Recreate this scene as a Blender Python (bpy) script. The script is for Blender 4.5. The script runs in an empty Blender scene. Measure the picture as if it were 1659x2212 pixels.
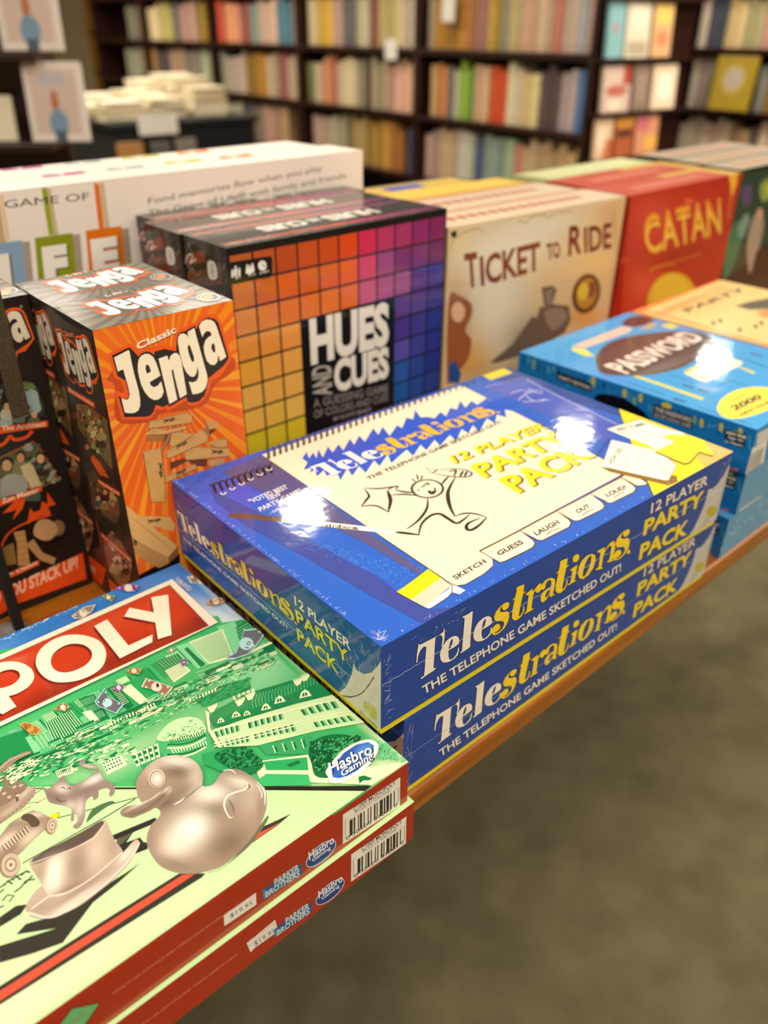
import bpy, bmesh, math, random
from mathutils import Vector, Matrix
from mathutils.geometry import tessellate_polygon, delaunay_2d_cdt
random.seed(7)
C = bpy.context.scene.collection
PI = math.pi
# ------------------------------------------------------------ camera, world, lights, exposure
cam_data = bpy.data.cameras.new('camera'); cam = bpy.data.objects.new('camera', cam_data); C.objects.link(cam)
bpy.context.scene.camera = cam
F_PX, PITCH, ROLL, CAM_H = 1726.77, 0.54385, 0.00458, 0.4368
cam_data.sensor_fit = 'VERTICAL'; cam_data.sensor_height = 7.3
cam_data.lens = F_PX / 2212 * 7.3
cam_data.clip_start = 0.02; cam_data.clip_end = 60
fw = Vector((0, math.cos(PITCH), -math.sin(PITCH))); rt = Vector((1, 0, 0)); up = rt.cross(fw)
R_ = math.cos(ROLL) * rt + math.sin(ROLL) * up; U_ = -math.sin(ROLL) * rt + math.cos(ROLL) * up
cam.matrix_world = Matrix(((R_.x, U_.x, -fw.x, 0), (R_.y, U_.y, -fw.y, 0), (R_.z, U_.z, -fw.z, CAM_H), (0, 0, 0, 1)))
cam_data.dof.use_dof = True
cam_data.dof.focus_distance = 0.485
cam_data.dof.aperture_fstop = cam_data.lens / 5.9
vs = bpy.context.scene.view_settings
bpy.context.scene.display_settings.display_device = 'sRGB'
vs.view_transform = 'Standard'; vs.look = 'None'; vs.gamma = 1.0; vs.use_curve_mapping = False
vs.exposure = -0.68
W = bpy.data.worlds.new('world'); bpy.context.scene.world = W; W.use_nodes = True
bg = W.node_tree.nodes['Background']; bg.inputs[0].default_value = (1.0, 0.90, 0.76, 1); bg.inputs[1].default_value = 0.42
FLOOR = -0.75; CEIL = 2.35

def lin(c):
    c = c / 255.0
    return c / 12.92 if c <= 0.04045 else ((c + 0.055) / 1.055) ** 2.4
def hs(h):
    return '%06x' % h if isinstance(h, int) else h
def hexc(h):
    h = hs(h)
    return (lin(int(h[0:2], 16)), lin(int(h[2:4], 16)), lin(int(h[4:6], 16)), 1.0)

def area(name, loc, sx, sy, power, color=(1.0, 0.90, 0.74)):
    d = bpy.data.lights.new(name, 'AREA'); d.shape = 'RECTANGLE'; d.size = sx; d.size_y = sy; d.energy = power; d.color = color
    o = bpy.data.objects.new(name, d); C.objects.link(o); o.location = loc
    return o
# unseen fluorescent panels, several added to brighten fronts and shelves, then round downlights
LIGHTS = [(-1.8, 0.4, 28), (0.5, -0.3, 28), (2.6, 0.3, 30), (1.1, -2.1, 120), (-2.2, -1.9, 100), (3.4, -1.9, 80), (-4.2, 3.4, 60), (4.6, 3.6, 70), (-0.4, 8.6, 80), (-3.4, 7.4, 80), (2.7, 2.3, 120), (-2.9, 5.3, 150), (-1.3, 6.9, 120), (2.2, 3.6, 110)]
for i, (x, y, p) in enumerate(LIGHTS):
    area('added_panel_light', (x, y, CEIL - 0.03), 1.15, 0.28, p)
DOWN = [(-0.49, 4.15, 34), (1.36, 5.21, 30), (2.92, 6.76, 34), (-1.77, 2.89, 28), (0.25, 1.75, 14)]
for x, y, p in DOWN:
    d = bpy.data.lights.new('downlight_light', 'AREA'); d.shape = 'DISK'; d.size = 0.22; d.energy = p; d.color = (1.0, 0.90, 0.76)
    o = bpy.data.objects.new('downlight_light', d); C.objects.link(o); o.location = (x, y, CEIL - 0.02)

# ------------------------------------------------------------ materials
def mat(name, color=None, rough=0.5, coat=0.0, coat_rough=0.08, vcol=False, noise=0.0, nscale=40.0, bump=0.0, metal=0.0, spec=0.5, bscale=None, emit=0.0, c2=None):
    m = bpy.data.materials.new(name); m.use_nodes = True
    nt = m.node_tree; N = nt.nodes; L = nt.links; b = N['Principled BSDF']
    b.inputs['Roughness'].default_value = rough; b.inputs['Metallic'].default_value = metal
    b.inputs['Coat Weight'].default_value = coat; b.inputs['Coat Roughness'].default_value = coat_rough
    b.inputs['Specular IOR Level'].default_value = spec if coat == 0 else 0.12
    tc = N.new('ShaderNodeTexCoord')
    src = None
    if vcol:
        a = N.new('ShaderNodeVertexColor'); a.layer_name = 'Col'; src = a.outputs['Color']
    elif color is not None:
        b.inputs['Base Color'].default_value = color
    if noise > 0:
        n = N.new('ShaderNodeTexNoise'); n.inputs['Scale'].default_value = nscale; n.inputs['Detail'].default_value = 5
        L.new(tc.outputs['Object'], n.inputs['Vector'])
        mx = N.new('ShaderNodeMix'); mx.data_type = 'RGBA'; mx.blend_type = 'MIX'
        rp = N.new('ShaderNodeMapRange'); rp.inputs[1].default_value = 0.3; rp.inputs[2].default_value = 0.7
        rp.inputs[3].default_value = 0; rp.inputs[4].default_value = noise
        L.new(n.outputs['Fac'], rp.inputs[0]); L.new(rp.outputs[0], mx.inputs[0])
        dark = c2 or tuple(x * 0.6 for x in (color or (0.5, 0.5, 0.5, 1))[:3]) + (1,)
        if src: L.new(src, mx.inputs[6])
        else: mx.inputs[6].default_value = color
        mx.inputs[7].default_value = dark
        src = mx.outputs[2]
    if src: L.new(src, b.inputs['Base Color'])
    if bump > 0:
        n2 = N.new('ShaderNodeTexNoise'); n2.inputs['Scale'].default_value = bscale or nscale; n2.inputs['Detail'].default_value = 3
        L.new(tc.outputs['Object'], n2.inputs['Vector'])
        bp = N.new('ShaderNodeBump'); bp.inputs['Strength'].default_value = bump; bp.inputs['Distance'].default_value = 0.002
        L.new(n2.outputs['Fac'], bp.inputs['Height'])
        L.new(bp.outputs[0], b.inputs['Coat Normal' if coat > 0 else 'Normal'])
    if emit:
        b.inputs['Emission Color'].default_value = color; b.inputs['Emission Strength'].default_value = emit
    return m
M = {}
M['print'] = mat('shrink_wrapped_print', vcol=True, rough=0.5, coat=0.8, coat_rough=0.06, bump=0.12, bscale=38)
M['print_satin'] = mat('satin_print', vcol=True, rough=0.45, coat=0.35, coat_rough=0.16, bump=0.03, bscale=60)
M['print_matte'] = mat('matte_print', vcol=True, rough=0.55)
M['foil'] = mat('crinkled_film', (0.9, 0.9, 0.95, 1), rough=0.15, coat=1.0, bump=0.6, bscale=900, noise=0.3, nscale=600)
M['wood'] = None
def wood(name, c1, c2, rough=0.35, scale=3.0):
    m = bpy.data.materials.new(name); m.use_nodes = True; nt = m.node_tree; N = nt.nodes; L = nt.links; b = N['Principled BSDF']
    tc = N.new('ShaderNodeTexCoord'); mp = N.new('ShaderNodeMapping'); mp.inputs['Scale'].default_value = (scale, scale * 14, scale * 14)
    n = N.new('ShaderNodeTexNoise'); n.inputs['Scale'].default_value = 2.5; n.inputs['Detail'].default_value = 8; n.inputs['Distortion'].default_value = 0.6
    cr = N.new('ShaderNodeValToRGB'); cr.color_ramp.elements[0].color = c1; cr.color_ramp.elements[1].color = c2
    cr.color_ramp.elements[0].position = 0.3; cr.color_ramp.elements[1].position = 0.72
    L.new(tc.outputs['Object'], mp.inputs[0]); L.new(mp.outputs[0], n.inputs['Vector']); L.new(n.outputs['Fac'], cr.inputs[0]); L.new(cr.outputs[0], b.inputs['Base Color'])
    b.inputs['Roughness'].default_value = rough; b.inputs['Coat Weight'].default_value = 0.3; b.inputs['Coat Roughness'].default_value = 0.15
    return m
M['wood'] = wood('honey_stained_wood', hexc('834605'), hexc('b06a12'))
M['dark_wood'] = wood('dark_mahogany', hexc('1c0805'), hexc('341008'), 0.4, 1.2)
M['amber_wood'] = wood('amber_wood', hexc('7a5210'), hexc('9c7020'), 0.4, 1.2)
M['carpet'] = mat('olive_carpet', hexc('736c52'), rough=0.95, noise=0.6, nscale=14, bump=0.5, bscale=700, c2=hexc('4e4935'), spec=0.1)
M['wall'] = mat('cream_wall', hexc('b9a37d'), rough=0.8, noise=0.15, nscale=3)
M['ceiling'] = mat('ceiling_tile', hexc('b8b0a0'), rough=0.9, noise=0.2, nscale=30)
M['lampglow'] = mat('lamp_diffuser', (1.0, 0.92, 0.78, 1), emit=9.0)
M['metal'] = mat('white_metal', hexc('d8d4cc'), rough=0.4, noise=0.05)
M['black'] = mat('black_fabric', hexc('0c0a09'), rough=0.8, noise=0.3, nscale=60)
M['strip'] = mat('speckled_dark_board', hexc('241609'), rough=0.8, noise=0.9, nscale=900, c2=hexc('55442c'))
M['acrylic'] = mat('scuffed_grey_plastic', hexc('8a8780'), rough=0.35, noise=0.8, nscale=120, c2=hexc('35322e'))

# ------------------------------------------------------------ mesh helpers
def link(name, me, parent=None, m=None):
    o = bpy.data.objects.new(name, me); C.objects.link(o)
    if parent: o.parent = parent
    if m: me.materials.append(m)
    return o
def tag(o, label=None, cat=None, group=None, kind=None):
    if label: o['label'] = label
    if cat: o['category'] = cat
    if group: o['group'] = group
    if kind: o['kind'] = kind
    return o
def empty(name, loc, rz=0.0):
    o = bpy.data.objects.new(name, None); C.objects.link(o); o.location = loc; o.rotation_euler = (0, 0, rz); o.empty_display_size = 0.05
    return o
def box_bm(bm, x0, y0, z0, x1, y1, z1):
    vs_ = [bm.verts.new(p) for p in ((x0, y0, z0), (x1, y0, z0), (x1, y1, z0), (x0, y1, z0), (x0, y0, z1), (x1, y0, z1), (x1, y1, z1), (x0, y1, z1))]
    fs = []
    for f in ((0, 3, 2, 1), (4, 5, 6, 7), (0, 1, 5, 4), (1, 2, 6, 5), (2, 3, 7, 6), (3, 0, 4, 7)):
        fs.append(bm.faces.new([vs_[i] for i in f]))
    return fs
def fin(bm, name, parent=None, m=None, bevel=0.0, seg=2, smooth=False):
    if bevel:
        bmesh.ops.bevel(bm, geom=list(bm.edges), offset=bevel, segments=seg, affect='EDGES', profile=0.6)
    me = bpy.data.meshes.new(name); bm.to_mesh(me); bm.free()
    if smooth:
        for p in me.polygons: p.use_smooth = True
    return link(name, me, parent, m)
def block(name, parent, m, x0, y0, z0, x1, y1, z1, bevel=0.0, seg=2):
    bm = bmesh.new(); box_bm(bm, x0, y0, z0, x1, y1, z1); return fin(bm, name, parent, m, bevel, seg)
_solid = {}
def solid(h, kind='print'):
    """one procedural print-stock material per colour"""
    k = h + kind
    if k not in _solid:
        if kind == 'print': _solid[k] = mat('wrapped_card_' + h, hexc(h), rough=0.45, coat=0.75, coat_rough=0.05, bump=0.10, bscale=45, noise=0.06, nscale=30)
        elif kind == 'satin': _solid[k] = mat('satin_card_' + h, hexc(h), rough=0.42, coat=0.25, coat_rough=0.22, noise=0.06, nscale=30)
        else: _solid[k] = mat('card_' + h, hexc(h), rough=0.6, noise=0.10, nscale=25)
    return _solid[k]

# ------------------------------------------------------------ printed artwork: flat ink shapes laid on a carton face, coordinates in 0.1 mm of the face
LAYER = 0.000008
def smooth_pts(p, closed=True, n=5):
    out = []; k = len(p)
    rng = range(k) if closed else range(k - 1)
    for i in rng:
        p0 = p[(i - 1) % k] if closed or i > 0 else p[0]; p1 = p[i]; p2 = p[(i + 1) % k]; p3 = p[(i + 2) % k] if closed or i + 2 < k else p[-1]
        for j in range(n):
            t = j / n; t2 = t * t; t3 = t2 * t
            out.append(tuple(0.5 * (2 * p1[d] + (p2[d] - p0[d]) * t + (2 * p0[d] - 5 * p1[d] + 4 * p2[d] - p3[d]) * t2 + (3 * p1[d] - p0[d] - 3 * p2[d] + p3[d]) * t3) for d in (0, 1)))
    if not closed: out.append(p[-1])
    return out
_tx = {}
def text_mesh(s, bold):
    k = (s, bold)
    if k in _tx: return _tx[k]
    cu = bpy.data.curves.new('t', 'FONT'); cu.body = s; cu.offset = bold; cu.resolution_u = 3; cu.fill_mode = 'FRONT'
    o = bpy.data.objects.new('t', cu); C.objects.link(o)
    bpy.context.view_layer.update()
    dg = bpy.context.evaluated_depsgraph_get(); me = bpy.data.meshes.new_from_object(o.evaluated_get(dg))
    v = [(q.co.x, q.co.y) for q in me.vertices]; f = [tuple(p.vertices) for p in me.polygons]
    bpy.data.objects.remove(o); bpy.data.curves.remove(cu); bpy.data.meshes.remove(me)
    xs = [q[0] for q in v]; ys = [q[1] for q in v]; x0, x1, y0, y1 = min(xs), max(xs), min(ys), max(ys)
    v = [((x - x0) / (x1 - x0), (y - y0) / (y1 - y0)) for x, y in v]
    _tx[k] = (v, f); return _tx[k]
class Art:
    """frame = (origin, u, v, n) in the carton's own coordinates; (lu, lv) the face size in 0.1 mm"""
    def __init__(s, frame, size):
        s.o, s.u, s.v, s.n = [Vector(q) for q in frame]; s.size = size; s.V = []; s.F = []; s.K = []; s.Q = []; s.vmin = 0
    def add(s, pts, faces, cols, layer):
        if pts and faces: s.Q.append((layer, len(s.Q), pts, faces, cols))
    def settle(s):
        # every ink shape lies a hair above the ones it overlaps, so no two are ever coplanar
        W_, H_ = s.size; n = 110; G_ = [[0] * n for _ in range(n)]
        for layer, k, pts, faces, cols in sorted(s.Q, key=lambda q: (q[0], q[1])):
            xs = [p[0] for p in pts]; ys = [p[1] for p in pts]
            ix = range(max(0, int(min(xs) / W_ * n)), min(n - 1, int(max(xs) / W_ * n)) + 1); iy = range(max(0, int(min(ys) / H_ * n)), min(n - 1, int(max(ys) / H_ * n)) + 1)
            lv = 1 + max([G_[i][j] for i in ix for j in iy] or [0])
            for i in ix:
                for j in iy: G_[i][j] = lv
            b = len(s.V)
            for x, y in pts: s.V.append(s.o + s.u * (x * 1e-4) + s.v * (y * 1e-4) + s.n * (LAYER * lv))
            for f in faces: s.F.append([b + i for i in f])
            s.K += cols
    def poly(s, col, layer, loops):
        loops = [l for l in loops if len(l) > 2]
        if not loops: return
        tris = tessellate_polygon([[Vector((x, y, 0)) for x, y in l] for l in loops])
        pts = [p for l in loops for p in l]
        s.add(pts, tris, [hexc(col)] * len(pts), layer)
    def clip(s, pts):
        W_, H_ = s.size
        for ax, lim, sg in ((0, 0, 1), (0, W_, -1), (1, s.vmin, 1), (1, H_, -1)):
            out = []
            for i in range(len(pts)):
                a, b = pts[i - 1], pts[i]; da = (a[ax] - lim) * sg; db = (b[ax] - lim) * sg
                if (da < 0) != (db < 0):
                    t = da / (da - db); out.append((a[0] + t * (b[0] - a[0]), a[1] + t * (b[1] - a[1])))
                if db >= 0: out.append(b)
            pts = out
            if not pts: break
        return pts
    def line(s, col, layer, w, pts, closed=False, taper=False):
        n = len(pts)
        if closed: pts = pts + [pts[0]]; n += 1
        L_, R2 = [], []
        for i, p in enumerate(pts):
            a = pts[max(i - 1, 0)]; b = pts[min(i + 1, n - 1)]
            if closed and i in (0, n - 1): a, b = pts[-2], pts[1]
            dx, dy = b[0] - a[0], b[1] - a[1]; d = math.hypot(dx, dy) or 1
            ww = w / 2 * ((0.25 + 0.75 * math.sin(PI * i / (n - 1))) if taper else 1)
            L_.append((p[0] - dy / d * ww, p[1] + dx / d * ww)); R2.append((p[0] + dy / d * ww, p[1] - dx / d * ww))
        W_, H_ = s.size
        if all(0 <= x <= W_ and s.vmin <= y <= H_ for x, y in L_ + R2):
            s.add(L_ + R2, [(i, i + 1, n + i + 1, n + i) for i in range(n - 1)], [hexc(col)] * (2 * n), layer)
        else:
            for i in range(n - 1): s.poly(col, layer, [s.clip([L_[i], L_[i + 1], R2[i + 1], R2[i]])])
    def text(s, col, layer, txt, m, bold=0.0):
        v, f = text_mesh(txt, bold); ox, oy, ax, ay, bx, by = m
        pts = [(ox + ax * x + bx * y, oy + ay * x + by * y) for x, y in v]
        W_, H_ = s.size
        f = [q for q in f if all(-1 <= pts[i][0] <= W_ + 1 and -1 <= pts[i][1] <= H_ + 1 for i in q)]
        s.add(pts, f, [hexc(col)] * len(pts), layer)
    def glyphs(s, col, layer, G, m, only=None, dx=0, dy=0, clip=False):
        ox, oy, ax, ay, bx, by = m
        for i, loops in enumerate(G):
            if only is not None and i not in only: continue
            ls = [[(ox + ax * x / 1000 + bx * y / 1000 + dx, oy + ay * x / 1000 + by * y / 1000 + dy) for x, y in l] for l in loops]
            if any(not (0 < x < s.size[0] and 0 < y < s.size[1]) for l in ls for x, y in l): ls = [s.clip(l) for l in ls]
            s.poly(col, layer, ls)
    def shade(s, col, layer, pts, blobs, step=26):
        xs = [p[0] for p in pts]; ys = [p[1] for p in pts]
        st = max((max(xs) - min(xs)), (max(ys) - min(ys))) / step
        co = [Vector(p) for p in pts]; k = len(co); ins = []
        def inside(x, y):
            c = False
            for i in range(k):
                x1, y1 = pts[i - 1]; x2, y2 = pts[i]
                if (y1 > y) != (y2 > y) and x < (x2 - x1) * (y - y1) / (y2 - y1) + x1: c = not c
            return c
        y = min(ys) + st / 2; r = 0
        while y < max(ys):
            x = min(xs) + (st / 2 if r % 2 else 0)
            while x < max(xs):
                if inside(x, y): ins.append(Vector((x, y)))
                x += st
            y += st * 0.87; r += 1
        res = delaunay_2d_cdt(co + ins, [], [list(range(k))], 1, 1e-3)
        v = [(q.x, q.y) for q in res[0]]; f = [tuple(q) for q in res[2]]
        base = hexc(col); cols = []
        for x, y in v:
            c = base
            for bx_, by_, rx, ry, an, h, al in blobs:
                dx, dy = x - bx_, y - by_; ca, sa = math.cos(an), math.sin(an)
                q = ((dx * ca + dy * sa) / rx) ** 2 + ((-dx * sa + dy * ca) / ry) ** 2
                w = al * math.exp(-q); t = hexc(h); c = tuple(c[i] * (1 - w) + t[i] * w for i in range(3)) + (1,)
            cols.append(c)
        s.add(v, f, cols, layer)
    def build(s, name, parent, m):
        s.settle()
        me = bpy.data.meshes.new(name); me.from_pydata([tuple(v) for v in s.V], [], s.F); me.update()
        ca = me.color_attributes.new('Col', 'FLOAT_COLOR', 'POINT')
        flat = []
        for c in s.K: flat += list(c)
        ca.data.foreach_set('color', flat)
        # face every ink shape outwards
        nw = None
        if parent is not None or True:
            for p in me.polygons:
                if p.normal.dot(s.n) < 0: p.flip()
        return link(name, me, parent, m)
def fuse(base, prints):
    """the print is part of the card it is on: one mesh, two materials"""
    me0 = base.data; V = [tuple(v.co) for v in me0.vertices]; F = [tuple(p.vertices) for p in me0.polygons]; mi = [0] * len(F); K = [0.8, 0.8, 0.8, 1.0] * len(V)
    mats = list(me0.materials)
    for o in prints:
        me = o.data; b = len(V); V += [tuple(v.co) for v in me.vertices]; F += [tuple(b + i for i in p.vertices) for p in me.polygons]
        if me.materials[0] not in mats: mats.append(me.materials[0])
        mi += [mats.index(me.materials[0])] * len(me.polygons)
        buf = [0.0] * (4 * len(me.vertices)); me.color_attributes['Col'].data.foreach_get('color', buf); K += buf
        bpy.data.objects.remove(o); bpy.data.meshes.remove(me)
    me = bpy.data.meshes.new(me0.name); me.from_pydata(V, [], F); me.update()
    for m in mats: me.materials.append(m)
    me.polygons.foreach_set('material_index', mi)
    me.color_attributes.new('Col', 'FLOAT_COLOR', 'POINT').data.foreach_set('color', K)
    base.data = me; bpy.data.meshes.remove(me0)
def D(s):
    v = [int(q) for q in s.split()]; return list(zip(v[::2], v[1::2]))
def run(art, ops):
    """replay the recorded ink shapes of one face"""
    for op in ops:
        k = op[0]
        if k == 'P':
            loops = [D(q) for q in op[4:]]
            if op[3]: loops = [smooth_pts(q) for q in loops]
            if len(loops) == 1: loops = [art.clip(loops[0])]
            art.poly(op[1], op[2], loops)
        elif k == 'L':
            p = D(op[6])
            if op[4] & 1: p = smooth_pts(p, bool(op[4] & 2))
            art.line(op[1], op[2], op[3], p, bool(op[4] & 2), bool(op[5]))
        elif k == 'T': art.text(op[1], op[2], op[3], op[4], op[5])
        elif k == 'G': art.glyphs(op[1], op[2], GLYPH[op[3]], op[4], op[5], *op[6:])
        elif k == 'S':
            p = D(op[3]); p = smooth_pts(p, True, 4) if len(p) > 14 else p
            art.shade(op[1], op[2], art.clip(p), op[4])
        elif k == 'W':   # rows of window panes between four corners
            a, b, c, d = D(op[3]); nx, ny, fx, fy = op[4]
            for i in range(nx):
                for j in range(ny):
                    q = []
                    for uu, vv in ((i, j), (i + fx, j), (i + fx, j + fy), (i, j + fy)):
                        uu /= nx; vv /= ny
                        q.append(tuple((1 - uu) * (1 - vv) * a[t] + uu * (1 - vv) * b[t] + uu * vv * c[t] + (1 - uu) * vv * d[t] for t in (0, 1)))
                    art.poly(op[1], op[2], [art.clip(q)])
        elif k == 'N':   # scattered flecks inside a quad
            a, b, c, d = D(op[3]); cnt, smin, smax, el, an = op[4]; rr = random.Random(op[5])
            for i in range(cnt):
                uu, vv = rr.random(), rr.random()
                x, y = ((1 - uu) * (1 - vv) * a[t] + uu * (1 - vv) * b[t] + uu * vv * c[t] + (1 - uu) * vv * d[t] for t in (0, 1))
                w = rr.uniform(smin, smax); h = w * el; g = an + rr.uniform(-.5, .5); q = []
                for e in range(5):
                    th = e * 2 * PI / 5 + rr.random(); px_, py_ = w * math.cos(th), h * math.sin(th)
                    q.append((x + px_ * math.cos(g) - py_ * math.sin(g), y + px_ * math.sin(g) + py_ * math.cos(g)))
                art.poly(op[1], op[2] + (i % 3) * 0.2, [art.clip(q)])
def frames(a, b, h):
    """the three visible faces of a carton whose near corner is its own origin, with 0.6 mm of clearance kept off the rounded edges"""
    e = 0.00012
    return {'top': (((0, 0, h + e), (1, 0, 0), (0, 1, 0), (0, 0, 1)), (a * 1e4, b * 1e4)),
            'front': (((0, -e, 0), (1, 0, 0), (0, 0, 1), (0, -1, 0)), (a * 1e4, h * 1e4)),
            'left': (((-e, b, 0), (0, -1, 0), (0, 0, 1), (-1, 0, 0)), (b * 1e4, h * 1e4)),
            'right': (((a + e, 0, 0), (0, 1, 0), (0, 0, 1), (1, 0, 0)), (b * 1e4, h * 1e4))}
def art_part(name, parent, dims, face, ops, m, labels=None, dx=0, vmin=0):
    fr, sz = frames(*dims)[face]
    if dx: fr = (tuple(Vector(fr[0]) + Vector(fr[1]) * dx),) + fr[1:]
    A = Art(fr, sz); A.vmin = vmin; run(A, ops); o = A.build(name, parent, m)
    if labels: o['label'] = labels
    return o

# ------------------------------------------------------------ sizes and places of the cartons (metres)
BX={'T1': {'x': -0.00125,'y': 0.34442,'yaw': 0.70359,'a': 0.37827,'b': 0.2495,'z': 0.06993,'h': 0.06993},'T2': {'x': 0.01307,'y': 0.35663,'yaw': 0.72233,'a': 0.37827,'b': 0.2495,'z': 0.0,'h': 0.06993},'M1': {'x': -0.28405,'y': 0.06024,'yaw': 0.72573,'a': 0.4,'b': 0.27107,'z': 0.03417,'h': 0.03417},'M2': {'x': -0.28086,'y': 0.06079,'yaw': 0.72196,'a': 0.4,'b': 0.27107,'z': 0.0,'h': 0.03417},'J1': {'x': -0.1924,'y': 0.5114,'yaw': 0.7164,'a': 0.1069,'b': 0.0727,'z': 0.0,'h': 0.2659},'J2': {'x': -0.24053,'y': 0.56668,'yaw': 0.7164,'a': 0.1069,'b': 0.0727,'z': 0.0,'h': 0.2659},'K1': {'x': -0.3477,'y': 0.52468,'yaw': 0.7164,'a': 0.1069,'b': 0.0727,'z': 0.0,'h': 0.2659},'K2': {'x': -0.39682,'y': 0.5811,'yaw': 0.7164,'a': 0.1069,'b': 0.0727,'z': 0.0,'h': 0.2659},'H1': {'x': -0.13642,'y': 0.70236,'yaw': 0.73869,'a': 0.27205,'b': 0.0735,'z': 0.0,'h': 0.27508},'H2': {'x': -0.18806,'y': 0.75609,'yaw': 0.73869,'a': 0.27205,'b': 0.07,'z': 0.0,'h': 0.27508},'H3': {'x': -0.22552,'y': 0.81801,'yaw': 0.73869,'a': 0.27205,'b': 0.04,'z': 0.0,'h': 0.27408},'R1': {'x': 0.06769,'y': 0.89031,'yaw': 0.68872,'a': 0.313,'b': 0.072,'z': 0.0,'h': 0.2539},'R2': {'x': 0.01788,'y': 0.94452,'yaw': 0.68872,'a': 0.309,'b': 0.072,'z': 0.0,'h': 0.2539},'C1': {'x': 0.3154,'y': 1.09152,'yaw': 0.74,'a': 0.3,'b': 0.072,'z': 0.0,'h': 0.2537},'C2': {'x': 0.27437,'y': 1.15425,'yaw': 0.74,'a': 0.3,'b': 0.072,'z': 0.0,'h': 0.2537},'D1': {'x': 0.53707,'y': 1.29663,'yaw': 0.74,'a': 0.29,'b': 0.0655,'z': 0.0,'h': 0.256},'D2': {'x': 0.50257,'y': 1.35518,'yaw': 0.74,'a': 0.29,'b': 0.0655,'z': 0.0,'h': 0.256},'D3': {'x': 0.46807,'y': 1.41372,'yaw': 0.74,'a': 0.29,'b': 0.0655,'z': 0.0,'h': 0.256},'L1': {'x': -0.40582,'y': 0.70536,'yaw': 0.75826,'a': 0.52,'b': 0.066,'z': 0.0,'h': 0.31},'L2': {'x': -0.46278,'y': 0.74369,'yaw': 0.75826,'a': 0.52,'b': 0.066,'z': 0.0,'h': 0.31},'P1': {'x': 0.329,'y': 0.642,'yaw': 0.745,'a': 0.214,'b': 0.268,'z': 0.09,'h': 0.0449},'P2': {'x': 0.3316,'y': 0.64508,'yaw': 0.745,'a': 0.214,'b': 0.268,'z': 0.045,'h': 0.0449},'P3': {'x': 0.32331,'y': 0.63784,'yaw': 0.745,'a': 0.214,'b': 0.268,'z': 0.0,'h': 0.0449},'E1': {'x': 0.49035,'y': 0.79081,'yaw': 0.745,'a': 0.2224,'b': 0.268,'z': 0.0676,'h': 0.0674},'E2': {'x': 0.49114,'y': 0.79291,'yaw': 0.745,'a': 0.2224,'b': 0.268,'z': 0.0,'h': 0.0674}}
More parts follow.
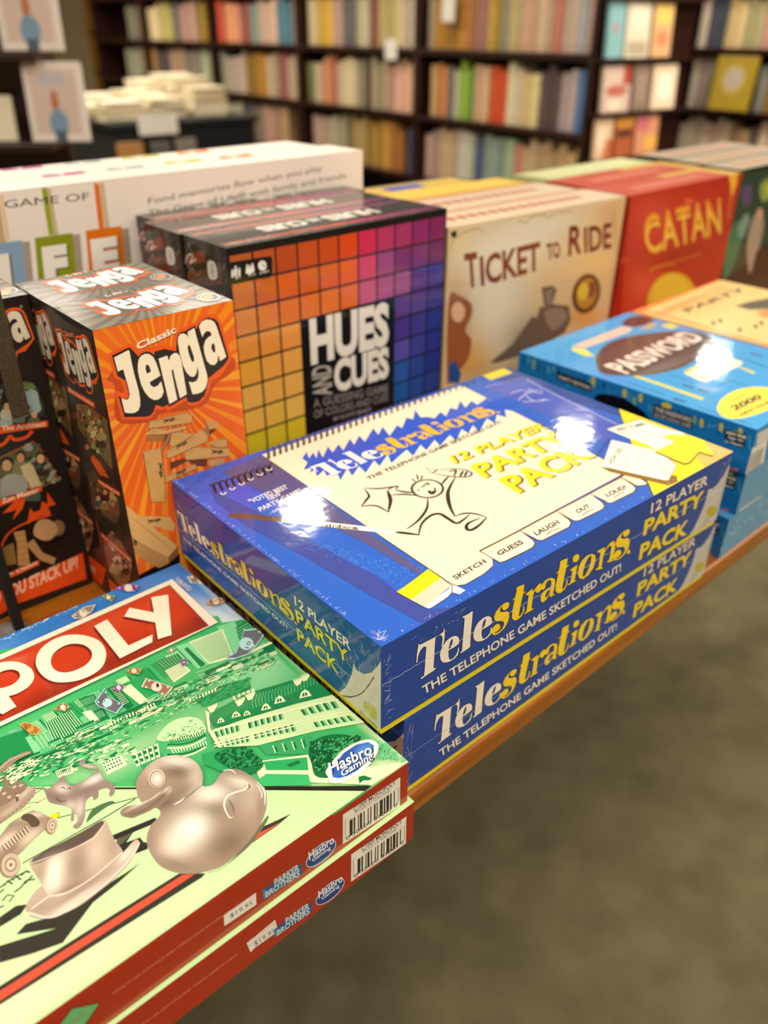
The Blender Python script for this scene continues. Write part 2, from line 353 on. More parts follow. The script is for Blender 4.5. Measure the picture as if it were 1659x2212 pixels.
BK=[(0,8.003,0.054,8617577),(0,8.057,0.054,8814956),(0,8.111,0.054,8946542),(0,8.165,0.054,9275250),(0,7.846,0.052,10191212),(0,7.898,0.052,10651505),(0,7.951,0.052,8547419),(0,7.498,0.05,14336662),(0,7.548,0.05,16046504),(0,7.597,0.05,14994333),(0,7.647,0.05,15914918),(0,7.697,0.05,13087113),(0,7.245,0.051,12761194),(0,7.296,0.051,12037733),(0,7.346,0.051,13024364),(0,7.397,0.051,13090157),(0,7.447,0.051,11314014),(0,7.119,0.054,6576996),(0,7.173,0.054,6642789),(0,6.809,0.052,13476236),(0,6.861,0.052,13016199),(0,6.912,0.052,11175540),(0,6.964,0.052,13081992),(0,7.016,0.052,11109748),(0,7.067,0.052,12556163),(0,6.558,0.05,9599011),(0,6.608,0.051,9270306),(0,6.659,0.051,11571242),(0,6.71,0.05,9861668),(0,6.313,0.064,11946038),(0,6.377,0.065,14374721),(0,6.095,0.054,15771002),(0,6.149,0.054,13733994),(0,6.204,0.054,16099709),(0,6.258,0.054,14588273),(0,5.921,0.058,10050641),(0,5.979,0.058,8933704),(0,6.037,0.058,10641750),(0,5.821,0.05,8100239),(0,5.871,0.05,8627096),(0,5.563,0.052,15846577),(0,5.615,0.052,13742489),(0,5.666,0.052,14005148),(0,5.718,0.052,13281940),(0,5.769,0.052,13216403),(0,5.351,0.053,5143180),(0,5.404,0.053,5472917),(0,5.457,0.053,5934240),(0,5.51,0.053,5077129),(0,5.307,0.044,13411215),(0,5.056,0.052,14534052),(0,5.108,0.052,14402723),(0,4.879,0.059,15580745),(0,4.938,0.059,14397252),(0,4.997,0.059,13805633),(0,4.761,0.059,12821906),(0,4.82,0.059,13479578),(0,4.628,0.044,6316132),(0,4.672,0.044,7895165),(0,4.717,0.044,6250339),(0,4.485,0.048,14011046),(0,4.533,0.048,14274474),(0,4.58,0.048,11643018),(0,4.393,0.046,10315849),(0,4.439,0.046,9330242),(0,4.194,0.05,15061387),(0,4.244,0.05,13022584),(0,4.293,0.05,13153913),(0,4.343,0.05,13614462),(0,4.039,0.052,16112062),(0,4.091,0.052,13415838),(0,4.142,0.052,15388854),(0,3.888,0.056,12098951),(0,3.644,0.049,13539382),(0,3.693,0.049,11764527),(0,3.742,0.049,11764783),(0,3.79,0.049,12290609),(0,3.839,0.049,13013556),(0,3.552,0.046,11891526),(0,3.598,0.046,13993811),(0,3.469,0.042,11697779),(0,3.51,0.042,11894645),(0,3.369,0.05,11703105),(0,3.419,0.05,14596177),(0,3.32,0.049,10855825),(0,3.225,0.047,13614472),(0,3.272,0.047,14535313),(0,3.118,0.054,14528662),(0,3.171,0.054,15580578),(0,3.029,0.045,14205344),(0,3.074,0.044,16309687),(0,2.957,0.072,14127475),(0,2.873,0.042,15586748),(0,2.915,0.042,14731697),(0,2.816,0.057,13158610),(0,2.737,0.039,14729128),(0,2.776,0.039,14203298),(1,7.975,0.055,9474166),(1,8.03,0.055,9671544),(1,8.086,0.055,11118986),(1,8.141,0.055,11908500),(1,8.196,0.055,9737337),(1,8.251,0.055,9408373),(1,8.307,0.055,11842708),(1,7.664,0.052,11962959),(1,7.716,0.052,11634252),(1,7.871,0.052,11108425),(1,7.923,0.052,12160080),(1,7.371,0.049,6248793),(1,7.42,0.049,5722706),(1,7.469,0.049,5656913),(1,7.518,0.049,5130826),(1,7.566,0.049,6380379),(1,7.615,0.049,5130569),(1,7.094,0.055,11899509),(1,7.149,0.055,12885887),(1,7.205,0.055,10782058),(1,7.26,0.055,12557180),(1,7.316,0.055,13214594),(1,6.832,0.052,9930878),(1,6.884,0.052,10325379),(1,6.937,0.052,8681326),(1,6.989,0.052,9470584),(1,7.042,0.052,8812655),(1,6.543,0.049,12173215),(1,6.592,0.049,10659723),(1,6.642,0.049,11120273),(1,6.691,0.049,12633508),(1,6.741,0.049,12238751),(1,6.347,0.049,10790024),(1,6.396,0.049,9539961),(1,6.051,0.049,12823452),(1,6.1,0.049,13612453),(1,6.15,0.049,12757659),(1,6.199,0.049,12165780),(1,6.248,0.049,12560281),(1,6.298,0.049,11771023),(1,5.91,0.047,8742950),(1,5.957,0.047,10057771),(1,6.004,0.047,9991979),(1,5.74,0.057,12552232),(1,5.797,0.057,12223527),(1,5.853,0.057,11697957),(1,5.576,0.055,11837060),(1,5.631,0.055,12428938),(1,5.685,0.055,14072989),(1,5.45,0.063,11167072),(1,5.513,0.063,9918805),(1,5.309,0.047,13087378),(1,5.356,0.047,13021586),(1,5.403,0.047,12824207),(1,5.105,0.044,8356428),(1,5.149,0.044,8553806),(1,5.037,0.068,13813920),(1,4.899,0.046,13996657),(1,4.945,0.046,15179643),(1,4.991,0.046,13668207),(1,4.846,0.053,12476235),(1,4.613,0.058,14601124),(1,4.671,0.058,15653295),(1,4.729,0.058,15324588),(1,4.788,0.058,13943196),(1,4.524,0.045,10721410),(1,4.569,0.045,9997945),(1,4.476,0.048,2630164),(1,4.302,0.058,12430992),(1,4.36,0.058,10720893),(1,4.418,0.058,12365199),(1,4.234,0.068,12818050),(1,4.024,0.053,14594972),(1,4.077,0.052,16238509),(1,4.129,0.053,15449509),(1,4.181,0.053,16436659),(1,3.851,0.055,14332276),(1,3.764,0.044,14850137),(1,3.808,0.043,13273168),(1,3.71,0.054,7893875),(1,3.656,0.054,13484960),(1,3.578,0.039,10667335),(1,3.617,0.039,10865224),(1,3.552,0.026,4625980),(1,3.43,0.061,16107934),(1,3.491,0.061,14398349),(1,3.299,0.06,14965290),(1,3.359,0.061,15030826),(1,3.193,0.053,15786429),(1,3.246,0.053,16445642),(1,3.073,0.06,16444328),(1,3.133,0.06,15651992),(1,2.936,0.046,7099992),(1,2.982,0.046,6442832),(1,3.027,0.046,7626079),(1,2.833,0.051,14600387),(1,2.885,0.051,13087919),(1,2.78,0.053,5737163),(2,6.568,0.054,12889969),(2,6.149,0.052,12565147),(2,6.201,0.052,10920583),(2,6.252,0.052,12696733),(2,6.304,0.052,12104597),(2,6.356,0.052,12367768),(2,6.407,0.052,11644048),(2,6.002,0.049,5262412),(2,6.051,0.049,5459791),(2,6.1,0.049,5327948),(2,5.824,0.059,10125681),(2,5.883,0.059,8481887),(2,5.943,0.059,8810594),(2,5.687,0.046,13015687),(2,5.733,0.046,13673102),(2,5.778,0.046,12292735),(2,5.477,0.053,13409914),(2,5.53,0.053,13278329),(2,5.582,0.052,11437672),(2,5.635,0.053,12752500),(2,5.271,0.061,11973270),(2,4.947,0.051,12295563),(2,4.998,0.051,12558478),(2,5.049,0.051,13215893),(2,5.099,0.051,12755600),(2,4.744,0.051,11904908),(2,4.795,0.051,11378822),(2,4.845,0.051,12759958),(2,4.896,0.051,12496787),(2,4.521,0.06,12557407),(2,4.581,0.06,12491615),(2,4.641,0.06,11439703),(2,4.3,0.049,14132805),(2,4.349,0.049,11306295),(2,4.397,0.049,12555326),(2,4.446,0.049,12160828),(2,4.147,0.051,11958073),(2,4.198,0.051,11038261),(2,4.249,0.051,13206591),(2,4.042,0.051,4937609),(2,3.813,0.063,11703692),(2,3.876,0.063,13544867),(2,3.651,0.054,13216904),(2,3.705,0.054,14795161),(2,3.759,0.054,14071697),(2,3.516,0.045,13420472),(2,3.561,0.045,14670281),(2,3.606,0.045,14209987),(2,3.453,0.063,5925255),(2,3.28,0.054,9478551),(2,3.334,0.054,10400166),(2,3.388,0.054,10005152),(2,3.21,0.07,11846560),(2,3.153,0.057,14126195),(2,2.963,0.047,13809292),(2,3.01,0.047,13020036),(2,3.058,0.048,14598292),(2,3.106,0.047,14466963),(2,2.75,0.053,15451277),(2,2.803,0.053,15451278),(2,2.857,0.053,14267778),(2,2.91,0.053,13347194)]
RK=[(0,3.364,0.06,14665394),(0,3.248,0.053,4738394),(0,3.301,0.053,5264740),(0,3.116,0.061,16439454),(0,3.177,0.061,15385487),(0,2.999,0.058,13025671),(0,3.058,0.058,12433793),(0,2.83,0.056,13871254),(0,2.886,0.056,15843755),(0,2.943,0.056,14134424),(1,3.265,0.051,11773072),(1,3.316,0.051,10983815),(1,3.368,0.051,12693916),(1,2.896,0.068,9607049),(1,2.737,0.053,9464121),(1,2.79,0.053,9267000),(1,2.843,0.053,10581568),(2,3.273,0.056,12628629),(2,3.329,0.056,13089180),(2,3.386,0.056,12168080),(2,3.073,0.05,14599084),(2,3.123,0.05,14138534),(2,3.173,0.05,13678497),(2,3.223,0.05,15125170),(2,2.939,0.067,13016189),(2,3.006,0.067,10978409),(2,2.877,0.062,7101774),(2,2.768,0.054,13809310),(2,2.822,0.054,15782069)]
FO=[(0,3.77,0.166,8960192),(0,3.585,0.188,14997696),(0,3.414,0.141,14725248),(1,3.706,0.219,14204078),(1,3.506,0.133,9336936),(1,3.328,0.18,16046268),(2,3.754,0.179,14860448),(2,3.57,0.171,11557428),(2,3.371,0.212,14193776)]
GLYPH={'tele': [[[(0,521),(1,698),(4,846),(6,950),(9,938),(9,902),(20,899),(52,888),(82,874),(95,888),(100,910),(100,975),(103,958),(105,796),(104,653),(100,567),(97,535),(94,557),(97,661),(97,760),(93,823),(86,863),(77,880),(69,861),(68,672),(68,379),(67,115),(75,108),(77,83),(70,54),(47,50),(22,30),(18,69),(31,75),(33,215),(34,506),(36,751),(30,797),(23,800),(14,760),(8,687),(5,602),(4,502)]],[[(90,362),(92,452),(99,541),(110,614),(125,648),(141,640),(153,600),(162,522),(166,425),(164,365),(152,347),(139,346),(124,350),(124,266),(126,174),(130,97),(139,65),(149,84),(158,135),(162,205),(162,270),(165,268),(167,186),(163,84),(150,40),(131,38),(115,78),(102,137),(94,229)],[(124,381),(125,469),(129,545),(134,591),(138,581),(138,511),(136,437),(131,383)]],[[(172,1000),(179,990),(193,984),(211,998),(213,981),(213,786),(212,507),(213,130),(215,113),(208,88),(176,82),(173,114),(180,129),(180,357),(181,702),(181,943),(175,951)]],[[(223,383),(225,471),(231,558),(242,629),(258,661),(275,652),(287,612),(297,535),(301,439),(300,381),(287,364),(273,364),(259,369),(258,287),(261,196),(266,120),(275,89),(286,107),(295,156),(298,224),(298,288),(301,286),(304,205),(299,105),(286,63),(267,63),(250,103),(237,162),(227,253)],[(258,399),(259,486),(262,560),(268,605),(272,594),(272,526),(270,454),(266,401)]],[[(373,638),(364,708),(347,726),(327,691),(314,628),(308,520),(312,433),(323,356),(342,304),(354,244),(358,159),(352,76),(338,39),(323,49),(314,93),(326,78),(337,95),(342,146),(336,236),(326,287),(314,281),(304,228),(302,151),(307,79),(321,8),(342,0),(362,51),(374,163),(378,279),(376,392),(366,467),(351,497),(337,544),(331,603),(334,660),(342,684),(340,632),(347,556),(358,527),(370,554)]],[[(402,956),(416,944),(433,930),(433,729),(441,725),(442,696),(432,687),(428,500),(424,253),(423,150),(430,125),(440,199),(441,304),(439,333),(445,326),(448,207),(438,98),(418,60),(401,112),(391,220),(390,392),(393,570),(396,682),(387,669),(386,699),(396,722),(399,851),(398,934)]],[[(445,643),(462,660),(477,680),(477,586),(488,635),(500,694),(512,704),(518,660),(520,543),(514,475),(500,487),(492,556),(494,587),(486,558),(482,464),(482,299),(482,134),(492,120),(491,87),(450,98),(449,131),(459,145),(460,347),(460,571),(448,603)]],[[(519,520),(518,607),(526,677),(542,710),(562,681),(581,595),(587,483),(586,318),(583,178),(593,173),(592,141),(573,142),(568,181),(568,262),(552,139),(537,120),(525,199),(521,326),(532,417),(553,437),(566,430),(568,545),(561,632),(548,653),(538,604),(539,498),(531,471)],[(544,274),(551,361),(566,377),(565,285),(553,211),(546,221)]],[[(601,994),(617,982),(635,968),(636,764),(645,760),(646,731),(635,721),(632,532),(630,282),(629,177),(637,152),(647,227),(647,334),(645,363),(651,356),(655,235),(645,125),(624,86),(606,139),(594,248),(593,422),(595,603),(597,716),(588,703),(586,733),(597,757),(599,887),(598,971)]],[[(658,570),(661,595),(677,609),(692,617),(694,582),(693,396),(690,203),(699,201),(698,170),(660,171),(658,207),(669,220),(670,368),(671,513)]],[[(663,824),(664,905),(674,938),(689,906),(697,831),(696,739),(683,716),(670,752)]],[[(767,685),(785,603),(794,445),(789,252),(767,117),(739,93),(717,184),(704,337),(703,537),(715,669),(738,722)],[(759,660),(746,613),(736,498),(732,313),(733,186),(744,153),(757,248),(765,398),(767,539),(765,631)]],[[(794,675),(813,677),(836,666),(837,555),(851,648),(867,707),(884,690),(895,590),(898,427),(895,137),(906,131),(905,97),(871,142),(862,186),(875,205),(876,416),(873,587),(861,625),(845,556),(835,436),(836,208),(836,97),(844,93),(844,54),(806,128),(803,163),(816,164),(817,366),(814,592),(798,624)]],[[(972,722),(960,797),(938,815),(915,778),(900,710),(896,596),(902,502),(917,421),(942,366),(957,302),(964,211),(958,122),(942,83),(924,93),(912,140),(927,124),(940,142),(945,197),(936,293),(922,347),(907,341),(897,285),(896,201),(903,125),(922,50),(947,41),(970,96),(984,216),(986,340),(980,460),(967,540),(948,572),(930,622),(922,684),(924,745),(933,771),(932,716),(943,634),(957,604),(970,633)]],[[(982,54),(979,127),(986,159),(997,115),(1000,42),(994,16)]]],'jen': [[[(3,827),(181,882),(233,773),(286,786),(420,782),(527,729),(538,836),(576,904),(721,948),(757,983),(824,1000),(888,977),(929,912),(950,812),(1000,433),(882,256),(794,234),(771,132),(713,40),(633,0),(574,22),(561,90),(386,22),(381,67),(342,60),(307,95),(276,38),(234,1),(18,83),(0,437),(52,377),(67,376),(74,415),(64,504),(15,562)]],[[(28,798),(169,841),(227,721),(251,746),(294,753),(328,733),(348,696),(356,728),(437,735),(531,678),(546,792),(562,852),(592,874),(621,869),(631,875),(711,909),(723,862),(740,909),(780,947),(834,961),(884,934),(914,883),(925,811),(976,469),(970,435),(919,371),(791,285),(774,278),(759,192),(723,87),(670,38),(603,42),(569,73),(565,130),(408,72),(401,104),(358,90),(318,129),(299,136),(281,81),(251,39),(212,35),(39,103),(23,359),(50,314),(77,294),(99,312),(105,361),(94,501),(43,570)]],[[(41,772),(159,814),(165,795),(166,684),(172,532),(185,356),(185,252),(176,177),(155,132),(123,119),(82,131),(48,154),(42,321),(63,298),(87,285),(102,302),(111,342),(110,402),(94,626),(51,615)]],[[(211,635),(224,689),(248,722),(281,732),(314,717),(340,675),(357,601),(375,454),(280,411),(288,369),(310,343),(342,351),(373,389),(383,265),(358,210),(325,193),(294,202),(261,240),(232,312),(212,406),(205,503),(204,579)],[(270,513),(265,562),(270,602),(283,614),(297,593),(305,524)]],[[(380,644),(453,654),(459,590),(479,641),(508,662),(532,657),(553,622),(562,556),(571,162),(509,138),(488,409),(486,475),(480,490),(471,476),(471,432),(484,130),(414,105)]],[[(554,773),(563,829),(584,854),(609,852),(633,830),(646,797),(645,858),(706,884),(710,825),(767,316),(765,254),(744,179),(707,139),(665,132),(619,143),(601,301),(632,280),(666,283),(686,314),(695,369),(693,455),(679,384),(666,353),(645,340),(620,356),(592,411),(571,501),(557,644)],[(628,681),(637,712),(648,708),(660,644),(672,562),(669,520),(658,506),(644,537),(632,619)]],[[(745,890),(772,933),(812,945),(851,933),(881,899),(897,843),(955,471),(896,440),(884,517),(870,442),(841,411),(807,428),(778,482),(765,575),(765,653),(785,716),(815,746),(846,757),(839,794),(821,815),(801,814),(779,793),(763,759)],[(830,615),(838,656),(855,666),(863,630),(864,577),(855,554),(843,561)]]]}
ART={
'T_front':[('G',1317948,2.5,'tele',(273,261,2192,0,0,325),None,6,-6),
('G',1317948,2.5,'tele',(273,261,2192,0,0,325),None,-3.5999999999999996,0),
('G',1317948,2.5,'tele',(273,261,2192,0,0,325),None,0,3.0),
('G',1317948,2.5,'tele',(273,261,2192,0,0,325),None,4.800000000000001,1.2000000000000002),
('G',16182748,3,'tele',(273,261,2192,0,0,325),[0,1,2,3],0,0),
('G',16504858,3,'tele',(273,261,2192,0,0,325),[4,5,6,7,8,9,10,11,12,13,14],0,0),
('T',791616,2.6,'THE TELEPHONE GAME SKETCHED OUT!',(352,117,2042,14,-19,82),0.02),
('T',15919832,3,'THE TELEPHONE GAME SKETCHED OUT!',(346,123,2042,14,-19,82),0.02),
('T',1055312,2.6,'12 PLAYER',(2661,536,804,-34,-14,98),0.035),
('T',13144080,2.8,'12 PLAYER',(2655,541,804,-34,-14,98),0.027),
('T',15722712,3,'12 PLAYER',(2653,544,804,-34,-14,98),0.015),
('T',1055312,2.6,'PARTY',(2614,354,843,-45,-14,149),0.05),
('T',13144080,2.8,'PARTY',(2608,359,843,-45,-14,149),0.041999999999999996),
('T',15783968,3,'PARTY',(2606,362,843,-45,-14,149),0.03),
('T',1055312,2.6,'PACK',(2624,124,689,-42,-9,157),0.05),
('T',13144080,2.8,'PACK',(2618,129,689,-42,-9,157),0.041999999999999996),
('T',15783968,3,'PACK',(2616,132,689,-42,-9,157),0.03),
('P',13222842,2,0,'3826 577 3759 580 3738 536 3694 484 3628 440 3574 430 3500 447 3506 381 3491 283 3452 184 3406 103 3333 42 3841 -30 4167 94'),
('L',9077880,2.4,8,1,0,'3726 548 3760 328 3706 167 3527 54'),
('P',12103728,2.6,1,'3570 228 3623 242 3710 207 3758 156 3738 121 3655 128 3591 174'),
('N',9078400,2.5,'3539 158 3782 113 3812 7 3493 76',(40,4,9,0.4,0.4),3)],
'T_left':[('S',1919648,0.5,'-177 646 2564 822 2574 -29 -515 -475',[(757,718,839,326,-3.04,5914542,0.55),(1853,168,723,378,-2.8,2785184,0.35)]),  # purple and teal blobs paint reflections of neighbouring boxes into the side
('G',1317948,2.5,'tele',(59,298,1593,22,-45,180),None,6,-6),
('G',1317948,2.5,'tele',(59,298,1593,22,-45,180),None,-3.5999999999999996,0),
('G',1317948,2.5,'tele',(59,298,1593,22,-45,180),None,0,3.0),
('G',1317948,2.5,'tele',(59,298,1593,22,-45,180),None,4.800000000000001,1.2000000000000002),
('G',16182748,3,'tele',(59,298,1593,22,-45,180),[0,1,2,3],0,0),
('G',15124794,3,'tele',(59,298,1593,22,-45,180),[4,5,6,7,8,9,10,11,12,13,14],0,0),
('T',15788760,3,'THE TELEPHONE GAME SKETCHED OUT!',(54,199,1464,13,-2,33),0.015),
('T',1192032,2.6,'12 PLAYER',(1638,480,584,0,-4,75),0.04),
('T',15789272,3,'12 PLAYER',(1633,485,584,0,-4,75),0.022),
('T',1192032,2.6,'PARTY',(1653,351,556,9,-17,100),0.04),
('T',15261728,3,'PARTY',(1648,356,556,9,-17,100),0.022),
('T',1192032,2.6,'PACK',(1646,191,446,10,-9,108),0.04),
('T',15261728,3,'PACK',(1641,196,446,10,-9,108),0.022),
('P',14210244,2,0,'2241 413 2267 371 2340 389 2410 452 2467 543 2523 650 2527 -68 2233 -30 2062 29 2153 146 2217 295'),
('L',4867128,2.4,8,1,0,'2035 16 2186 92 2321 227 2433 435'),
('T',3814440,2.6,'AGES 12+  4-12 PLAYERS',(2293,38,163,-7,-4,25),0),
('P',13156448,2.5,1,'2336 163 2448 192 2448 95 2352 104')],
'T_top':[('S',2842568,0.4,'-73 2622 3196 3671 3856 -129 -23 -180',[(415,2055,753,400,-2.97,5917392,0.55),(345,600,885,382,1.45,2778838,0.5)]),  # purple and bright blue blobs paint reflections into the lid colour
('N',5211868,0.7,'273 1254 718 402 467 364 181 1331',(420,5,8,0.6,0.5),5),
('N',6116808,0.7,'126 2622 882 2622 787 2244 200 2235',(200,5,8,0.6,0.5),6),
('P',4016800,0.9,0,'168 2203 203 2040 280 1580 371 836 418 513 409 334 422 83 595 -24 856 -1 1319 -14 1154 -156 753 -131 486 -102 315 17 260 381 187 1018 97 1596 104 2011'),
('P',5919880,1,0,'375 2378 771 2430 658 51 642 157 602 830'),
('P',15722188,2,0,'771 2430 1883 2458 3074 2440 2952 1283 2805 357 1120 317 1120 204 1079 149 954 120 780 117 731 145 717 201 720 276 745 1213'),
('L',7031344,2.5,7,0,0,'771 2430 738 1203 720 276 717 201 727 142 776 113 950 117 1065 140 1123 202 1120 317'),
('L',6964518,2.6,13,0,0,'1120 317 1514 317 1921 325 2308 325 2810 343'),
('L',8017462,2.5,7,0,0,'2805 357 2952 1283 3074 2440'),
('P',15919570,1.9,0,'1120 318 1516 318 1498 179 1478 142 1430 120 1359 119 1160 128 1126 139 1123 176'),
('P',15785156,2.1,0,'1120 318 1516 318 1510 271 1117 270'),
('L',6964518,2.3,10,2,0,'1120 318 1516 318 1498 179 1478 142 1430 120 1359 119 1160 128 1126 139 1123 176'),
('P',15919570,1.9,0,'1516 318 1919 322 1894 187 1869 150 1817 126 1735 128 1545 133 1520 154 1520 186'),
('P',15785156,2.1,0,'1516 318 1919 322 1908 275 1510 271'),
('L',6964518,2.3,10,2,0,'1516 318 1919 322 1894 187 1869 150 1817 126 1735 128 1545 133 1520 154 1520 186'),
('P',15919570,1.9,0,'1919 322 2310 327 2271 180 2243 141 2198 125 2128 127 1936 134 1910 156 1908 185'),
('P',15785156,2.1,0,'1919 322 2310 327 2299 283 1908 275'),
('L',6964518,2.3,10,2,0,'1919 322 2310 327 2271 180 2243 141 2198 125 2128 127 1936 134 1910 156 1908 185'),
('P',15919570,1.9,0,'2310 327 2699 327 2667 185 2637 147 2585 128 2509 131 2324 136 2300 156 2308 193'),
('P',15785156,2.1,0,'2310 327 2699 327 2685 281 2299 283'),
('L',6964518,2.3,10,2,0,'2310 327 2699 327 2667 185 2637 147 2585 128 2509 131 2324 136 2300 156 2308 193'),
('P',15919570,1.9,0,'2699 327 2815 337 2791 169 2778 140 2746 135 2704 154 2681 173'),
('P',15785156,2.1,0,'2699 327 2815 337 2799 227 2691 276'),
('L',6964518,2.3,10,2,0,'2699 327 2815 337 2791 169 2778 140 2746 135 2704 154 2681 173'),
('P',15786008,2.6,0,'400 333 470 340 558 355 720 386 716 264 568 240 414 214'),
('P',14209208,2.6,0,'414 214 568 240 716 264 710 161 580 139 430 108'),
('P',16775402,2.7,0,'430 108 569 136 691 150 663 109 608 90 466 78 442 79'),
('P',16775402,1.8,0,'716 264 729 145 740 71 684 65 663 109 691 177'),
('L',5917240,2.8,5,0,0,'720 386 716 264 710 161 663 109 608 90 463 76 438 82 430 108 414 214 400 333'),
('P',6965816,2.8,0,'83 1799 68 1753 312 1464 359 1510 172 1739'),
('P',16512746,2.9,0,'359 1510 312 1464 695 992 828 836 850 850 733 1039'),
('G',4861984,3.2,'tele',(441,1289,222,-259,28,42),None,0,0),
('L',3812400,3,16,0,0,'199 2266 207 2239 200 2187 186 2143 177 2130 182 2156 202 2206 229 2252 251 2265 259 2237 252 2186 238 2141 229 2128 234 2154 254 2205 282 2250 304 2263 312 2236 305 2184 290 2139 281 2126 286 2152 307 2203 335 2249 358 2262 366 2234 358 2182 343 2137 334 2124 339 2150 360 2202 389 2247 412 2261 420 2233 411 2181 396 2135 387 2122 392 2149 414 2200 443 2246 467 2259 474 2231 466 2179 450 2133 440 2120 446 2147 469 2198 498 2245 522 2258 530 2230 520 2177 504 2131 494 2118 501 2145 523 2197 554 2243 578 2256 585 2228 576 2175 559 2129 549 2116 555 2143 579 2195 610 2242 634 2255 641 2227 631 2174 614 2127 604 2114 611 2141 635 2193 666 2240 691 2254 698 2225 688 2172 670 2125 660 2112 667 2139 691 2192 723 2239 748 2252'),
('L',2760224,3.05,6,0,0,'193 2243 201 2217 194 2166 180 2122 172 2109 177 2136 197 2186 224 2231 247 2245 255 2218 248 2167 234 2122 225 2110 230 2136 251 2187 278 2233 301 2246 309 2219 302 2168 287 2123 278 2110 284 2137 305 2188 333 2234 356 2247 364 2220 356 2169 342 2124 333 2111 338 2138 360 2189 389 2235 412 2249 420 2221 412 2169 396 2124 387 2112 393 2139 415 2190 445 2236 468 2250 476 2222 467 2170 452 2125 442 2112 449 2139 471 2191 501 2238 525 2251 533 2223 524 2171 508 2126 498 2113 505 2140 528 2192 558 2239 583 2253 590 2225 581 2172 564 2126 555 2113 561 2141 585 2193 616 2240 641 2254 648 2226 638 2173 621 2127 611 2114 618 2142 642 2194 674 2241 699 2255 707 2227 696 2174 679 2128 669 2115 676 2142 701 2195 733 2243 759 2257'),
('L',15919320,3.1,11,1,0,'195 2100 195 2069 212 2063 235 2082'),
('L',15919320,3.1,11,1,0,'285 2119 285 2088 302 2082 325 2102'),
('L',15919320,3.1,11,1,0,'377 2139 377 2108 394 2102 418 2121'),
('L',15919320,3.1,11,1,0,'471 2159 471 2128 488 2121 512 2141'),
('L',15919320,3.1,11,1,0,'567 2180 566 2148 584 2141 609 2162'),
('L',15919320,3.1,11,1,0,'665 2201 664 2168 682 2162 708 2183'),
('L',2761248,3,25,1,0,'775 2333 830 2423 869 2547 843 2578 802 2538'),
('L',9077912,3.1,5,1,0,'784 2352 826 2426 857 2529'),
('L',2761248,3,24,1,0,'834 2337 889 2426 929 2550 903 2580 862 2540'),
('L',9077912,3.1,5,1,0,'843 2356 885 2429 917 2531'),
('L',2761248,3,24,1,0,'893 2340 948 2428 988 2551 963 2581 922 2541'),
('L',9077912,3.1,5,1,0,'902 2359 944 2431 976 2533'),
('L',2761248,3,24,1,0,'952 2342 1007 2430 1048 2552 1023 2582 982 2542'),
('L',9077912,3.1,5,1,0,'961 2361 1004 2433 1036 2534'),
('L',2761248,3,23,1,0,'1011 2345 1067 2432 1109 2553 1084 2583 1042 2543'),
('L',9077912,3.1,5,1,0,'1020 2363 1064 2434 1097 2535'),
('L',2761248,3,23,1,0,'1071 2347 1128 2433 1170 2553 1145 2583 1104 2544'),
('L',9077912,3.1,5,1,0,'1081 2366 1124 2436 1158 2536'),
('L',2761248,3,23,1,0,'1132 2349 1189 2435 1231 2554 1207 2583 1165 2544'),
('L',9077912,3.1,5,1,0,'1141 2368 1185 2437 1219 2536'),
('L',2761248,3,23,1,0,'1193 2351 1250 2436 1293 2554 1269 2583 1228 2545'),
('L',9077912,3.1,5,1,0,'1203 2369 1247 2439 1281 2537'),
('L',2761248,3,22,1,0,'1255 2353 1312 2437 1356 2554 1332 2583 1290 2545'),
('L',9077912,3.1,5,1,0,'1264 2371 1309 2440 1344 2537'),
('L',2761248,3,22,1,0,'1317 2355 1375 2438 1419 2554 1396 2583 1354 2545'),
('L',9077912,3.1,5,1,0,'1327 2373 1371 2441 1407 2537'),
('L',2761248,3,22,1,0,'1380 2357 1438 2439 1483 2554 1460 2583 1418 2545'),
('L',9077912,3.1,5,1,0,'1390 2375 1435 2442 1470 2537'),
('L',2761248,3,22,1,0,'1444 2359 1502 2441 1547 2554 1524 2582 1482 2545'),
('L',9077912,3.1,5,1,0,'1454 2376 1499 2443 1535 2537'),
('L',2761248,3,21,1,0,'1508 2361 1566 2442 1612 2554 1589 2582 1548 2545'),
('L',9077912,3.1,5,1,0,'1518 2378 1563 2444 1600 2538'),
('L',2761248,3,21,1,0,'1573 2362 1632 2443 1678 2554 1655 2581 1613 2545'),
('L',9077912,3.1,5,1,0,'1583 2380 1628 2445 1665 2538'),
('L',2761248,3,21,1,0,'1639 2364 1697 2443 1744 2554 1722 2581 1680 2545'),
('L',9077912,3.1,5,1,0,'1649 2381 1694 2446 1731 2538'),
('L',2761248,3,21,1,0,'1705 2366 1764 2444 1811 2553 1789 2580 1747 2545'),
('L',9077912,3.1,5,1,0,'1715 2383 1761 2447 1798 2537'),
('L',2761248,3,20,1,0,'1772 2368 1831 2445 1878 2553 1857 2580 1815 2545'),
('L',9077912,3.1,5,1,0,'1782 2384 1828 2448 1866 2537'),
('L',2761248,3,20,1,0,'1840 2369 1899 2446 1947 2553 1925 2579 1883 2544'),
('L',9077912,3.1,5,1,0,'1850 2386 1896 2449 1934 2537'),
('L',2761248,3,20,1,0,'1908 2371 1967 2447 2015 2552 1995 2578 1953 2544'),
('L',9077912,3.1,5,1,0,'1918 2387 1964 2449 2003 2537'),
('L',2761248,3,20,1,0,'1977 2372 2036 2448 2085 2552 2064 2578 2023 2544'),
('L',9077912,3.1,5,1,0,'1987 2389 2033 2450 2072 2537'),
('L',2761248,3,19,1,0,'2047 2374 2106 2448 2155 2551 2135 2577 2093 2543'),
('L',9077912,3.1,5,1,0,'2057 2390 2103 2451 2143 2536'),
('L',2761248,3,19,1,0,'2117 2376 2177 2449 2226 2551 2206 2576 2165 2543'),
('L',9077912,3.1,5,1,0,'2128 2391 2174 2452 2214 2536'),
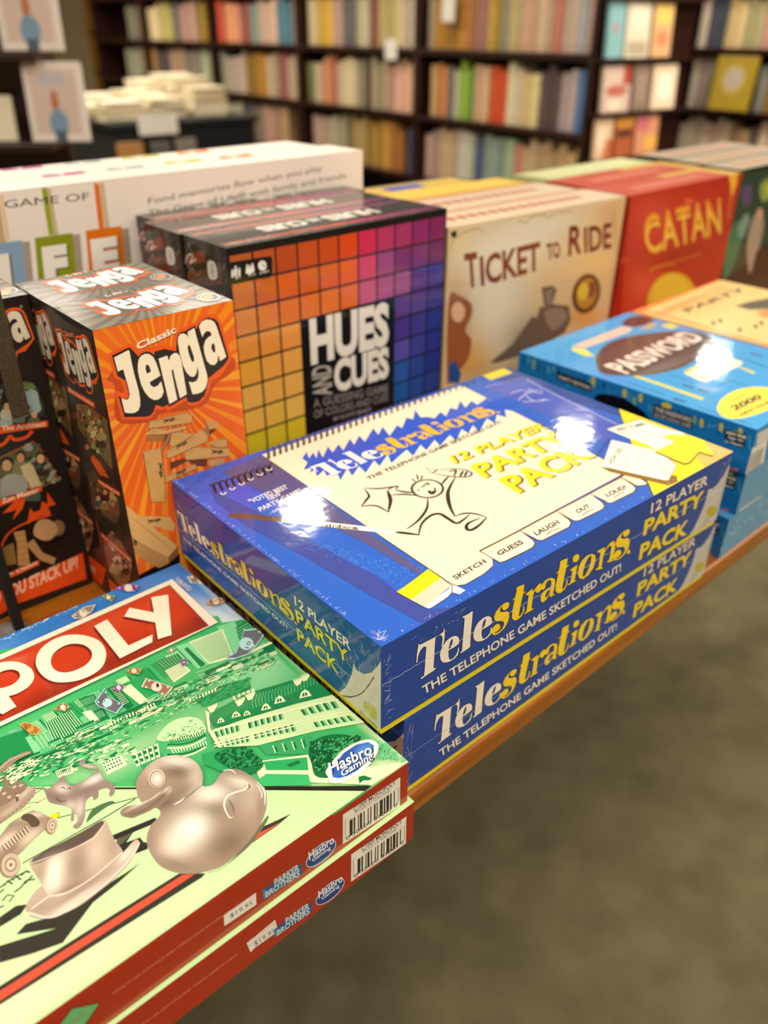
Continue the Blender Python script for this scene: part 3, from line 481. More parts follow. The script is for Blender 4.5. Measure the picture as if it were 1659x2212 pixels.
('L',2761248,3,19,1,0,'2189 2377 2249 2450 2298 2550 2278 2575 2237 2542'),
('L',9077912,3.1,5,1,0,'2199 2393 2246 2452 2285 2536'),
('L',2761248,3,19,1,0,'2261 2379 2321 2450 2371 2550 2351 2574 2309 2542'),
('L',9077912,3.1,5,1,0,'2271 2394 2318 2453 2358 2535'),
('L',2761248,3,18,1,0,'2334 2380 2394 2451 2444 2549 2425 2573 2383 2541'),
('L',9077912,3.1,5,1,0,'2344 2396 2391 2453 2431 2535'),
('L',2761248,3,18,1,0,'2408 2382 2467 2452 2518 2548 2499 2572 2458 2541'),
('L',9077912,3.1,5,1,0,'2418 2397 2465 2454 2505 2534'),
('L',2761248,3,18,1,0,'2482 2383 2542 2452 2592 2548 2574 2571 2533 2540'),
('L',9077912,3.1,5,1,0,'2493 2398 2539 2455 2580 2534'),
('L',2761248,3,18,1,0,'2558 2385 2617 2453 2668 2547 2650 2570 2609 2540'),
('L',9077912,3.1,5,1,0,'2568 2399 2615 2455 2655 2533'),
('L',2761248,3,17,1,0,'2634 2386 2693 2453 2744 2546 2726 2569 2686 2539'),
('L',9077912,3.1,5,1,0,'2644 2401 2691 2456 2732 2533'),
('L',2761248,3,17,1,0,'2711 2388 2771 2454 2822 2545 2804 2568 2763 2538'),
('L',9077912,3.1,5,1,0,'2721 2402 2768 2456 2809 2532'),
('L',2761248,3,17,1,0,'2789 2389 2848 2454 2900 2544 2882 2567 2842 2537'),
('L',9077912,3.1,5,1,0,'2799 2403 2846 2457 2887 2531'),
('L',2761248,3,17,1,0,'2868 2391 2927 2455 2978 2544 2961 2565 2921 2537'),
('L',9077912,3.1,5,1,0,'2878 2405 2925 2457 2966 2531'),
('L',2761248,3,16,1,0,'2948 2392 3007 2455 3058 2543 3041 2564 3001 2536'),
('L',9077912,3.1,5,1,0,'2958 2406 3004 2457 3046 2530'),
('L',2761248,3,16,1,0,'3028 2394 3087 2456 3139 2542 3122 2563 3082 2535'),
('L',9077912,3.1,5,1,0,'3039 2407 3085 2458 3126 2529'),
('L',2761248,3,16,1,0,'3110 2395 3169 2456 3220 2541 3204 2561 3164 2534'),
('L',9077912,3.1,5,1,0,'3120 2408 3166 2458 3208 2528'),
('L',2761248,3,16,1,0,'3193 2397 3251 2457 3302 2540 3287 2560 3247 2533'),
('L',9077912,3.1,5,1,0,'3203 2410 3249 2459 3290 2527'),
('P',2841296,2.7,0,'988 2165 1082 2240 1030 2130 1116 2194 1076 2091 1181 2213 1125 2073 1273 2202 1238 2092 1367 2181 1327 2064 1503 2203 1462 2092 1601 2200 1566 2078 1788 2237 1738 2106 1870 2210 1799 2031 1989 2153 1982 2080 2155 2217 2179 2154 2329 2295 2258 2143 2317 2105 2340 2048 2477 2116 2447 2013 2612 2128 2628 2058 2792 2183 2719 2039 2873 2115 2850 2017 3036 2070 3014 1999 3190 2064 3125 1966 3259 1977 3119 1911 3162 1817 3055 1829 2998 1706 2962 1780 2849 1653 2828 1752 2677 1634 2699 1750 2441 1597 2499 1729 2351 1637 2367 1736 2163 1596 2207 1717 1998 1619 2042 1731 1857 1633 1888 1739 1702 1625 1740 1744 1663 1716 1486 1645 1562 1778 1380 1664 1411 1769 1227 1648 1255 1768 1114 1676 1164 1801 1002 1679 1065 1816 962 1802 1002 1893 901 1845 954 1950 892 1923 957 1995 879 1996 981 2082'),
('G',2763352,2.5,'tele',(942,1768,1948,-15,4,261),None,5,-5),
('G',2763352,2.5,'tele',(942,1768,1948,-15,4,261),None,-3.0,0),
('G',2763352,2.5,'tele',(942,1768,1948,-15,4,261),None,0,2.5),
('G',2763352,2.5,'tele',(942,1768,1948,-15,4,261),None,4.0,1.0),
('G',16775920,3,'tele',(942,1768,1948,-15,4,261),[0,1,2,3],0,0),
('G',15908892,3,'tele',(942,1768,1948,-15,4,261),[4,5,6,7,8,9,10,11,12,13,14],0,0),
('T',3811352,3,'THE TELEPHONE GAME SKETCHED OUT!',(1168,1541,1570,53,13,54),0.02),
('T',5911576,2.7,'12 PLAYER',(1877,1301,1098,-46,55,123),0.035),
('T',16312870,3,'12 PLAYER',(1864,1316,1098,-46,55,123),0.022),
('T',14722064,2.9,'12 PLAYER',(1867,1312,1098,-46,55,123),0.034),
('T',5911576,2.7,'PARTY',(1889,980,1022,-7,53,215),0.035),
('T',16312870,3,'PARTY',(1876,995,1022,-7,53,215),0.022),
('T',14722064,2.9,'PARTY',(1879,991,1022,-7,53,215),0.034),
('T',5911576,2.7,'PACK',(1907,651,931,10,41,256),0.035),
('T',16312870,3,'PACK',(1894,666,931,10,41,256),0.022),
('T',14722064,2.9,'PACK',(1897,662,931,10,41,256),0.034),
('T',4860950,3,'SKETCH',(769,186,292,8,7,43),0.02),
('T',4860950,3,'GUESS',(1179,194,238,-4,16,46),0.02),
('T',4860950,3,'LAUGH',(1557,196,249,0,15,49),0.02),
('T',4860950,3,'OUT',(2007,200,146,-2,22,45),0.02),
('T',4860950,3,'LOUD!',(2369,206,228,-10,20,47),0.02),
('L',5913120,3,6,1,0,'1619 161 1688 175 1749 156'),
('L',5913120,3,6,1,0,'2015 165 2088 174 2152 163'),
('L',5913120,3,6,1,0,'2395 173 2469 180 2533 172'),
('L',3811872,3,19,2,0,'1516 1081 1489 1058 1457 1042 1424 1033 1390 1033 1360 1041 1334 1057 1314 1080 1301 1107 1297 1138 1302 1171 1315 1203 1335 1232 1362 1256 1394 1273 1428 1283 1462 1283 1494 1275 1521 1259 1542 1236 1554 1207 1558 1175 1552 1141 1538 1109'),
('L',3811872,3,21,1,1,'1066 1468 1150 1389 1282 1334'),
('L',3811872,3,21,1,1,'1060 1461 1022 1358 959 1317 882 1272'),
('L',3811872,3,19,1,1,'872 1277 966 1213 977 1082'),
('L',3811872,3,31,1,1,'975 1084 1089 1191 1138 1262 1176 1329'),
('L',3811872,3,19,1,1,'1176 1329 1226 1342 1278 1330 1228 1294'),
('L',3811872,3,24,1,1,'1228 1294 1262 1227 1313 1169'),
('L',3811872,3,21,1,1,'1151 1259 1239 1200 1301 1118'),
('L',3811872,3,14,1,1,'1444 1360 1426 1286'),
('L',3811872,3,14,1,1,'1519 1380 1461 1297'),
('L',3811872,3,14,1,1,'1543 1335 1474 1286'),
('L',3811872,3,16,1,1,'1642 1412 1628 1314 1651 1254 1684 1201 1741 1129 1805 1092 1858 1114 1860 1180 1805 1259 1708 1314 1642 1412'),
('L',3811872,3,14,1,1,'1628 1314 1701 1329'),
('L',3811872,3,21,1,1,'1741 1129 1839 1189'),
('L',3811872,3,21,1,1,'1773 1111 1860 1163'),
('L',3811872,3,21,1,1,'1710 1163 1798 1231 1729 1247'),
('L',3811872,3,31,1,1,'1715 1151 1539 1043 1453 962 1367 850 1302 735'),
('L',3811872,3,19,1,1,'1533 1126 1624 1169 1691 1195'),
('L',3811872,3,21,1,1,'1329 1050 1225 946 1071 865 927 831'),
('L',3811872,3,28,1,1,'941 722 1053 813 1175 855 1244 831 1245 748 1248 664 1325 668 1400 688'),
('L',3811872,3,19,1,1,'1302 735 1379 726 1440 669 1467 583'),
('L',3811872,3,28,1,1,'1467 583 1351 544 1265 536 1251 568 1311 611 1423 606'),
('L',3811872,3,28,1,1,'841 851 880 806 947 717'),
('L',3811872,3,14,1,1,'1396 1200 1435 1207 1463 1207'),
('L',3811872,3,19,1,1,'1454 1215 1487 1220 1468 1187'),
('L',3811872,3,14,1,1,'1344 1182 1375 1186'),
('P',3811872,3.1,1,'1400 1127 1442 1124 1480 1130 1450 1086 1402 1064 1386 1086'),
('P',16511964,3.2,1,'1427 1121 1461 1123 1451 1108 1419 1104'),
('T',15789304,3,'"VOTED BEST',(286,1816,343,15,10,65),0.015),
('T',15789304,3,'NEW',(413,1768,116,9,10,52),0.015),
('T',15789304,3,'PARTY GAME"',(280,1677,392,41,13,61),0.015),
('T',15789304,3,'- GAMES MAGAZINE',(313,1600,354,47,5,32),0.015),
('P',4873408,1,0,'3696 2161 3608 1707 3494 906 3114 770 3151 1190 3235 2280'),
('P',15258688,2,0,'3417 2513 3730 2506 3713 2351 3394 2357'),
('L',14212336,2.2,8,0,0,'3688 2154 3597 1698 3487 901'),
('L',15262964,2.2,9,0,0,'3230 2271 3252 2266'),
('L',15262964,2.2,9,0,0,'3278 2264 3299 2258'),
('L',15262964,2.2,9,0,0,'3325 2257 3347 2251'),
('L',15262964,2.2,9,0,0,'3373 2249 3395 2244'),
('L',15262964,2.2,9,0,0,'3421 2242 3443 2237'),
('L',15262964,2.2,9,0,0,'3469 2235 3492 2230'),
('L',15262964,2.2,9,0,0,'3518 2228 3541 2222'),
('L',15262964,2.2,9,0,0,'3567 2221 3590 2215'),
('L',15262964,2.2,9,0,0,'3616 2213 3639 2208'),
('L',15262964,2.2,9,0,0,'3666 2206 3689 2200'),
('L',15132920,2.3,9,1,0,'3297 2008 3438 1985 3455 1877'),
('L',15132920,2.3,9,1,0,'3231 1850 3444 1917 3590 1871'),
('L',15132920,2.3,9,1,0,'3369 1887 3326 1742 3446 1702'),
('L',15132920,2.3,9,1,0,'3518 1981 3498 1841 3552 1827'),
('L',15132920,2.3,9,1,0,'3224 1796 3456 1663'),
('P',15915036,2.4,0,'3825 1169 3800 715 3825 -9 2647 1 2758 109 2844 206 3247 612 3493 854'),
('P',16169056,2.5,0,'3767 575 3780 0 3349 8 3592 278'),
('L',4861984,2.6,5,0,0,'3825 1169 3493 854 2844 206 2647 1'),
('P',9071136,2.6,0,'2717 533 2709 434 2870 16 2976 7 3053 65'),
('P',16512742,2.8,0,'3335 934 3731 868 3732 630 3788 446 3310 373 3347 528 3332 711'),
('P',16512742,2.9,0,'2738 538 3193 777 3322 381 3211 165 2946 64 2917 80 2810 342'),
('L',5916208,3,4,2,0,'2738 538 3193 777 3322 381 3211 165 2946 64 2917 80 2810 342'),
('L',5916208,3,4,0,0,'3335 934 3731 868 3732 630'),
('L',4864568,3.1,6,1,0,'3184 770 3173 798 3207 799'),
('L',4864568,3.1,6,1,0,'3135 752 3125 780 3159 781'),
('L',4864568,3.1,6,1,0,'3087 735 3077 763 3110 764'),
('L',4864568,3.1,6,1,0,'3040 718 3030 745 3063 746'),
('L',4864568,3.1,6,1,0,'2993 701 2983 728 3015 729'),
('L',4864568,3.1,6,1,0,'2947 684 2936 711 2969 712'),
('L',4864568,3.1,6,1,0,'2901 667 2890 694 2923 695'),
('L',4864568,3.1,6,1,0,'2856 651 2845 677 2877 678'),
('L',4864568,3.1,6,1,0,'2811 634 2800 661 2832 662'),
('L',4864568,3.1,5,0,0,'3337 922 3368 958'),
('L',4864568,3.1,5,0,0,'3377 915 3408 950'),
('L',4864568,3.1,5,0,0,'3417 907 3449 943'),
('L',4864568,3.1,5,0,0,'3457 900 3490 935'),
('L',4864568,3.1,5,0,0,'3498 892 3530 928'),
('L',4864568,3.1,5,0,0,'3538 885 3572 920'),
('L',4864568,3.1,5,0,0,'3579 877 3613 913'),
('L',4864568,3.1,5,0,0,'3620 869 3654 905'),
('L',4864568,3.1,5,0,0,'3662 861 3696 897'),
('L',4864568,3.1,5,0,0,'3703 854 3738 890'),
('T',4864552,3.1,'HOW DID...',(2832,502,340,125,-9,42),0.01),
('T',4864552,3.1,'BECOME...',(3381,835,342,-93,33,54),0.01),
('L',9075304,3.1,5,1,0,'3361 801 3419 772 3367 755'),
('L',9075304,3.1,5,1,0,'3400 739 3524 726 3603 701'),
('L',9075304,3.1,5,1,0,'3386 631 3470 611 3587 613'),
('L',5917242,3.1,4,2,0,'3232 447 3201 434 3171 434 3152 447 3150 468 3167 491 3196 507 3228 511 3251 500 3257 480 3244 456'),
('L',8022616,3.1,4,1,0,'2992 546 3000 495 2926 424 2858 404 2824 444'),
('L',8022616,3.1,4,1,0,'2926 424 2911 359 2925 296 2968 236 3053 275 3087 334 3158 363'),
('L',8022616,3.1,4,1,0,'3003 404 3070 414 3004 359'),
('L',8022616,3.1,4,1,0,'3182 343 3101 235 3004 189'),
('L',5917242,3.1,4,0,0,'3249 262 3008 158'),
('L',5917242,3.1,4,0,0,'3245 256 3231 193 3170 169 3164 211'),
('L',5917242,3.1,4,0,0,'3170 169 3085 130 3082 169'),
('L',5917242,3.1,4,0,0,'3085 130 2998 96 3006 142'),
('P',5917208,3,0,'3280 411 3345 406 3565 406 3577 543 3669 505 3815 307 3595 61 3555 71 3542 164 3312 110 3259 128 3267 402'),
('P',16510506,3.2,0,'3292 415 3358 411 3572 410 3585 544 3679 511 3824 312 3603 70 3579 90 3567 182 3330 128 3285 144')],
'M_top':[('S',3111112,0.4,'1194 2637 2602 2737 4100 2831 4266 2558 4165 1088 3990 1522 3970 1751 3798 1789 3566 2352 2503 2453 1158 2383',[(3889,1758,468,136,1.8,15266542,0.95),(3716,2641,399,132,3.08,5214176,0.4),(2551,2591,168,116,3.07,7317738,0.5)]),
('P',4634737,0.5,0,'934 2201 1055 3320 3881 1920 3861 1831 4210 1633 4109 -335 3973 -465'),
('S',4175468,0.6,'958 2428 1023 3028 2311 1899 2863 1793 3847 1809 4090 1695 4100 1253 4051 586 3973 -465 3858 -141 3681 14 3232 416 2137 1395',[(4112,756,571,226,-3.1,6080648,0.5),(3347,889,814,110,-3.14,1407556,0.5),(2853,1127,549,112,3.05,15267528,0.4),(2618,1579,375,164,2.95,9363616,0.6),(3921,5,216,101,2.43,15792336,0.9),(3535,210,318,46,2.42,14217400,0.8),(3775,1226,324,233,-2.74,11069620,0.7)]),
('P',8707232,1,0,'3805 1813 3934 1783 3893 1632 3784 1655'),
('P',8312988,1,0,'3831 1798 3912 1794 3832 1472 3742 1481'),
('P',1014340,1,0,'3903 1717 4041 1727 4074 1647 4037 1506 3825 1525'),
('W',8707232,1.2,'3899 1701 4028 1708 3990 1522 3843 1532',(9,6,0.6,0.45)),
('P',15529676,1,0,'3566 1798 3825 1766 3724 1452 3560 1506'),
('W',5945464,1.2,'3571 1782 3810 1753 3724 1474 3568 1509',(1,26,1,0.4)),
('P',8707232,1,0,'3478 1816 3571 1794 3560 1506 3475 1514'),
('P',1014340,1.05,0,'3535 1640 3543 1521 3500 1514 3509 1754 3537 1757'),
('P',1014340,1,0,'3295 1759 3453 1746 3449 1625 3307 1618'),
('W',8707232,1.2,'3304 1752 3448 1738 3440 1632 3315 1633',(7,7,0.5,0.5)),
('P',15529676,1,0,'3302 1644 3428 1644 3433 1529 3293 1503'),
('W',1014340,1.2,'3305 1637 3418 1634 3423 1534 3304 1518',(10,8,0.5,0.5)),
('P',8707232,1,0,'3450 1493 3585 1462 3593 1389 3446 1400'),
('W',1014340,1.2,'3451 1484 3580 1457 3589 1393 3453 1409',(16,2,0.55,0.7)),
('P',2795616,1,0,'2983 1712 3178 1699 3160 1435 2997 1480'),
('P',15529676,1.05,0,'3001 1676 3071 1676 3091 1437 3034 1438'),
('P',1014340,1.1,0,'2935 1733 3002 1727 2997 1480 2949 1474 2937 1591'),
('W',15529676,1.2,'2952 1719 2995 1712 2995 1521 2953 1518',(4,10,0.5,0.5)),
('P',8707232,1,0,'3058 1485 3246 1482 3256 1391 3073 1403'),
('W',1014340,1.2,'3060 1479 3240 1471 3248 1398 3080 1415',(14,3,0.5,0.5)),
('P',1014340,1,0,'2759 1767 2850 1747 2835 1469 2768 1491'),
('W',8707232,1.2,'2762 1749 2845 1735 2825 1496 2773 1501',(12,3,0.35,0.8)),
('P',2795616,1,0,'2519 1709 2690 1710 2696 1499 2496 1495'),
('W',15529676,1,'2519 1709 2690 1710 2696 1499 2496 1495',(13,12,0.3,1)),
('W',1014340,1.2,'2525 1696 2679 1697 2688 1505 2503 1510',(12,10,0.55,0.5)),
('P',15529676,1.1,0,'2597 1503 2785 1504 2801 1443 2706 1426 2612 1428'),
('P',1014340,1.15,0,'2617 1513 2789 1513 2785 1505 2613 1503'),
('P',15529676,1,0,'2726 1640 2778 1623 2782 1497 2738 1498'),
('P',15529676,1.1,0,'2655 1479 2709 1468 2700 1413 2647 1424'),
('W',1014340,1.2,'2658 1473 2703 1463 2697 1418 2652 1429',(6,5,0.5,0.5)),
('P',1014340,1,0,'2266 1767 2405 1735 2403 1491 2290 1505 2189 1545'),
('W',2795616,1.1,'2263 1761 2402 1728 2395 1497 2193 1557',(1,14,1,0.5)),
('P',8707232,1.15,0,'2380 1667 2414 1664 2408 1503 2374 1507'),
('W',15529676,1.1,'2405 1681 2503 1668 2496 1495 2413 1516',(4,3,0.15,1)),
('P',15529676,1,0,'2173 1445 2228 1494 2371 1485 2371 1434 2302 1381 2192 1366'),
('W',1014340,1.2,'2226 1463 2349 1454 2346 1407 2223 1401',(8,3,0.6,0.45)),
('W',1014340,1.2,'2412 1475 2554 1462 2545 1417 2408 1427',(14,3,0.55,0.5)),
('P',15529676,1,0,'2565 1488 2648 1486 2638 1441 2556 1443'),
('W',1014340,1.2,'2567 1482 2640 1478 2634 1445 2561 1449',(8,3,0.5,0.5)),
('P',8707232,0.9,0,'2323 1783 2390 1780 2407 1625 2341 1629'),
('P',1870416,0.88,0,'2390 1780 2405 1760 2420 1603 2407 1625'),
('W',1014340,0.95,'2326 1776 2386 1776 2403 1633 2342 1637',(9,8,0.55,0.5)),
('P',6472838,0.9,0,'2423 1770 2496 1768 2510 1617 2439 1621'),
('P',1870416,0.88,0,'2496 1768 2511 1747 2524 1594 2510 1617'),
('W',15005384,0.95,'2426 1763 2492 1763 2507 1625 2440 1629',(5,14,0.55,0.5)),
('P',12118702,0.9,0,'2521 1780 2592 1777 2607 1592 2538 1596'),
('P',1870416,0.88,0,'2592 1777 2607 1756 2621 1569 2607 1592'),
('W',1870416,0.95,'2523 1772 2588 1773 2604 1600 2539 1604',(5,9,0.55,0.5)),
('P',2795616,0.9,0,'2629 1779 2719 1776 2730 1608 2642 1613'),
('P',1870416,0.88,0,'2719 1776 2734 1755 2744 1585 2730 1608'),
('W',1014340,0.95,'2631 1772 2715 1772 2727 1616 2644 1621',(4,9,0.55,0.5)),
('P',3844200,0.9,0,'2724 1776 2794 1773 2800 1673 2731 1677'),
('P',1870416,0.88,0,'2794 1773 2809 1752 2814 1650 2800 1673'),
('W',15005384,0.95,'2727 1768 2790 1769 2797 1682 2733 1685',(6,14,0.55,0.5)),
('P',8707232,0.9,0,'2816 1764 2891 1761 2900 1578 2827 1582'),
('P',1870416,0.88,0,'2891 1761 2907 1740 2914 1554 2900 1578'),
('W',1870416,0.95,'2818 1756 2887 1757 2897 1586 2828 1591',(7,13,0.55,0.5)),
('P',6472838,0.9,0,'2930 1773 3037 1769 3040 1655 2935 1661'),
('P',1870416,0.88,0,'3037 1769 3052 1748 3054 1631 3040 1655'),
('W',1014340,0.95,'2932 1765 3032 1765 3037 1664 2936 1669',(6,8,0.55,0.5)),
('P',12118702,0.9,0,'3013 1775 3085 1772 3089 1598 3019 1602'),
('P',1870416,0.88,0,'3085 1772 3100 1750 3103 1574 3089 1598'),
('W',15005384,0.95,'3015 1767 3080 1768 3086 1606 3021 1610',(9,11,0.55,0.5)),
('P',2795616,0.9,0,'3130 1762 3220 1759 3222 1598 3133 1602'),
('P',1870416,0.88,0,'3220 1759 3236 1736 3235 1573 3222 1598'),
('W',1870416,0.95,'3132 1754 3216 1754 3219 1606 3135 1611',(7,10,0.55,0.5)),
('P',3844200,0.9,0,'3261 1765 3374 1761 3372 1561 3262 1567'),
('P',1870416,0.88,0,'3374 1761 3390 1738 3386 1536 3372 1561'),
('W',1014340,0.95,'3263 1757 3369 1756 3370 1570 3265 1576',(8,9,0.55,0.5)),
('P',8707232,0.9,0,'3374 1776 3468 1772 3464 1602 3373 1607'),
('P',1870416,0.88,0,'3468 1772 3483 1749 3478 1577 3464 1602'),
('W',15005384,0.95,'3376 1767 3463 1768 3462 1611 3375 1616',(4,10,0.55,0.5)),
('P',6472838,0.9,0,'3476 1752 3555 1749 3552 1630 3474 1634'),
('P',1870416,0.88,0,'3555 1749 3571 1725 3566 1604 3552 1630'),
('W',1870416,0.95,'3478 1743 3550 1744 3549 1639 3476 1643',(7,14,0.55,0.5)),
('P',3844200,0.9,0,'3863 1779 3977 1775 3965 1626 3853 1631'),
('P',1870416,0.88,0,'3977 1775 3993 1751 3979 1599 3965 1626'),
('W',1870416,0.95,'3865 1770 3971 1770 3963 1635 3856 1641',(6,10,0.55,0.5)),
('P',15529676,1.6,0,'3912 1328 3970 1321 3965 1282 3908 1290'),
('W',1014340,1.65,'3912 1328 3970 1321 3965 1282 3908 1290',(5,2,0.5,0.5)),
('P',1014340,1.58,0,'3912 1328 3970 1321 3977 1343 3918 1346'),
('P',8707232,1.6,0,'2467 1520 2534 1512 2536 1477 2470 1485'),
('W',1014340,1.65,'2467 1520 2534 1512 2536 1477 2470 1485',(7,2,0.5,0.5)),
('P',1014340,1.58,0,'2467 1520 2534 1512 2536 1532 2469 1536'),
('P',12118702,1.6,0,'2641 1518 2744 1506 2745 1477 2643 1490'),
('W',1014340,1.65,'2641 1518 2744 1506 2745 1477 2643 1490',(11,2,0.5,0.5)),
('P',1014340,1.58,0,'2641 1518 2744 1506 2746 1526 2644 1534'),
('P',15529676,1.6,0,'3794 1263 3877 1252 3873 1218 3791 1229'),
('W',1014340,1.65,'3794 1263 3877 1252 3873 1218 3791 1229',(7,2,0.5,0.5)),
('P',1014340,1.58,0,'3794 1263 3877 1252 3883 1273 3800 1280'),
('P',8707232,1.6,0,'3123 1383 3214 1371 3213 1336 3123 1348'),
('W',1014340,1.65,'3123 1383 3214 1371 3213 1336 3123 1348',(9,2,0.5,0.5)),
('P',1014340,1.58,0,'3123 1383 3214 1371 3218 1392 3127 1399'),
('P',12118702,1.6,0,'3253 1328 3339 1317 3337 1284 3253 1296'),
('W',1014340,1.65,'3253 1328 3339 1317 3337 1284 3253 1296',(8,2,0.5,0.5)),
('P',1014340,1.58,0,'3253 1328 3339 1317 3343 1337 3258 1344'),
('P',15529676,1.6,0,'3458 1394 3530 1385 3527 1338 3455 1347'),
('W',1014340,1.65,'3458 1394 3530 1385 3527 1338 3455 1347',(6,2,0.5,0.5)),
('P',1014340,1.58,0,'3458 1394 3530 1385 3535 1406 3463 1411'),
('P',8707232,1.6,0,'3131 1394 3176 1388 3175 1356 3131 1362'),
('W',1014340,1.65,'3131 1394 3176 1388 3175 1356 3131 1362',(4,2,0.5,0.5)),
('P',1014340,1.58,0,'3131 1394 3176 1388 3180 1409 3135 1410'),
('P',12118702,1.6,0,'3255 1448 3350 1436 3348 1398 3254 1410'),
('W',1014340,1.65,'3255 1448 3350 1436 3348 1398 3254 1410',(9,2,0.5,0.5)),
('P',1014340,1.58,0,'3255 1448 3350 1436 3354 1457 3259 1464'),
('P',15529676,1.6,0,'2485 1466 2556 1457 2558 1421 2487 1430'),
('W',1014340,1.65,'2485 1466 2556 1457 2558 1421 2487 1430',(8,2,0.5,0.5)),
('P',1014340,1.58,0,'2485 1466 2556 1457 2558 1476 2487 1481'),
('P',8707232,1.6,0,'2878 1406 2974 1394 2974 1372 2878 1384'),
('W',1014340,1.65,'2878 1406 2974 1394 2974 1372 2878 1384',(10,2,0.5,0.5)),
('P',1014340,1.58,0,'2878 1406 2974 1394 2977 1414 2881 1422'),
('P',12118702,1.6,0,'2483 1460 2588 1447 2590 1421 2485 1434'),
('W',1014340,1.65,'2483 1460 2588 1447 2590 1421 2485 1434',(11,2,0.5,0.5)),
('P',1014340,1.58,0,'2483 1460 2588 1447 2590 1466 2485 1476'),
('P',15529676,1.6,0,'3033 1401 3101 1392 3100 1362 3033 1370'),
('W',1014340,1.65,'3033 1401 3101 1392 3100 1362 3033 1370',(6,2,0.5,0.5)),
('P',1014340,1.58,0,'3033 1401 3101 1392 3104 1412 3037 1417'),
('P',8707232,1.6,0,'2840 1453 2926 1442 2927 1414 2841 1425'),
('W',1014340,1.65,'2840 1453 2926 1442 2927 1414 2841 1425',(9,2,0.5,0.5)),
('P',1014340,1.58,0,'2840 1453 2926 1442 2929 1463 2843 1469'),
('P',12118702,1.6,0,'2909 1394 2953 1388 2953 1353 2909 1359'),
('W',1014340,1.65,'2909 1394 2953 1388 2953 1353 2909 1359',(4,2,0.5,0.5)),
('P',1014340,1.58,0,'2909 1394 2953 1388 2956 1408 2912 1410'),
('P',15529676,1.6,0,'3476 1382 3542 1374 3539 1331 3474 1339'),
('W',1014340,1.65,'3476 1382 3542 1374 3539 1331 3474 1339',(6,2,0.5,0.5)),
('P',1014340,1.58,0,'3476 1382 3542 1374 3547 1395 3481 1399'),
('P',8707232,1.6,0,'2747 1487 2820 1479 2821 1440 2748 1450'),
('W',1014340,1.65,'2747 1487 2820 1479 2821 1440 2748 1450',(7,2,0.5,0.5)),
('P',1014340,1.58,0,'2747 1487 2820 1479 2823 1499 2750 1503'),
('P',12118702,1.6,0,'2554 1494 2617 1487 2619 1446 2557 1454'),
('W',1014340,1.65,'2554 1494 2617 1487 2619 1446 2557 1454',(7,2,0.5,0.5)),
('P',1014340,1.58,0,'2554 1494 2617 1487 2619 1506 2557 1510'),
('P',15529676,1.6,0,'2991 1373 3047 1366 3047 1336 2991 1344'),
('W',1014340,1.65,'2991 1373 3047 1366 3047 1336 2991 1344',(5,2,0.5,0.5)),
('P',1014340,1.58,0,'2991 1373 3047 1366 3050 1386 2995 1389'),
('P',8707232,1.6,0,'3303 1328 3384 1318 3383 1290 3302 1301'),
('W',1014340,1.65,'3303 1328 3384 1318 3383 1290 3302 1301',(7,2,0.5,0.5)),
('P',1014340,1.58,0,'3303 1328 3384 1318 3389 1338 3307 1345'),
('P',12118702,1.6,0,'2570 1467 2623 1460 2625 1421 2572 1428'),
('W',1014340,1.65,'2570 1467 2623 1460 2625 1421 2572 1428',(5,2,0.5,0.5)),
('P',1014340,1.58,0,'2570 1467 2623 1460 2625 1480 2572 1483'),
('P',15529676,1.6,0,'3653 1378 3726 1369 3722 1325 3650 1334'),
('W',1014340,1.65,'3653 1378 3726 1369 3722 1325 3650 1334',(6,2,0.5,0.5)),
('P',1014340,1.58,0,'3653 1378 3726 1369 3732 1390 3659 1395'),
('P',8707232,1.6,0,'3296 1340 3369 1330 3368 1305 3295 1315'),
('W',1014340,1.65,'3296 1340 3369 1330 3368 1305 3295 1315',(7,2,0.5,0.5)),
('P',1014340,1.58,0,'3296 1340 3369 1330 3373 1351 3300 1356'),
('P',12118702,1.6,0,'2788 1407 2849 1399 2850 1370 2789 1378'),
('W',1014340,1.65,'2788 1407 2849 1399 2850 1370 2789 1378',(6,2,0.5,0.5)),
('P',1014340,1.58,0,'2788 1407 2849 1399 2852 1419 2791 1423'),
('P',15529676,1.6,0,'2986 1429 3060 1419 3060 1375 2986 1385'),
('W',1014340,1.65,'2986 1429 3060 1419 3060 1375 2986 1385',(7,2,0.5,0.5)),
('P',1014340,1.58,0,'2986 1429 3060 1419 3064 1440 2990 1445'),
('P',8707232,1.6,0,'2643 1523 2751 1510 2753 1467 2645 1481'),
('W',1014340,1.65,'2643 1523 2751 1510 2753 1467 2645 1481',(11,2,0.5,0.5)),
('P',1014340,1.58,0,'2643 1523 2751 1510 2754 1530 2646 1539'),
('P',15529676,1.3,0,'2538 1375 2653 1363 2653 1343 2534 1352'),
('P',8707232,1.3,0,'2574 1377 2757 1360 2756 1339 2571 1354'),
('P',1014340,1.3,0,'2646 1459 2808 1445 2807 1424 2642 1435'),
('P',1014340,1.3,0,'2651 1387 2801 1373 2800 1352 2647 1364'),
('P',2795616,1.3,0,'2703 1421 2805 1412 2804 1391 2699 1398'),
('P',15529676,1.3,0,'2750 1441 2844 1432 2842 1411 2745 1417'),
('P',8707232,1.3,0,'2802 1471 2948 1459 2946 1438 2797 1448'),
('P',1014340,1.3,0,'2827 1444 3005 1429 3003 1407 2823 1420'),
('P',1014340,1.3,0,'2879 1472 3073 1456 3071 1434 2874 1447'),
('P',2795616,1.3,0,'2880 1393 3075 1375 3073 1354 2875 1370'),
('P',15529676,1.3,0,'2906 1368 3098 1350 3096 1328 2901 1344'),
('P',8707232,1.3,0,'2963 1404 3030 1398 3028 1376 2958 1380'),
('P',1014340,1.3,0,'2992 1382 3082 1374 3080 1352 2986 1358'),
('P',1014340,1.3,0,'3058 1434 3223 1420 3220 1398 3052 1409'),
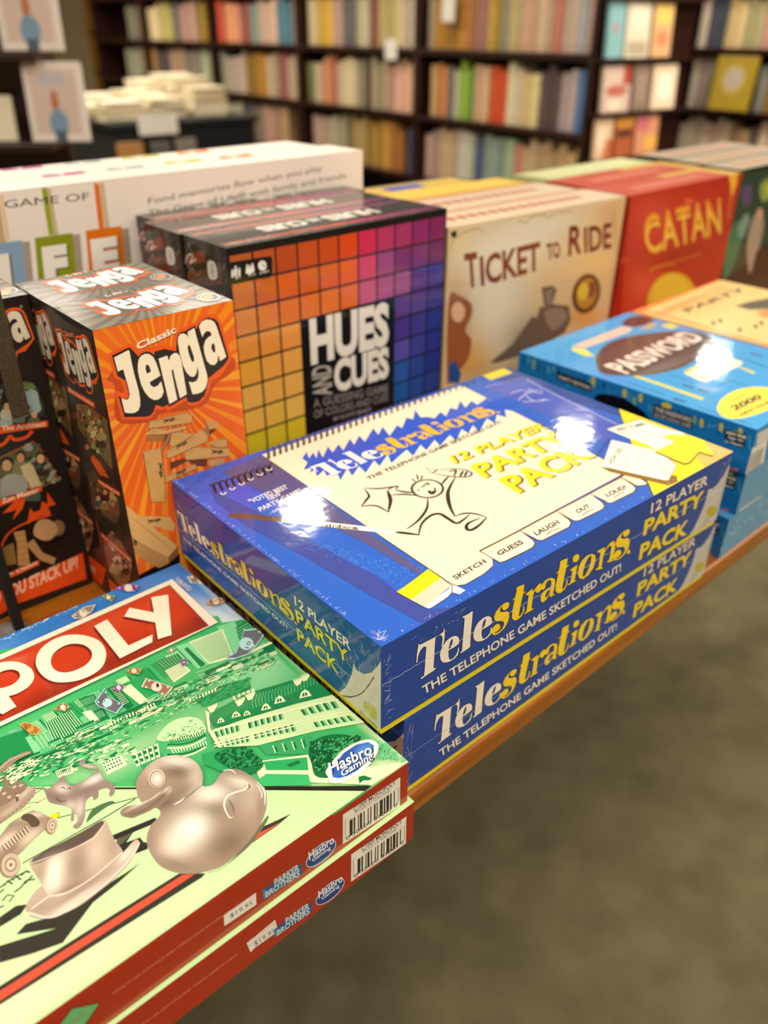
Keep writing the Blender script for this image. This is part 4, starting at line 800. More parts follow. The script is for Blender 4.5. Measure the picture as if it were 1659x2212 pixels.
('P',2795616,1.3,0,'3083 1405 3211 1394 3209 1372 3078 1381'),
('P',15529676,1.3,0,'3097 1354 3254 1339 3251 1317 3091 1330'),
('P',8707232,1.3,0,'3175 1424 3282 1415 3279 1393 3169 1399'),
('P',1014340,1.3,0,'3182 1359 3321 1346 3318 1324 3176 1335'),
('P',1014340,1.3,0,'3227 1367 3349 1356 3346 1334 3221 1342'),
('P',2795616,1.3,0,'3308 1437 3462 1424 3459 1402 3302 1412'),
('P',15529676,1.3,0,'3307 1359 3403 1350 3400 1328 3300 1334'),
('P',8707232,1.3,0,'3350 1360 3565 1341 3561 1318 3343 1335'),
('P',1014340,1.3,0,'3391 1356 3592 1338 3588 1316 3384 1332'),
('P',1014340,1.3,0,'3493 1455 3668 1441 3664 1417 3485 1429'),
('P',2795616,1.3,0,'3472 1345 3552 1338 3549 1316 3465 1321'),
('P',15529676,1.3,0,'3560 1418 3678 1408 3674 1385 3552 1392'),
('P',8707232,1.3,0,'3584 1383 3727 1371 3723 1348 3576 1358'),
('P',1014340,1.3,0,'3632 1388 3836 1371 3832 1348 3624 1363'),
('P',1014340,1.3,0,'3716 1447 3802 1441 3797 1417 3707 1421'),
('P',2795616,1.3,0,'3751 1430 3849 1422 3845 1398 3742 1403'),
('P',15529676,1.3,0,'3802 1435 4049 1416 4043 1392 3793 1409'),
('P',8707232,1.3,0,'3781 1332 3873 1324 3868 1301 3773 1307'),
('P',1014340,1.3,0,'3857 1375 3990 1364 3985 1341 3848 1349'),
('P',1014340,1.3,0,'3920 1398 4061 1386 4056 1363 3911 1372'),
('N',15529676,1.5,'2415 1497 3910 1403 3918 1215 2671 1255',(240,7,22,0.2,0.0),11),
('N',1014340,1.52,'2415 1497 3910 1403 3918 1215 2671 1255',(240,7,24,0.22,0.0),12),
('N',1014340,1.5,'2184 1532 2629 1396 2907 1083 2138 1398',(160,10,30,0.3,0.0),13),
('N',15529676,1.5,'2184 1532 2798 1300 2889 1048 2138 1398',(160,8,26,0.3,0.0),14),
('W',15529676,1.8,'2801 1443 3115 1416 3101 1379 2796 1411',(16,1,0.55,1)),
('W',1014340,1.8,'2855 1442 3324 1403 3317 1348 2841 1390',(20,2,0.45,0.4)),
('P',1014340,1.7,0,'3283 1288 3484 1274 3675 1211 3639 1117 3348 1172'),
('N',2795616,1.75,'3283 1288 3675 1211 3639 1117 3348 1172',(60,20,60,0.12,0),15),
('W',15529676,1.9,'3286 1295 3479 1267 3466 1244 3275 1265',(9,1,0.6,1)),
('W',15529676,1.9,'3508 1131 3668 1102 3638 1057 3492 1085',(5,1,0.6,1)),
('P',13167800,1.9,1,'2975 1119 3037 1181 3128 1203 3213 1166 3253 1093 3219 985 3096 1021'),
('N',2795616,1.95,'2996 1127 3202 1147 3223 1000 3053 1024',(50,6,16,0.3,0.2),16),
('P',5028468,1.85,0,'2961 1123 3237 1006 3186 804 3104 742 3006 861 2940 1020'),
('L',15529676,1.9,14,1,0,'3027 1100 3089 1049 3164 1019 3244 1018'),
('L',1014340,1.92,14,1,0,'3001 1052 3063 1002 3137 972 3216 970'),
('L',15529676,1.94,14,1,0,'2988 1029 3050 978 3123 949 3202 946'),
('L',1014340,1.96,14,1,0,'2963 982 3024 932 3097 903 3175 900'),
('L',15529676,1.98,14,1,0,'2954 965 3015 915 3087 886 3165 883'),
('W',1014340,2,'3027 1079 3226 997 3210 940 3022 1030',(15,1,0.4,0.8)),
('W',15529676,2,'2997 1004 3199 922 3183 875 2993 956',(13,1,0.4,0.8)),
('P',2795616,1.6,0,'2794 1114 2984 1103 2930 961 2806 970'),
('W',1014340,2,'2801 1108 2963 1085 2931 994 2789 1019',(5,2,0.55,0.6)),
('W',15529676,1.95,'2807 1119 2970 1097 2925 982 2783 1007',(5,1,0.8,0.9)),
('P',15529676,1.6,0,'2646 1177 2755 1165 2750 1069 2630 1077'),
('W',1014340,2,'2649 1174 2750 1159 2739 1078 2635 1088',(6,3,0.5,0.5)),
('P',15529676,1.6,0,'2415 1297 2506 1275 2490 1215 2410 1237'),
('W',1014340,2,'2418 1292 2498 1270 2486 1225 2416 1245',(8,1,0.4,0.9)),
('P',1014340,1.58,0,'2401 1310 2518 1281 2512 1267 2399 1292'),
('S',1870416,2.1,'3303 1078 3383 1098 3588 1098 3753 1042 3974 975 4050 964 4037 776 4039 703 3782 825 3627 860 3443 907 3282 983',[(3455,1043,140,63,3.08,3844200,0.5)]),
('L',7129228,2.15,5,0,0,'3548 954 3575 1006 3619 1054'),
('L',7129228,2.15,5,0,0,'3570 949 3597 1003 3639 1047'),
('L',7129228,2.15,5,0,0,'3591 945 3619 999 3660 1041'),
('L',7129228,2.15,5,0,0,'3612 941 3641 995 3680 1034'),
('L',7129228,2.15,5,0,0,'3634 937 3663 991 3700 1028'),
('L',7129228,2.15,5,0,0,'3655 932 3685 987 3721 1021'),
('L',7129228,2.15,5,0,0,'3677 928 3708 983 3741 1015'),
('L',7129228,2.15,5,0,0,'3699 924 3730 979 3762 1008'),
('L',7129228,2.15,5,0,0,'3720 920 3753 975 3783 1002'),
('L',7129228,2.15,5,0,0,'3742 915 3775 971 3803 995'),
('L',7129228,2.15,5,0,0,'3764 911 3798 967 3824 989'),
('L',7129228,2.15,5,0,0,'3786 907 3821 963 3845 982'),
('L',7129228,2.15,5,0,0,'3808 902 3844 959 3866 976'),
('L',7129228,2.15,5,0,0,'3830 898 3867 955 3887 969'),
('L',7129228,2.15,5,0,0,'3853 893 3890 951 3908 962'),
('L',7129228,2.15,5,0,0,'3875 889 3913 947 3929 956'),
('L',7129228,2.15,5,0,0,'3897 885 3937 943 3950 949'),
('L',7129228,2.15,5,0,0,'3920 880 3960 938 3971 942'),
('L',7129228,2.15,5,0,0,'3943 876 3984 934 3992 936'),
('L',7129228,2.15,5,0,0,'3965 871 4007 930 4014 929'),
('L',7129228,2.15,5,0,0,'3988 867 4031 926 4035 922'),
('L',7129228,2.15,5,0,0,'4011 862 4055 922 4057 915'),
('L',7129228,2.15,5,0,0,'4034 858 4078 917 4078 909'),
('L',7129228,2.15,5,0,0,'4057 853 4102 913 4100 902'),
('L',7129228,2.15,5,0,0,'4080 849 4127 909 4121 895'),
('L',7129228,2.15,5,0,0,'4103 844 4151 905 4143 888'),
('P',15529676,2.2,0,'3312 1136 3322 1110 3259 988 3236 808 3214 821 3237 976'),
('P',13955256,2.1,0,'3257 966 3449 917 3718 830 4032 709 4039 599 4003 399 3730 544 3399 681 3243 803'),
('W',5945468,2.25,'3260 947 3416 898 3384 840 3246 890',(5,1,0.75,0.9)),
('W',1014340,2.3,'3260 947 3416 898 3384 840 3246 890',(5,1,0.55,0.8)),
('W',15529676,2.35,'3260 947 3416 898 3384 840 3246 890',(10,2,0.12,1)),
('W',5945468,2.25,'3456 879 3675 801 3646 745 3430 822',(6,1,0.75,0.9)),
('W',1014340,2.3,'3456 879 3675 801 3646 745 3430 822',(6,1,0.55,0.8)),
('W',15529676,2.35,'3456 879 3675 801 3646 745 3430 822',(12,2,0.12,1)),
('W',5945468,2.25,'3761 750 3993 674 3969 585 3749 687',(5,1,0.75,0.9)),
('W',1014340,2.3,'3761 750 3993 674 3969 585 3749 687',(5,1,0.55,0.8)),
('W',15529676,2.35,'3761 750 3993 674 3969 585 3749 687',(10,2,0.12,1)),
('W',5945468,2.25,'3273 852 3414 782 3382 726 3256 791',(5,1,0.75,0.9)),
('W',1014340,2.3,'3273 852 3414 782 3382 726 3256 791',(5,1,0.5,0.8)),
('W',15529676,2.35,'3273 852 3414 782 3382 726 3256 791',(10,2,0.14,1)),
('W',5945468,2.25,'3430 775 3672 674 3647 609 3411 730',(7,1,0.75,0.9)),
('W',1014340,2.3,'3430 775 3672 674 3647 609 3411 730',(7,1,0.5,0.8)),
('W',15529676,2.35,'3430 775 3672 674 3647 609 3411 730',(14,2,0.14,1)),
('W',5945468,2.25,'3760 612 3981 500 3977 438 3745 562',(6,1,0.75,0.9)),
('W',1014340,2.3,'3760 612 3981 500 3977 438 3745 562',(6,1,0.5,0.8)),
('W',15529676,2.35,'3760 612 3981 500 3977 438 3745 562',(12,2,0.14,1)),
('P',3844200,2.2,0,'3399 681 3682 539 3660 452 3607 409 3400 590'),
('W',1014340,2.3,'3458 614 3668 520 3640 454 3445 566',(4,1,0.4,0.9)),
('W',15529676,2.32,'3464 623 3675 529 3640 454 3445 566',(4,1,0.12,1)),
('L',15529676,2.36,16,0,0,'3267 958 3517 858 3868 724 4064 629'),
('L',15529676,2.36,12,0,0,'3209 862 3454 763 3796 630 3987 536'),
('L',15529676,2.36,9,0,0,'3197 843 3441 743 3781 610 3972 517'),
('P',15529676,2.4,0,'3310 994 3332 1016 3352 1022 3358 1004 3354 975'),
('P',1014340,2.45,0,'3323 995 3336 1010 3349 1003 3343 987'),
('L',15529676,2.5,4,0,0,'3346 1011 3333 990'),
('P',15529676,2.4,0,'3401 973 3429 1000 3453 1006 3460 984 3455 949'),
('P',1014340,2.45,0,'3418 974 3433 992 3449 984 3442 964'),
('L',15529676,2.5,4,0,0,'3445 993 3429 968'),
('P',15529676,2.4,0,'3465 939 3488 962 3508 967 3514 949 3510 920'),
('P',1014340,2.45,0,'3478 940 3491 955 3505 948 3499 932'),
('L',15529676,2.5,4,0,0,'3502 956 3488 935'),
('P',15529676,2.4,0,'3573 902 3604 931 3631 938 3638 914 3632 876'),
('P',1014340,2.45,0,'3591 903 3608 923 3626 914 3618 893'),
('L',15529676,2.5,4,0,0,'3622 924 3603 897'),
('P',15529676,2.4,0,'3668 896 3705 930 3738 938 3745 910 3737 866'),
('P',1014340,2.45,0,'3689 898 3710 920 3731 910 3721 885'),
('L',15529676,2.5,4,0,0,'3726 922 3704 890'),
('P',15529676,2.4,0,'3817 831 3858 867 3894 875 3902 845 3892 798'),
('P',1014340,2.45,0,'3840 832 3863 856 3886 845 3874 819'),
('L',15529676,2.5,4,0,0,'3881 858 3856 824'),
('P',15529676,2.42,0,'3335 1158 3402 1146 3392 1124 3349 1095 3326 1098'),
('W',1014340,2.46,'3339 1157 3399 1145 3390 1130 3334 1138',(5,1,0.3,0.8)),
('P',15529676,2.42,0,'3497 1092 3565 1080 3555 1058 3511 1029 3487 1032'),
('W',1014340,2.46,'3501 1092 3563 1079 3553 1063 3495 1073',(5,1,0.3,0.8)),
('P',15529676,2.42,0,'3574 1093 3644 1081 3633 1058 3588 1029 3564 1033'),
('W',1014340,2.46,'3578 1093 3641 1080 3631 1064 3573 1074',(5,1,0.3,0.8)),
('P',15529676,2.42,0,'3885 999 3958 986 3946 963 3897 934 3871 938'),
('W',1014340,2.46,'3889 998 3955 985 3944 969 3882 979',(5,1,0.3,0.8)),
('P',15529676,2.42,0,'3945 1001 4020 988 4007 965 3957 936 3931 940'),
('W',1014340,2.46,'3950 1000 4016 987 4005 971 3943 981',(5,1,0.3,0.8)),
('P',15398600,2.15,0,'3318 590 3594 421 3604 240 3996 -5 3934 -22 3720 14 3266 453 3277 498'),
('P',3125352,2.2,0,'3356 556 3568 414 3516 331 3333 492'),
('P',1014340,2.22,0,'3446 449 3516 430 3516 402 3446 420'),
('P',3981428,2.2,0,'3236 466 3318 470 3497 306 3466 237 3230 428'),
('P',1014340,2.5,1,'3156 775 3212 785 3285 758 3328 683 3352 611 3344 538 3289 516 3236 541 3191 609 3160 700'),
('P',1339452,2.5,1,'3634 474 3688 488 3762 469 3845 404 3892 309 3875 248 3794 259 3696 287 3617 242 3578 207 3522 270 3561 363 3587 426'),
('P',2795616,2.49,0,'3116 839 3179 813 3166 694 3182 610 3131 654 3083 767'),
('N',3121248,2.6,'3168 794 3347 711 3344 538 3182 610',(170,7,16,0.6,0.3),17),
('N',678448,2.65,'3168 794 3347 711 3344 538 3182 610',(120,7,16,0.6,0.3),18),
('N',3976808,2.6,'3648 493 3908 341 3862 259 3528 278',(200,8,18,0.6,0.3),19),
('N',678448,2.65,'3648 493 3908 341 3842 262 3528 278',(180,8,18,0.6,0.3),20),
('N',8179860,2.7,'3648 493 3908 341 3862 259 3528 278',(60,5,10,0.6,0.3),21),
('P',1014340,2.5,0,'3703 104 3732 92 3756 43 3734 43 3709 65 3676 64'),
('N',7131280,2.55,'3951 257 3987 165 3989 1 3876 130',(70,8,22,0.4,0.5),22),
('S',12905644,3,'761 2584 2132 1382 3232 416 3681 14 4050 -15 4255 -195 3782 -298 3047 -31 1808 -19 1126 -29 598 436',[(1989,86,496,141,3.07,16052928,0.7),(1623,198,433,263,2.11,15789760,0.6)]),
('P',2368028,3.2,0,'3253 397 3718 -2 3743 -22 3669 -8 3246 371'),
('P',2368028,3.2,0,'2281 1238 2314 1212 2311 1206 2277 1229'),
('P',2368028,3.2,0,'2620 947 2719 860 2713 847 2613 934'),
('L',2767396,3.2,5,0,0,'2060 1174 2311 1206'),
('L',2767396,3.2,7,0,0,'2051 809 2518 794 2669 800'),
('L',2767396,3.2,6,0,0,'2297 959 2688 798'),
('L',2767396,3.2,4,0,0,'2128 1215 2262 1128'),
('L',12603440,3.2,5,0,0,'2243 1129 2300 1131'),
('L',12603440,3.2,4,0,0,'2154 1134 2216 1131'),
('P',15788056,3.2,0,'2263 1002 2296 1003 2316 980 2291 957 2256 973'),
('P',2763296,3.15,0,'2288 1005 2311 994 2318 979 2294 954 2285 976'),
('P',2894374,3.2,0,'2470 662 2694 614 2690 578 2467 627'),
('P',2894374,3.2,0,'2462 586 2574 553 2574 515 2589 498 2571 463 2508 479 2463 519'),
('P',3420716,3.2,0,'2508 413 2360 382 2230 366 2037 266 2016 273 1912 309 1780 366 1808 448 2042 356 1887 451 1942 473 2110 402 2285 412 2428 410'),
('P',3420716,3.2,0,'1858 590 1940 597 1986 568 1942 538 1840 539'),
('P',5921352,3.15,0,'2477 627 2562 606 2292 504 2432 533'),
('P',3420716,3.2,0,'1722 261 2622 229 2725 141 2700 133 1721 176 1697 188'),
('P',14177340,3.3,0,'1714 237 2634 209 2680 172 1720 194'),
('P',3420716,3.2,0,'2929 149 3032 194 3182 163 3262 148 3163 135 2940 133'),
('P',14177340,3.3,0,'2949 148 3024 167 3189 140 2995 138 2912 138'),
('L',3420716,3.3,9,0,0,'1912 746 1964 755 2055 750'),
('L',3420716,3.3,9,0,0,'1935 743 1958 760 1970 725'),
('L',3420716,3.3,9,0,0,'1977 744 1999 759 2010 721'),
('L',3420716,3.3,9,0,0,'2019 744 2046 751 2061 732'),
('L',3420716,3.3,9,0,0,'1900 667 1930 682 1953 656 1923 641'),
('L',3420716,3.3,9,0,0,'1960 674 1995 679'),
('L',3420716,3.3,9,0,0,'1995 679 2027 699 2065 678'),
('L',3420716,3.3,9,0,0,'2014 686 2063 705'),
('L',3420716,3.3,9,0,0,'1876 642 1897 635'),
('L',3420716,3.3,9,0,0,'1902 719 1929 725'),
('P',6974034,3.4,1,'3087 196 3159 222 3132 192 2999 134 2888 115 2791 111 2729 142 2835 112'),
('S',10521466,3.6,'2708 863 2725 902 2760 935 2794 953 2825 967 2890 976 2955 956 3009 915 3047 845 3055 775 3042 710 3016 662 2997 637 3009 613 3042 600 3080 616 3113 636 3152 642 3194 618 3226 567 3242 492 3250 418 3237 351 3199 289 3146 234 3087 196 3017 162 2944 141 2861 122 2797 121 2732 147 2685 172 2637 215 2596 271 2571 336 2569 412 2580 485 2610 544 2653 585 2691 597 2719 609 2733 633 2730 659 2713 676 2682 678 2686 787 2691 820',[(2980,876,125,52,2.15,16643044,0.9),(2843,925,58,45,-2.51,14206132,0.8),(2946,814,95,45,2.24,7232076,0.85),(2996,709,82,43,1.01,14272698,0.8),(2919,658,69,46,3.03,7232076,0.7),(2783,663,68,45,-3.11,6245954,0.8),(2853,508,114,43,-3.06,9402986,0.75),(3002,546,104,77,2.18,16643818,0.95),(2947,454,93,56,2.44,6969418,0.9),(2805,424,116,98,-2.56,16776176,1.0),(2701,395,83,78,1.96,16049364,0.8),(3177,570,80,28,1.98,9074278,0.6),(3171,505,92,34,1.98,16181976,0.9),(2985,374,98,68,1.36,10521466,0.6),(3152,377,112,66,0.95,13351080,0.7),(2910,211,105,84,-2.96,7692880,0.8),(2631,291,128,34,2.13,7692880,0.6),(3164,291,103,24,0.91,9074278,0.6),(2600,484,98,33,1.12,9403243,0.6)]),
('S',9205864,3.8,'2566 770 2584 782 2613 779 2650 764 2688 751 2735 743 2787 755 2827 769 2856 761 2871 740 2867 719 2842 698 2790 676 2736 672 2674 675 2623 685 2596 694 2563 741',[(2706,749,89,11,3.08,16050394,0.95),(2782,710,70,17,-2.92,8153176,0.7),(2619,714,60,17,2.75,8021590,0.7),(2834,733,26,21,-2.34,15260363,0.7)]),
('L',7626831,3.9,8,1,1,'2599 700 2614 710 2660 697 2739 702 2815 721 2850 738'),
('P',15260876,3.8,0,'2852 803 2840 792 2827 786 2813 785 2801 789 2791 798 2784 810 2780 826 2780 844 2784 862 2791 879 2801 894 2814 905 2827 911 2841 913 2853 909 2863 900 2871 887 2875 870 2874 852 2870 834 2863 817'),
('P',9074278,3.84,0,'2849 805 2837 796 2825 790 2813 789 2802 792 2793 800 2786 811 2783 826 2783 842 2787 858 2793 874 2803 887 2814 897 2826 903 2839 905 2850 901 2859 893 2866 881 2869 867 2869 851 2865 834 2858 819'),
('S',14206644,3.9,'2847 809 2830 797 2813 794 2799 801 2790 817 2788 839 2794 862 2806 882 2823 894 2840 898 2855 890 2864 874 2866 852 2860 829',[(2828,846,23,15,1.3,16775920,0.9)]),
('L',9073764,4,10,1,1,'2997 637 2951 631 2906 622 2836 617 2792 618'),
('L',16445666,4,9,1,1,'2881 625 2844 619 2807 623'),
('L',16445666,4,12,1,1,'3153 532 3190 500 3191 469 3166 452 3113 469 3070 478 3036 461 3009 418 2996 348 3012 342'),
('L',9073764,4,14,1,1,'3055 453 3046 395 3026 348'),
('L',16775920,4,8,1,1,'3244 452 3238 379 3216 331 3186 291'),
('L',9073764,4,10,1,1,'3195 475 3192 449 3166 442'),
('L',16775920,4,6,1,1,'3231 444 3221 375 3199 337'),
('L',16774888,4,8,1,1,'3141 648 3176 623 3184 580'),
('P',3818544,3.4,1,'2384 708 2423 515 2173 392 2070 426 2293 429'),
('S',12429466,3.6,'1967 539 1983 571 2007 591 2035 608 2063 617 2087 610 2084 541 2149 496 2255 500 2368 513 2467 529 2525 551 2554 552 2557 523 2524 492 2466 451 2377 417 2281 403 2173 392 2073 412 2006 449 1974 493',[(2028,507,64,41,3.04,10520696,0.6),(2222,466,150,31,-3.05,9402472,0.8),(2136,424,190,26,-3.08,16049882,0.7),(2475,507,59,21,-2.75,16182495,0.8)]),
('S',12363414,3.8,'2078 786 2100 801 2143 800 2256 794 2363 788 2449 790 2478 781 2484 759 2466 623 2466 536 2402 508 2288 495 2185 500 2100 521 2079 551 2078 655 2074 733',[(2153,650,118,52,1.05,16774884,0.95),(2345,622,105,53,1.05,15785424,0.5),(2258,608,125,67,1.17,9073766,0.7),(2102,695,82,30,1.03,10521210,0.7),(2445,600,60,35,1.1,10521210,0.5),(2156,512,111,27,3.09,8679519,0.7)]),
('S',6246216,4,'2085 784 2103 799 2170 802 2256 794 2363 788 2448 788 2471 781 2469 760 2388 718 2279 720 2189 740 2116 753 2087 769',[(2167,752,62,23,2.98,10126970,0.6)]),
('L',15259850,4.1,7,1,0,'2082 537 2167 498 2288 495 2417 521 2464 531'),
('L',15787224,4.1,7,0,0,'1989 531 2084 541'),
('L',15259850,4.1,10,1,0,'1970 525 2039 430 2137 407 2306 418 2475 469 2555 524'),
('L',15259850,4.15,5,1,0,'2081 779 2191 745 2296 718 2395 712 2480 762'),
('P',5271628,3.4,1,'2401 831 2465 890 2556 877 2572 848 2525 852 2454 842'),
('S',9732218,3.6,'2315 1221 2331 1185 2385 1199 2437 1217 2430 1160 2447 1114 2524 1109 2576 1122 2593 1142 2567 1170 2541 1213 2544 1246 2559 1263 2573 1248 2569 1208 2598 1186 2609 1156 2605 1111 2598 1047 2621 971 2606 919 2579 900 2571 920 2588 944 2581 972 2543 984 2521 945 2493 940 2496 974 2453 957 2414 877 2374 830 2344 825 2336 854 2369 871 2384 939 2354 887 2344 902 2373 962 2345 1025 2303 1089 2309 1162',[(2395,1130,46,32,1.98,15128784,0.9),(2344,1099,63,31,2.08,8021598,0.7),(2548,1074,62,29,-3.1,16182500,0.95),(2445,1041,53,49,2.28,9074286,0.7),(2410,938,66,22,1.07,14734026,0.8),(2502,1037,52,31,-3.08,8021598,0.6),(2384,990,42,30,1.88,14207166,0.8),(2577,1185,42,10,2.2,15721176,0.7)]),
('L',4864564,3.9,5,1,0,'2385 1140 2400 1140 2402 1119'),
('L',4864564,3.9,5,1,0,'2411 1110 2426 1114 2428 1097'),
('L',4864564,3.9,5,1,0,'2340 1089 2353 1051 2377 1039'),
('L',4864564,3.9,4,1,0,'2369 1086 2379 1085'),
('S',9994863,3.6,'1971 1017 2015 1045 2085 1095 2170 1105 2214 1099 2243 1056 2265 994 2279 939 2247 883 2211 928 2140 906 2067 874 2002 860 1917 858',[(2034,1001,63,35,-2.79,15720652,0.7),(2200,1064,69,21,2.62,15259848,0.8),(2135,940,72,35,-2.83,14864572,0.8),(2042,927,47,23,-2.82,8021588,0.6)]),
('P',5916732,3.8,1,'2146 1084 2169 1103 2200 1076 2214 1015 2205 982 2182 982 2167 1001 2164 1040'),
('L',7100486,3.8,6,0,0,'2009 983 2014 942'),
('L',7100486,3.8,6,0,0,'2026 988 2030 946'),
('L',7100486,3.8,6,0,0,'2042 992 2045 949'),
('L',7100486,3.8,6,0,0,'2058 997 2061 952'),
('L',7100486,3.8,6,0,0,'2075 1001 2078 956'),
('L',7100486,3.8,6,0,0,'2091 1006 2094 959'),
('L',7100486,3.8,6,0,0,'2108 1010 2110 962'),
('L',7100486,3.8,6,0,0,'2125 1015 2126 966'),
('L',7100486,3.8,6,0,0,'2142 1020 2143 969'),
('L',15786188,3.82,4,0,0,'2015 983 2020 942'),
('L',15786188,3.82,4,0,0,'2032 988 2036 946'),
('L',15786188,3.82,4,0,0,'2048 992 2052 949'),
('L',15786188,3.82,4,0,0,'2064 997 2068 952'),
('L',15786188,3.82,4,0,0,'2081 1001 2084 956'),
('L',15786188,3.82,4,0,0,'2098 1006 2100 959'),
('L',15786188,3.82,4,0,0,'2114 1011 2116 962'),
('L',15786188,3.82,4,0,0,'2131 1015 2132 966'),
('L',15786188,3.82,4,0,0,'2148 1020 2149 969'),
('P',9073762,3.9,0,'2271 904 2262 892 2252 883 2242 879 2233 878 2225 882 2219 890 2216 902 2215 915 2217 931 2222 946 2229 960 2238 972 2247 981 2257 986 2267 987 2275 983 2281 974 2284 963 2285 949 2283 933 2278 918'),
('P',12889754,3.95,0,'2274 906 2266 895 2257 888 2248 884 2240 883 2233 887 2228 894 2224 904 2224 917 2226 930 2230 944 2236 957 2244 968 2253 976 2262 980 2271 981 2278 977 2283 970 2286 959 2287 947 2285 933 2280 919'),
('P',9402984,4,0,'2267 916 2262 909 2256 905 2251 902 2246 902 2241 904 2238 909 2236 915 2236 922 2237 931 2240 939 2244 947 2248 954 2254 959 2259 961 2265 961 2269 959 2272 955 2274 948 2274 941 2273 932 2270 924'),
('P',14075058,4.05,0,'2264 920 2260 915 2256 911 2252 909 2248 909 2245 911 2242 914 2241 919 2240 925 2241 931 2243 937 2246 943 2250 948 2254 952 2258 954 2262 954 2266 953 2268 949 2270 944 2270 939 2269 932 2267 926'),
('P',8021588,4.1,0,'2258 927 2257 925 2255 924 2254 923 2253 923 2251 924 2250 925 2250 927 2250 929 2250 931 2251 934 2252 936 2253 938 2255 939 2256 940 2258 940 2259 939 2260 938 2260 936 2260 934 2260 932 2259 929'),
('P',9073762,3.9,0,'2034 792 2022 776 2008 765 1994 760 1980 762 1967 770 1957 783 1950 801 1947 822 1948 845 1953 867 1962 888 1973 904 1987 916 2002 921 2016 920 2029 912 2040 898 2047 880 2049 858 2048 835 2043 812'),
('P',12889754,3.95,0,'2035 797 2024 782 2012 772 1999 768 1987 769 1975 776 1966 788 1960 804 1957 823 1958 844 1963 864 1970 882 1981 898 1993 908 2006 913 2019 912 2031 905 2040 892 2047 875 2049 856 2048 835 2043 815'),
('P',9402984,4,0,'2022 813 2016 804 2008 798 2001 795 1993 796 1986 801 1980 808 1976 818 1975 830 1975 842 1978 854 1983 866 1989 875 1997 881 2005 884 2013 883 2020 879 2026 871 2029 861 2031 849 2030 837 2027 824'),
('P',14075058,4.05,0,'2018 819 2013 813 2007 808 2001 806 1995 806 1990 810 1986 815 1983 823 1981 832 1982 841 1984 851 1988 859 1993 866 1998 871 2004 873 2010 873 2016 870 2020 864 2023 856 2024 847 2024 837 2022 828'),
('P',8021588,4.1,0,'2008 832 2006 830 2004 828 2002 827 2000 828 1998 829 1997 831 1996 834 1995 837 1995 840 1996 844 1997 847 1999 849 2001 851 2003 852 2005 851 2007 850 2009 848 2010 845 2010 842 2010 839 2009 835'),
('S',10521208,3.6,'2030 1243 2087 1252 2151 1278 2233 1274 2285 1256 2285 1228 2258 1191 2186 1147 2099 1132 1986 1112',[(2220,1239,61,20,-2.8,14206644,0.7),(2116,1181,65,20,-2.95,13153956,0.7)]),
('P',9073762,3.7,0,'2115 1332 2145 1366 2171 1387 2166 1333 2207 1356 2226 1358 2250 1318 2250 1274 2206 1252 2136 1238 2083 1240'),
('P',9073762,3.75,0,'2162 1414 2193 1466 2179 1399 2193 1395 2169 1330 2148 1348'),
('P',13021856,3.85,0,'2148 1312 2145 1306 2139 1303 2131 1304 2126 1309 2124 1315 2126 1321 2133 1324 2140 1323 2146 1318'),
('P',13021856,3.85,0,'2207 1321 2204 1315 2198 1312 2190 1313 2184 1318 2183 1325 2185 1330 2192 1333 2199 1332 2205 1328'),
('P',13021856,3.85,0,'2240 1308 2237 1302 2230 1299 2223 1300 2217 1305 2215 1311 2218 1317 2225 1320 2232 1319 2238 1314'),
('P',13021856,3.85,0,'2161 1270 2158 1264 2152 1261 2144 1262 2138 1267 2137 1274 2139 1279 2146 1282 2153 1281 2159 1276'),
('P',13021856,3.85,0,'2200 1251 2197 1245 2191 1242 2183 1243 2177 1248 2176 1254 2179 1260 2185 1263 2192 1262 2198 1257'),
('P',5917246,3.9,0,'2058 1133 2055 1130 2053 1132 2053 1137 2055 1140 2058 1138'),
('P',5917246,3.9,0,'2082 1139 2079 1136 2076 1139 2076 1144 2079 1146 2082 1144'),
('P',5917246,3.9,0,'2105 1145 2103 1143 2100 1145 2100 1150 2103 1153 2105 1150'),
('P',5917246,3.9,0,'2129 1152 2126 1149 2124 1151 2124 1156 2126 1159 2129 1157'),
('P',5917246,3.9,0,'2153 1158 2151 1155 2148 1158 2148 1163 2151 1166 2153 1163'),
('P',5917246,3.9,0,'2178 1165 2175 1162 2172 1164 2172 1169 2175 1172 2178 1170'),
('P',5917246,3.9,0,'2202 1171 2199 1168 2196 1171 2197 1176 2199 1179 2202 1176'),
('P',5917246,3.9,0,'2227 1178 2224 1175 2221 1177 2221 1183 2224 1185 2227 1183'),
('P',5917246,3.9,0,'2252 1184 2249 1182 2246 1184 2246 1189 2249 1192 2252 1189'),
('P',6969934,3.8,0,'2181 1273 2197 1272 2180 1211 2164 1213'),
('P',10126452,3.6,0,'2182 1527 2249 1552 2333 1542 2371 1522 2355 1506 2281 1507 2206 1487 2161 1465'),
('L',14733504,3.7,5,1,0,'2175 1506 2253 1536 2353 1517'),
('P',16182486,4.5,0,'3841 2526 3830 1833 1642 1845 1796 2499'),
('P',5909016,4.55,0,'3791 2472 3761 1843 1661 1926 1784 2446'),
('S',13122588,4.6,'3784 2464 3785 2463 3758 1851 3758 1849 2305 1880 1664 1937 1782 2439 2503 2453',[(3726,1900,330,110,3.13,6954770,0.8),(3099,1930,484,103,-3.12,8005142,0.75),(3753,2188,391,74,1.07,12728864,0.5),(2610,1857,303,127,-3.11,7347216,0.7),(3290,2332,295,115,-3.07,14703156,0.5),(2588,2378,96,72,-2.91,15769728,0.3)]),
('P',8002576,4.8,0,'3585 2400 3698 2349 3490 1910 3395 1934 3469 2112 3331 2322 3407 2391 3516 2223'),
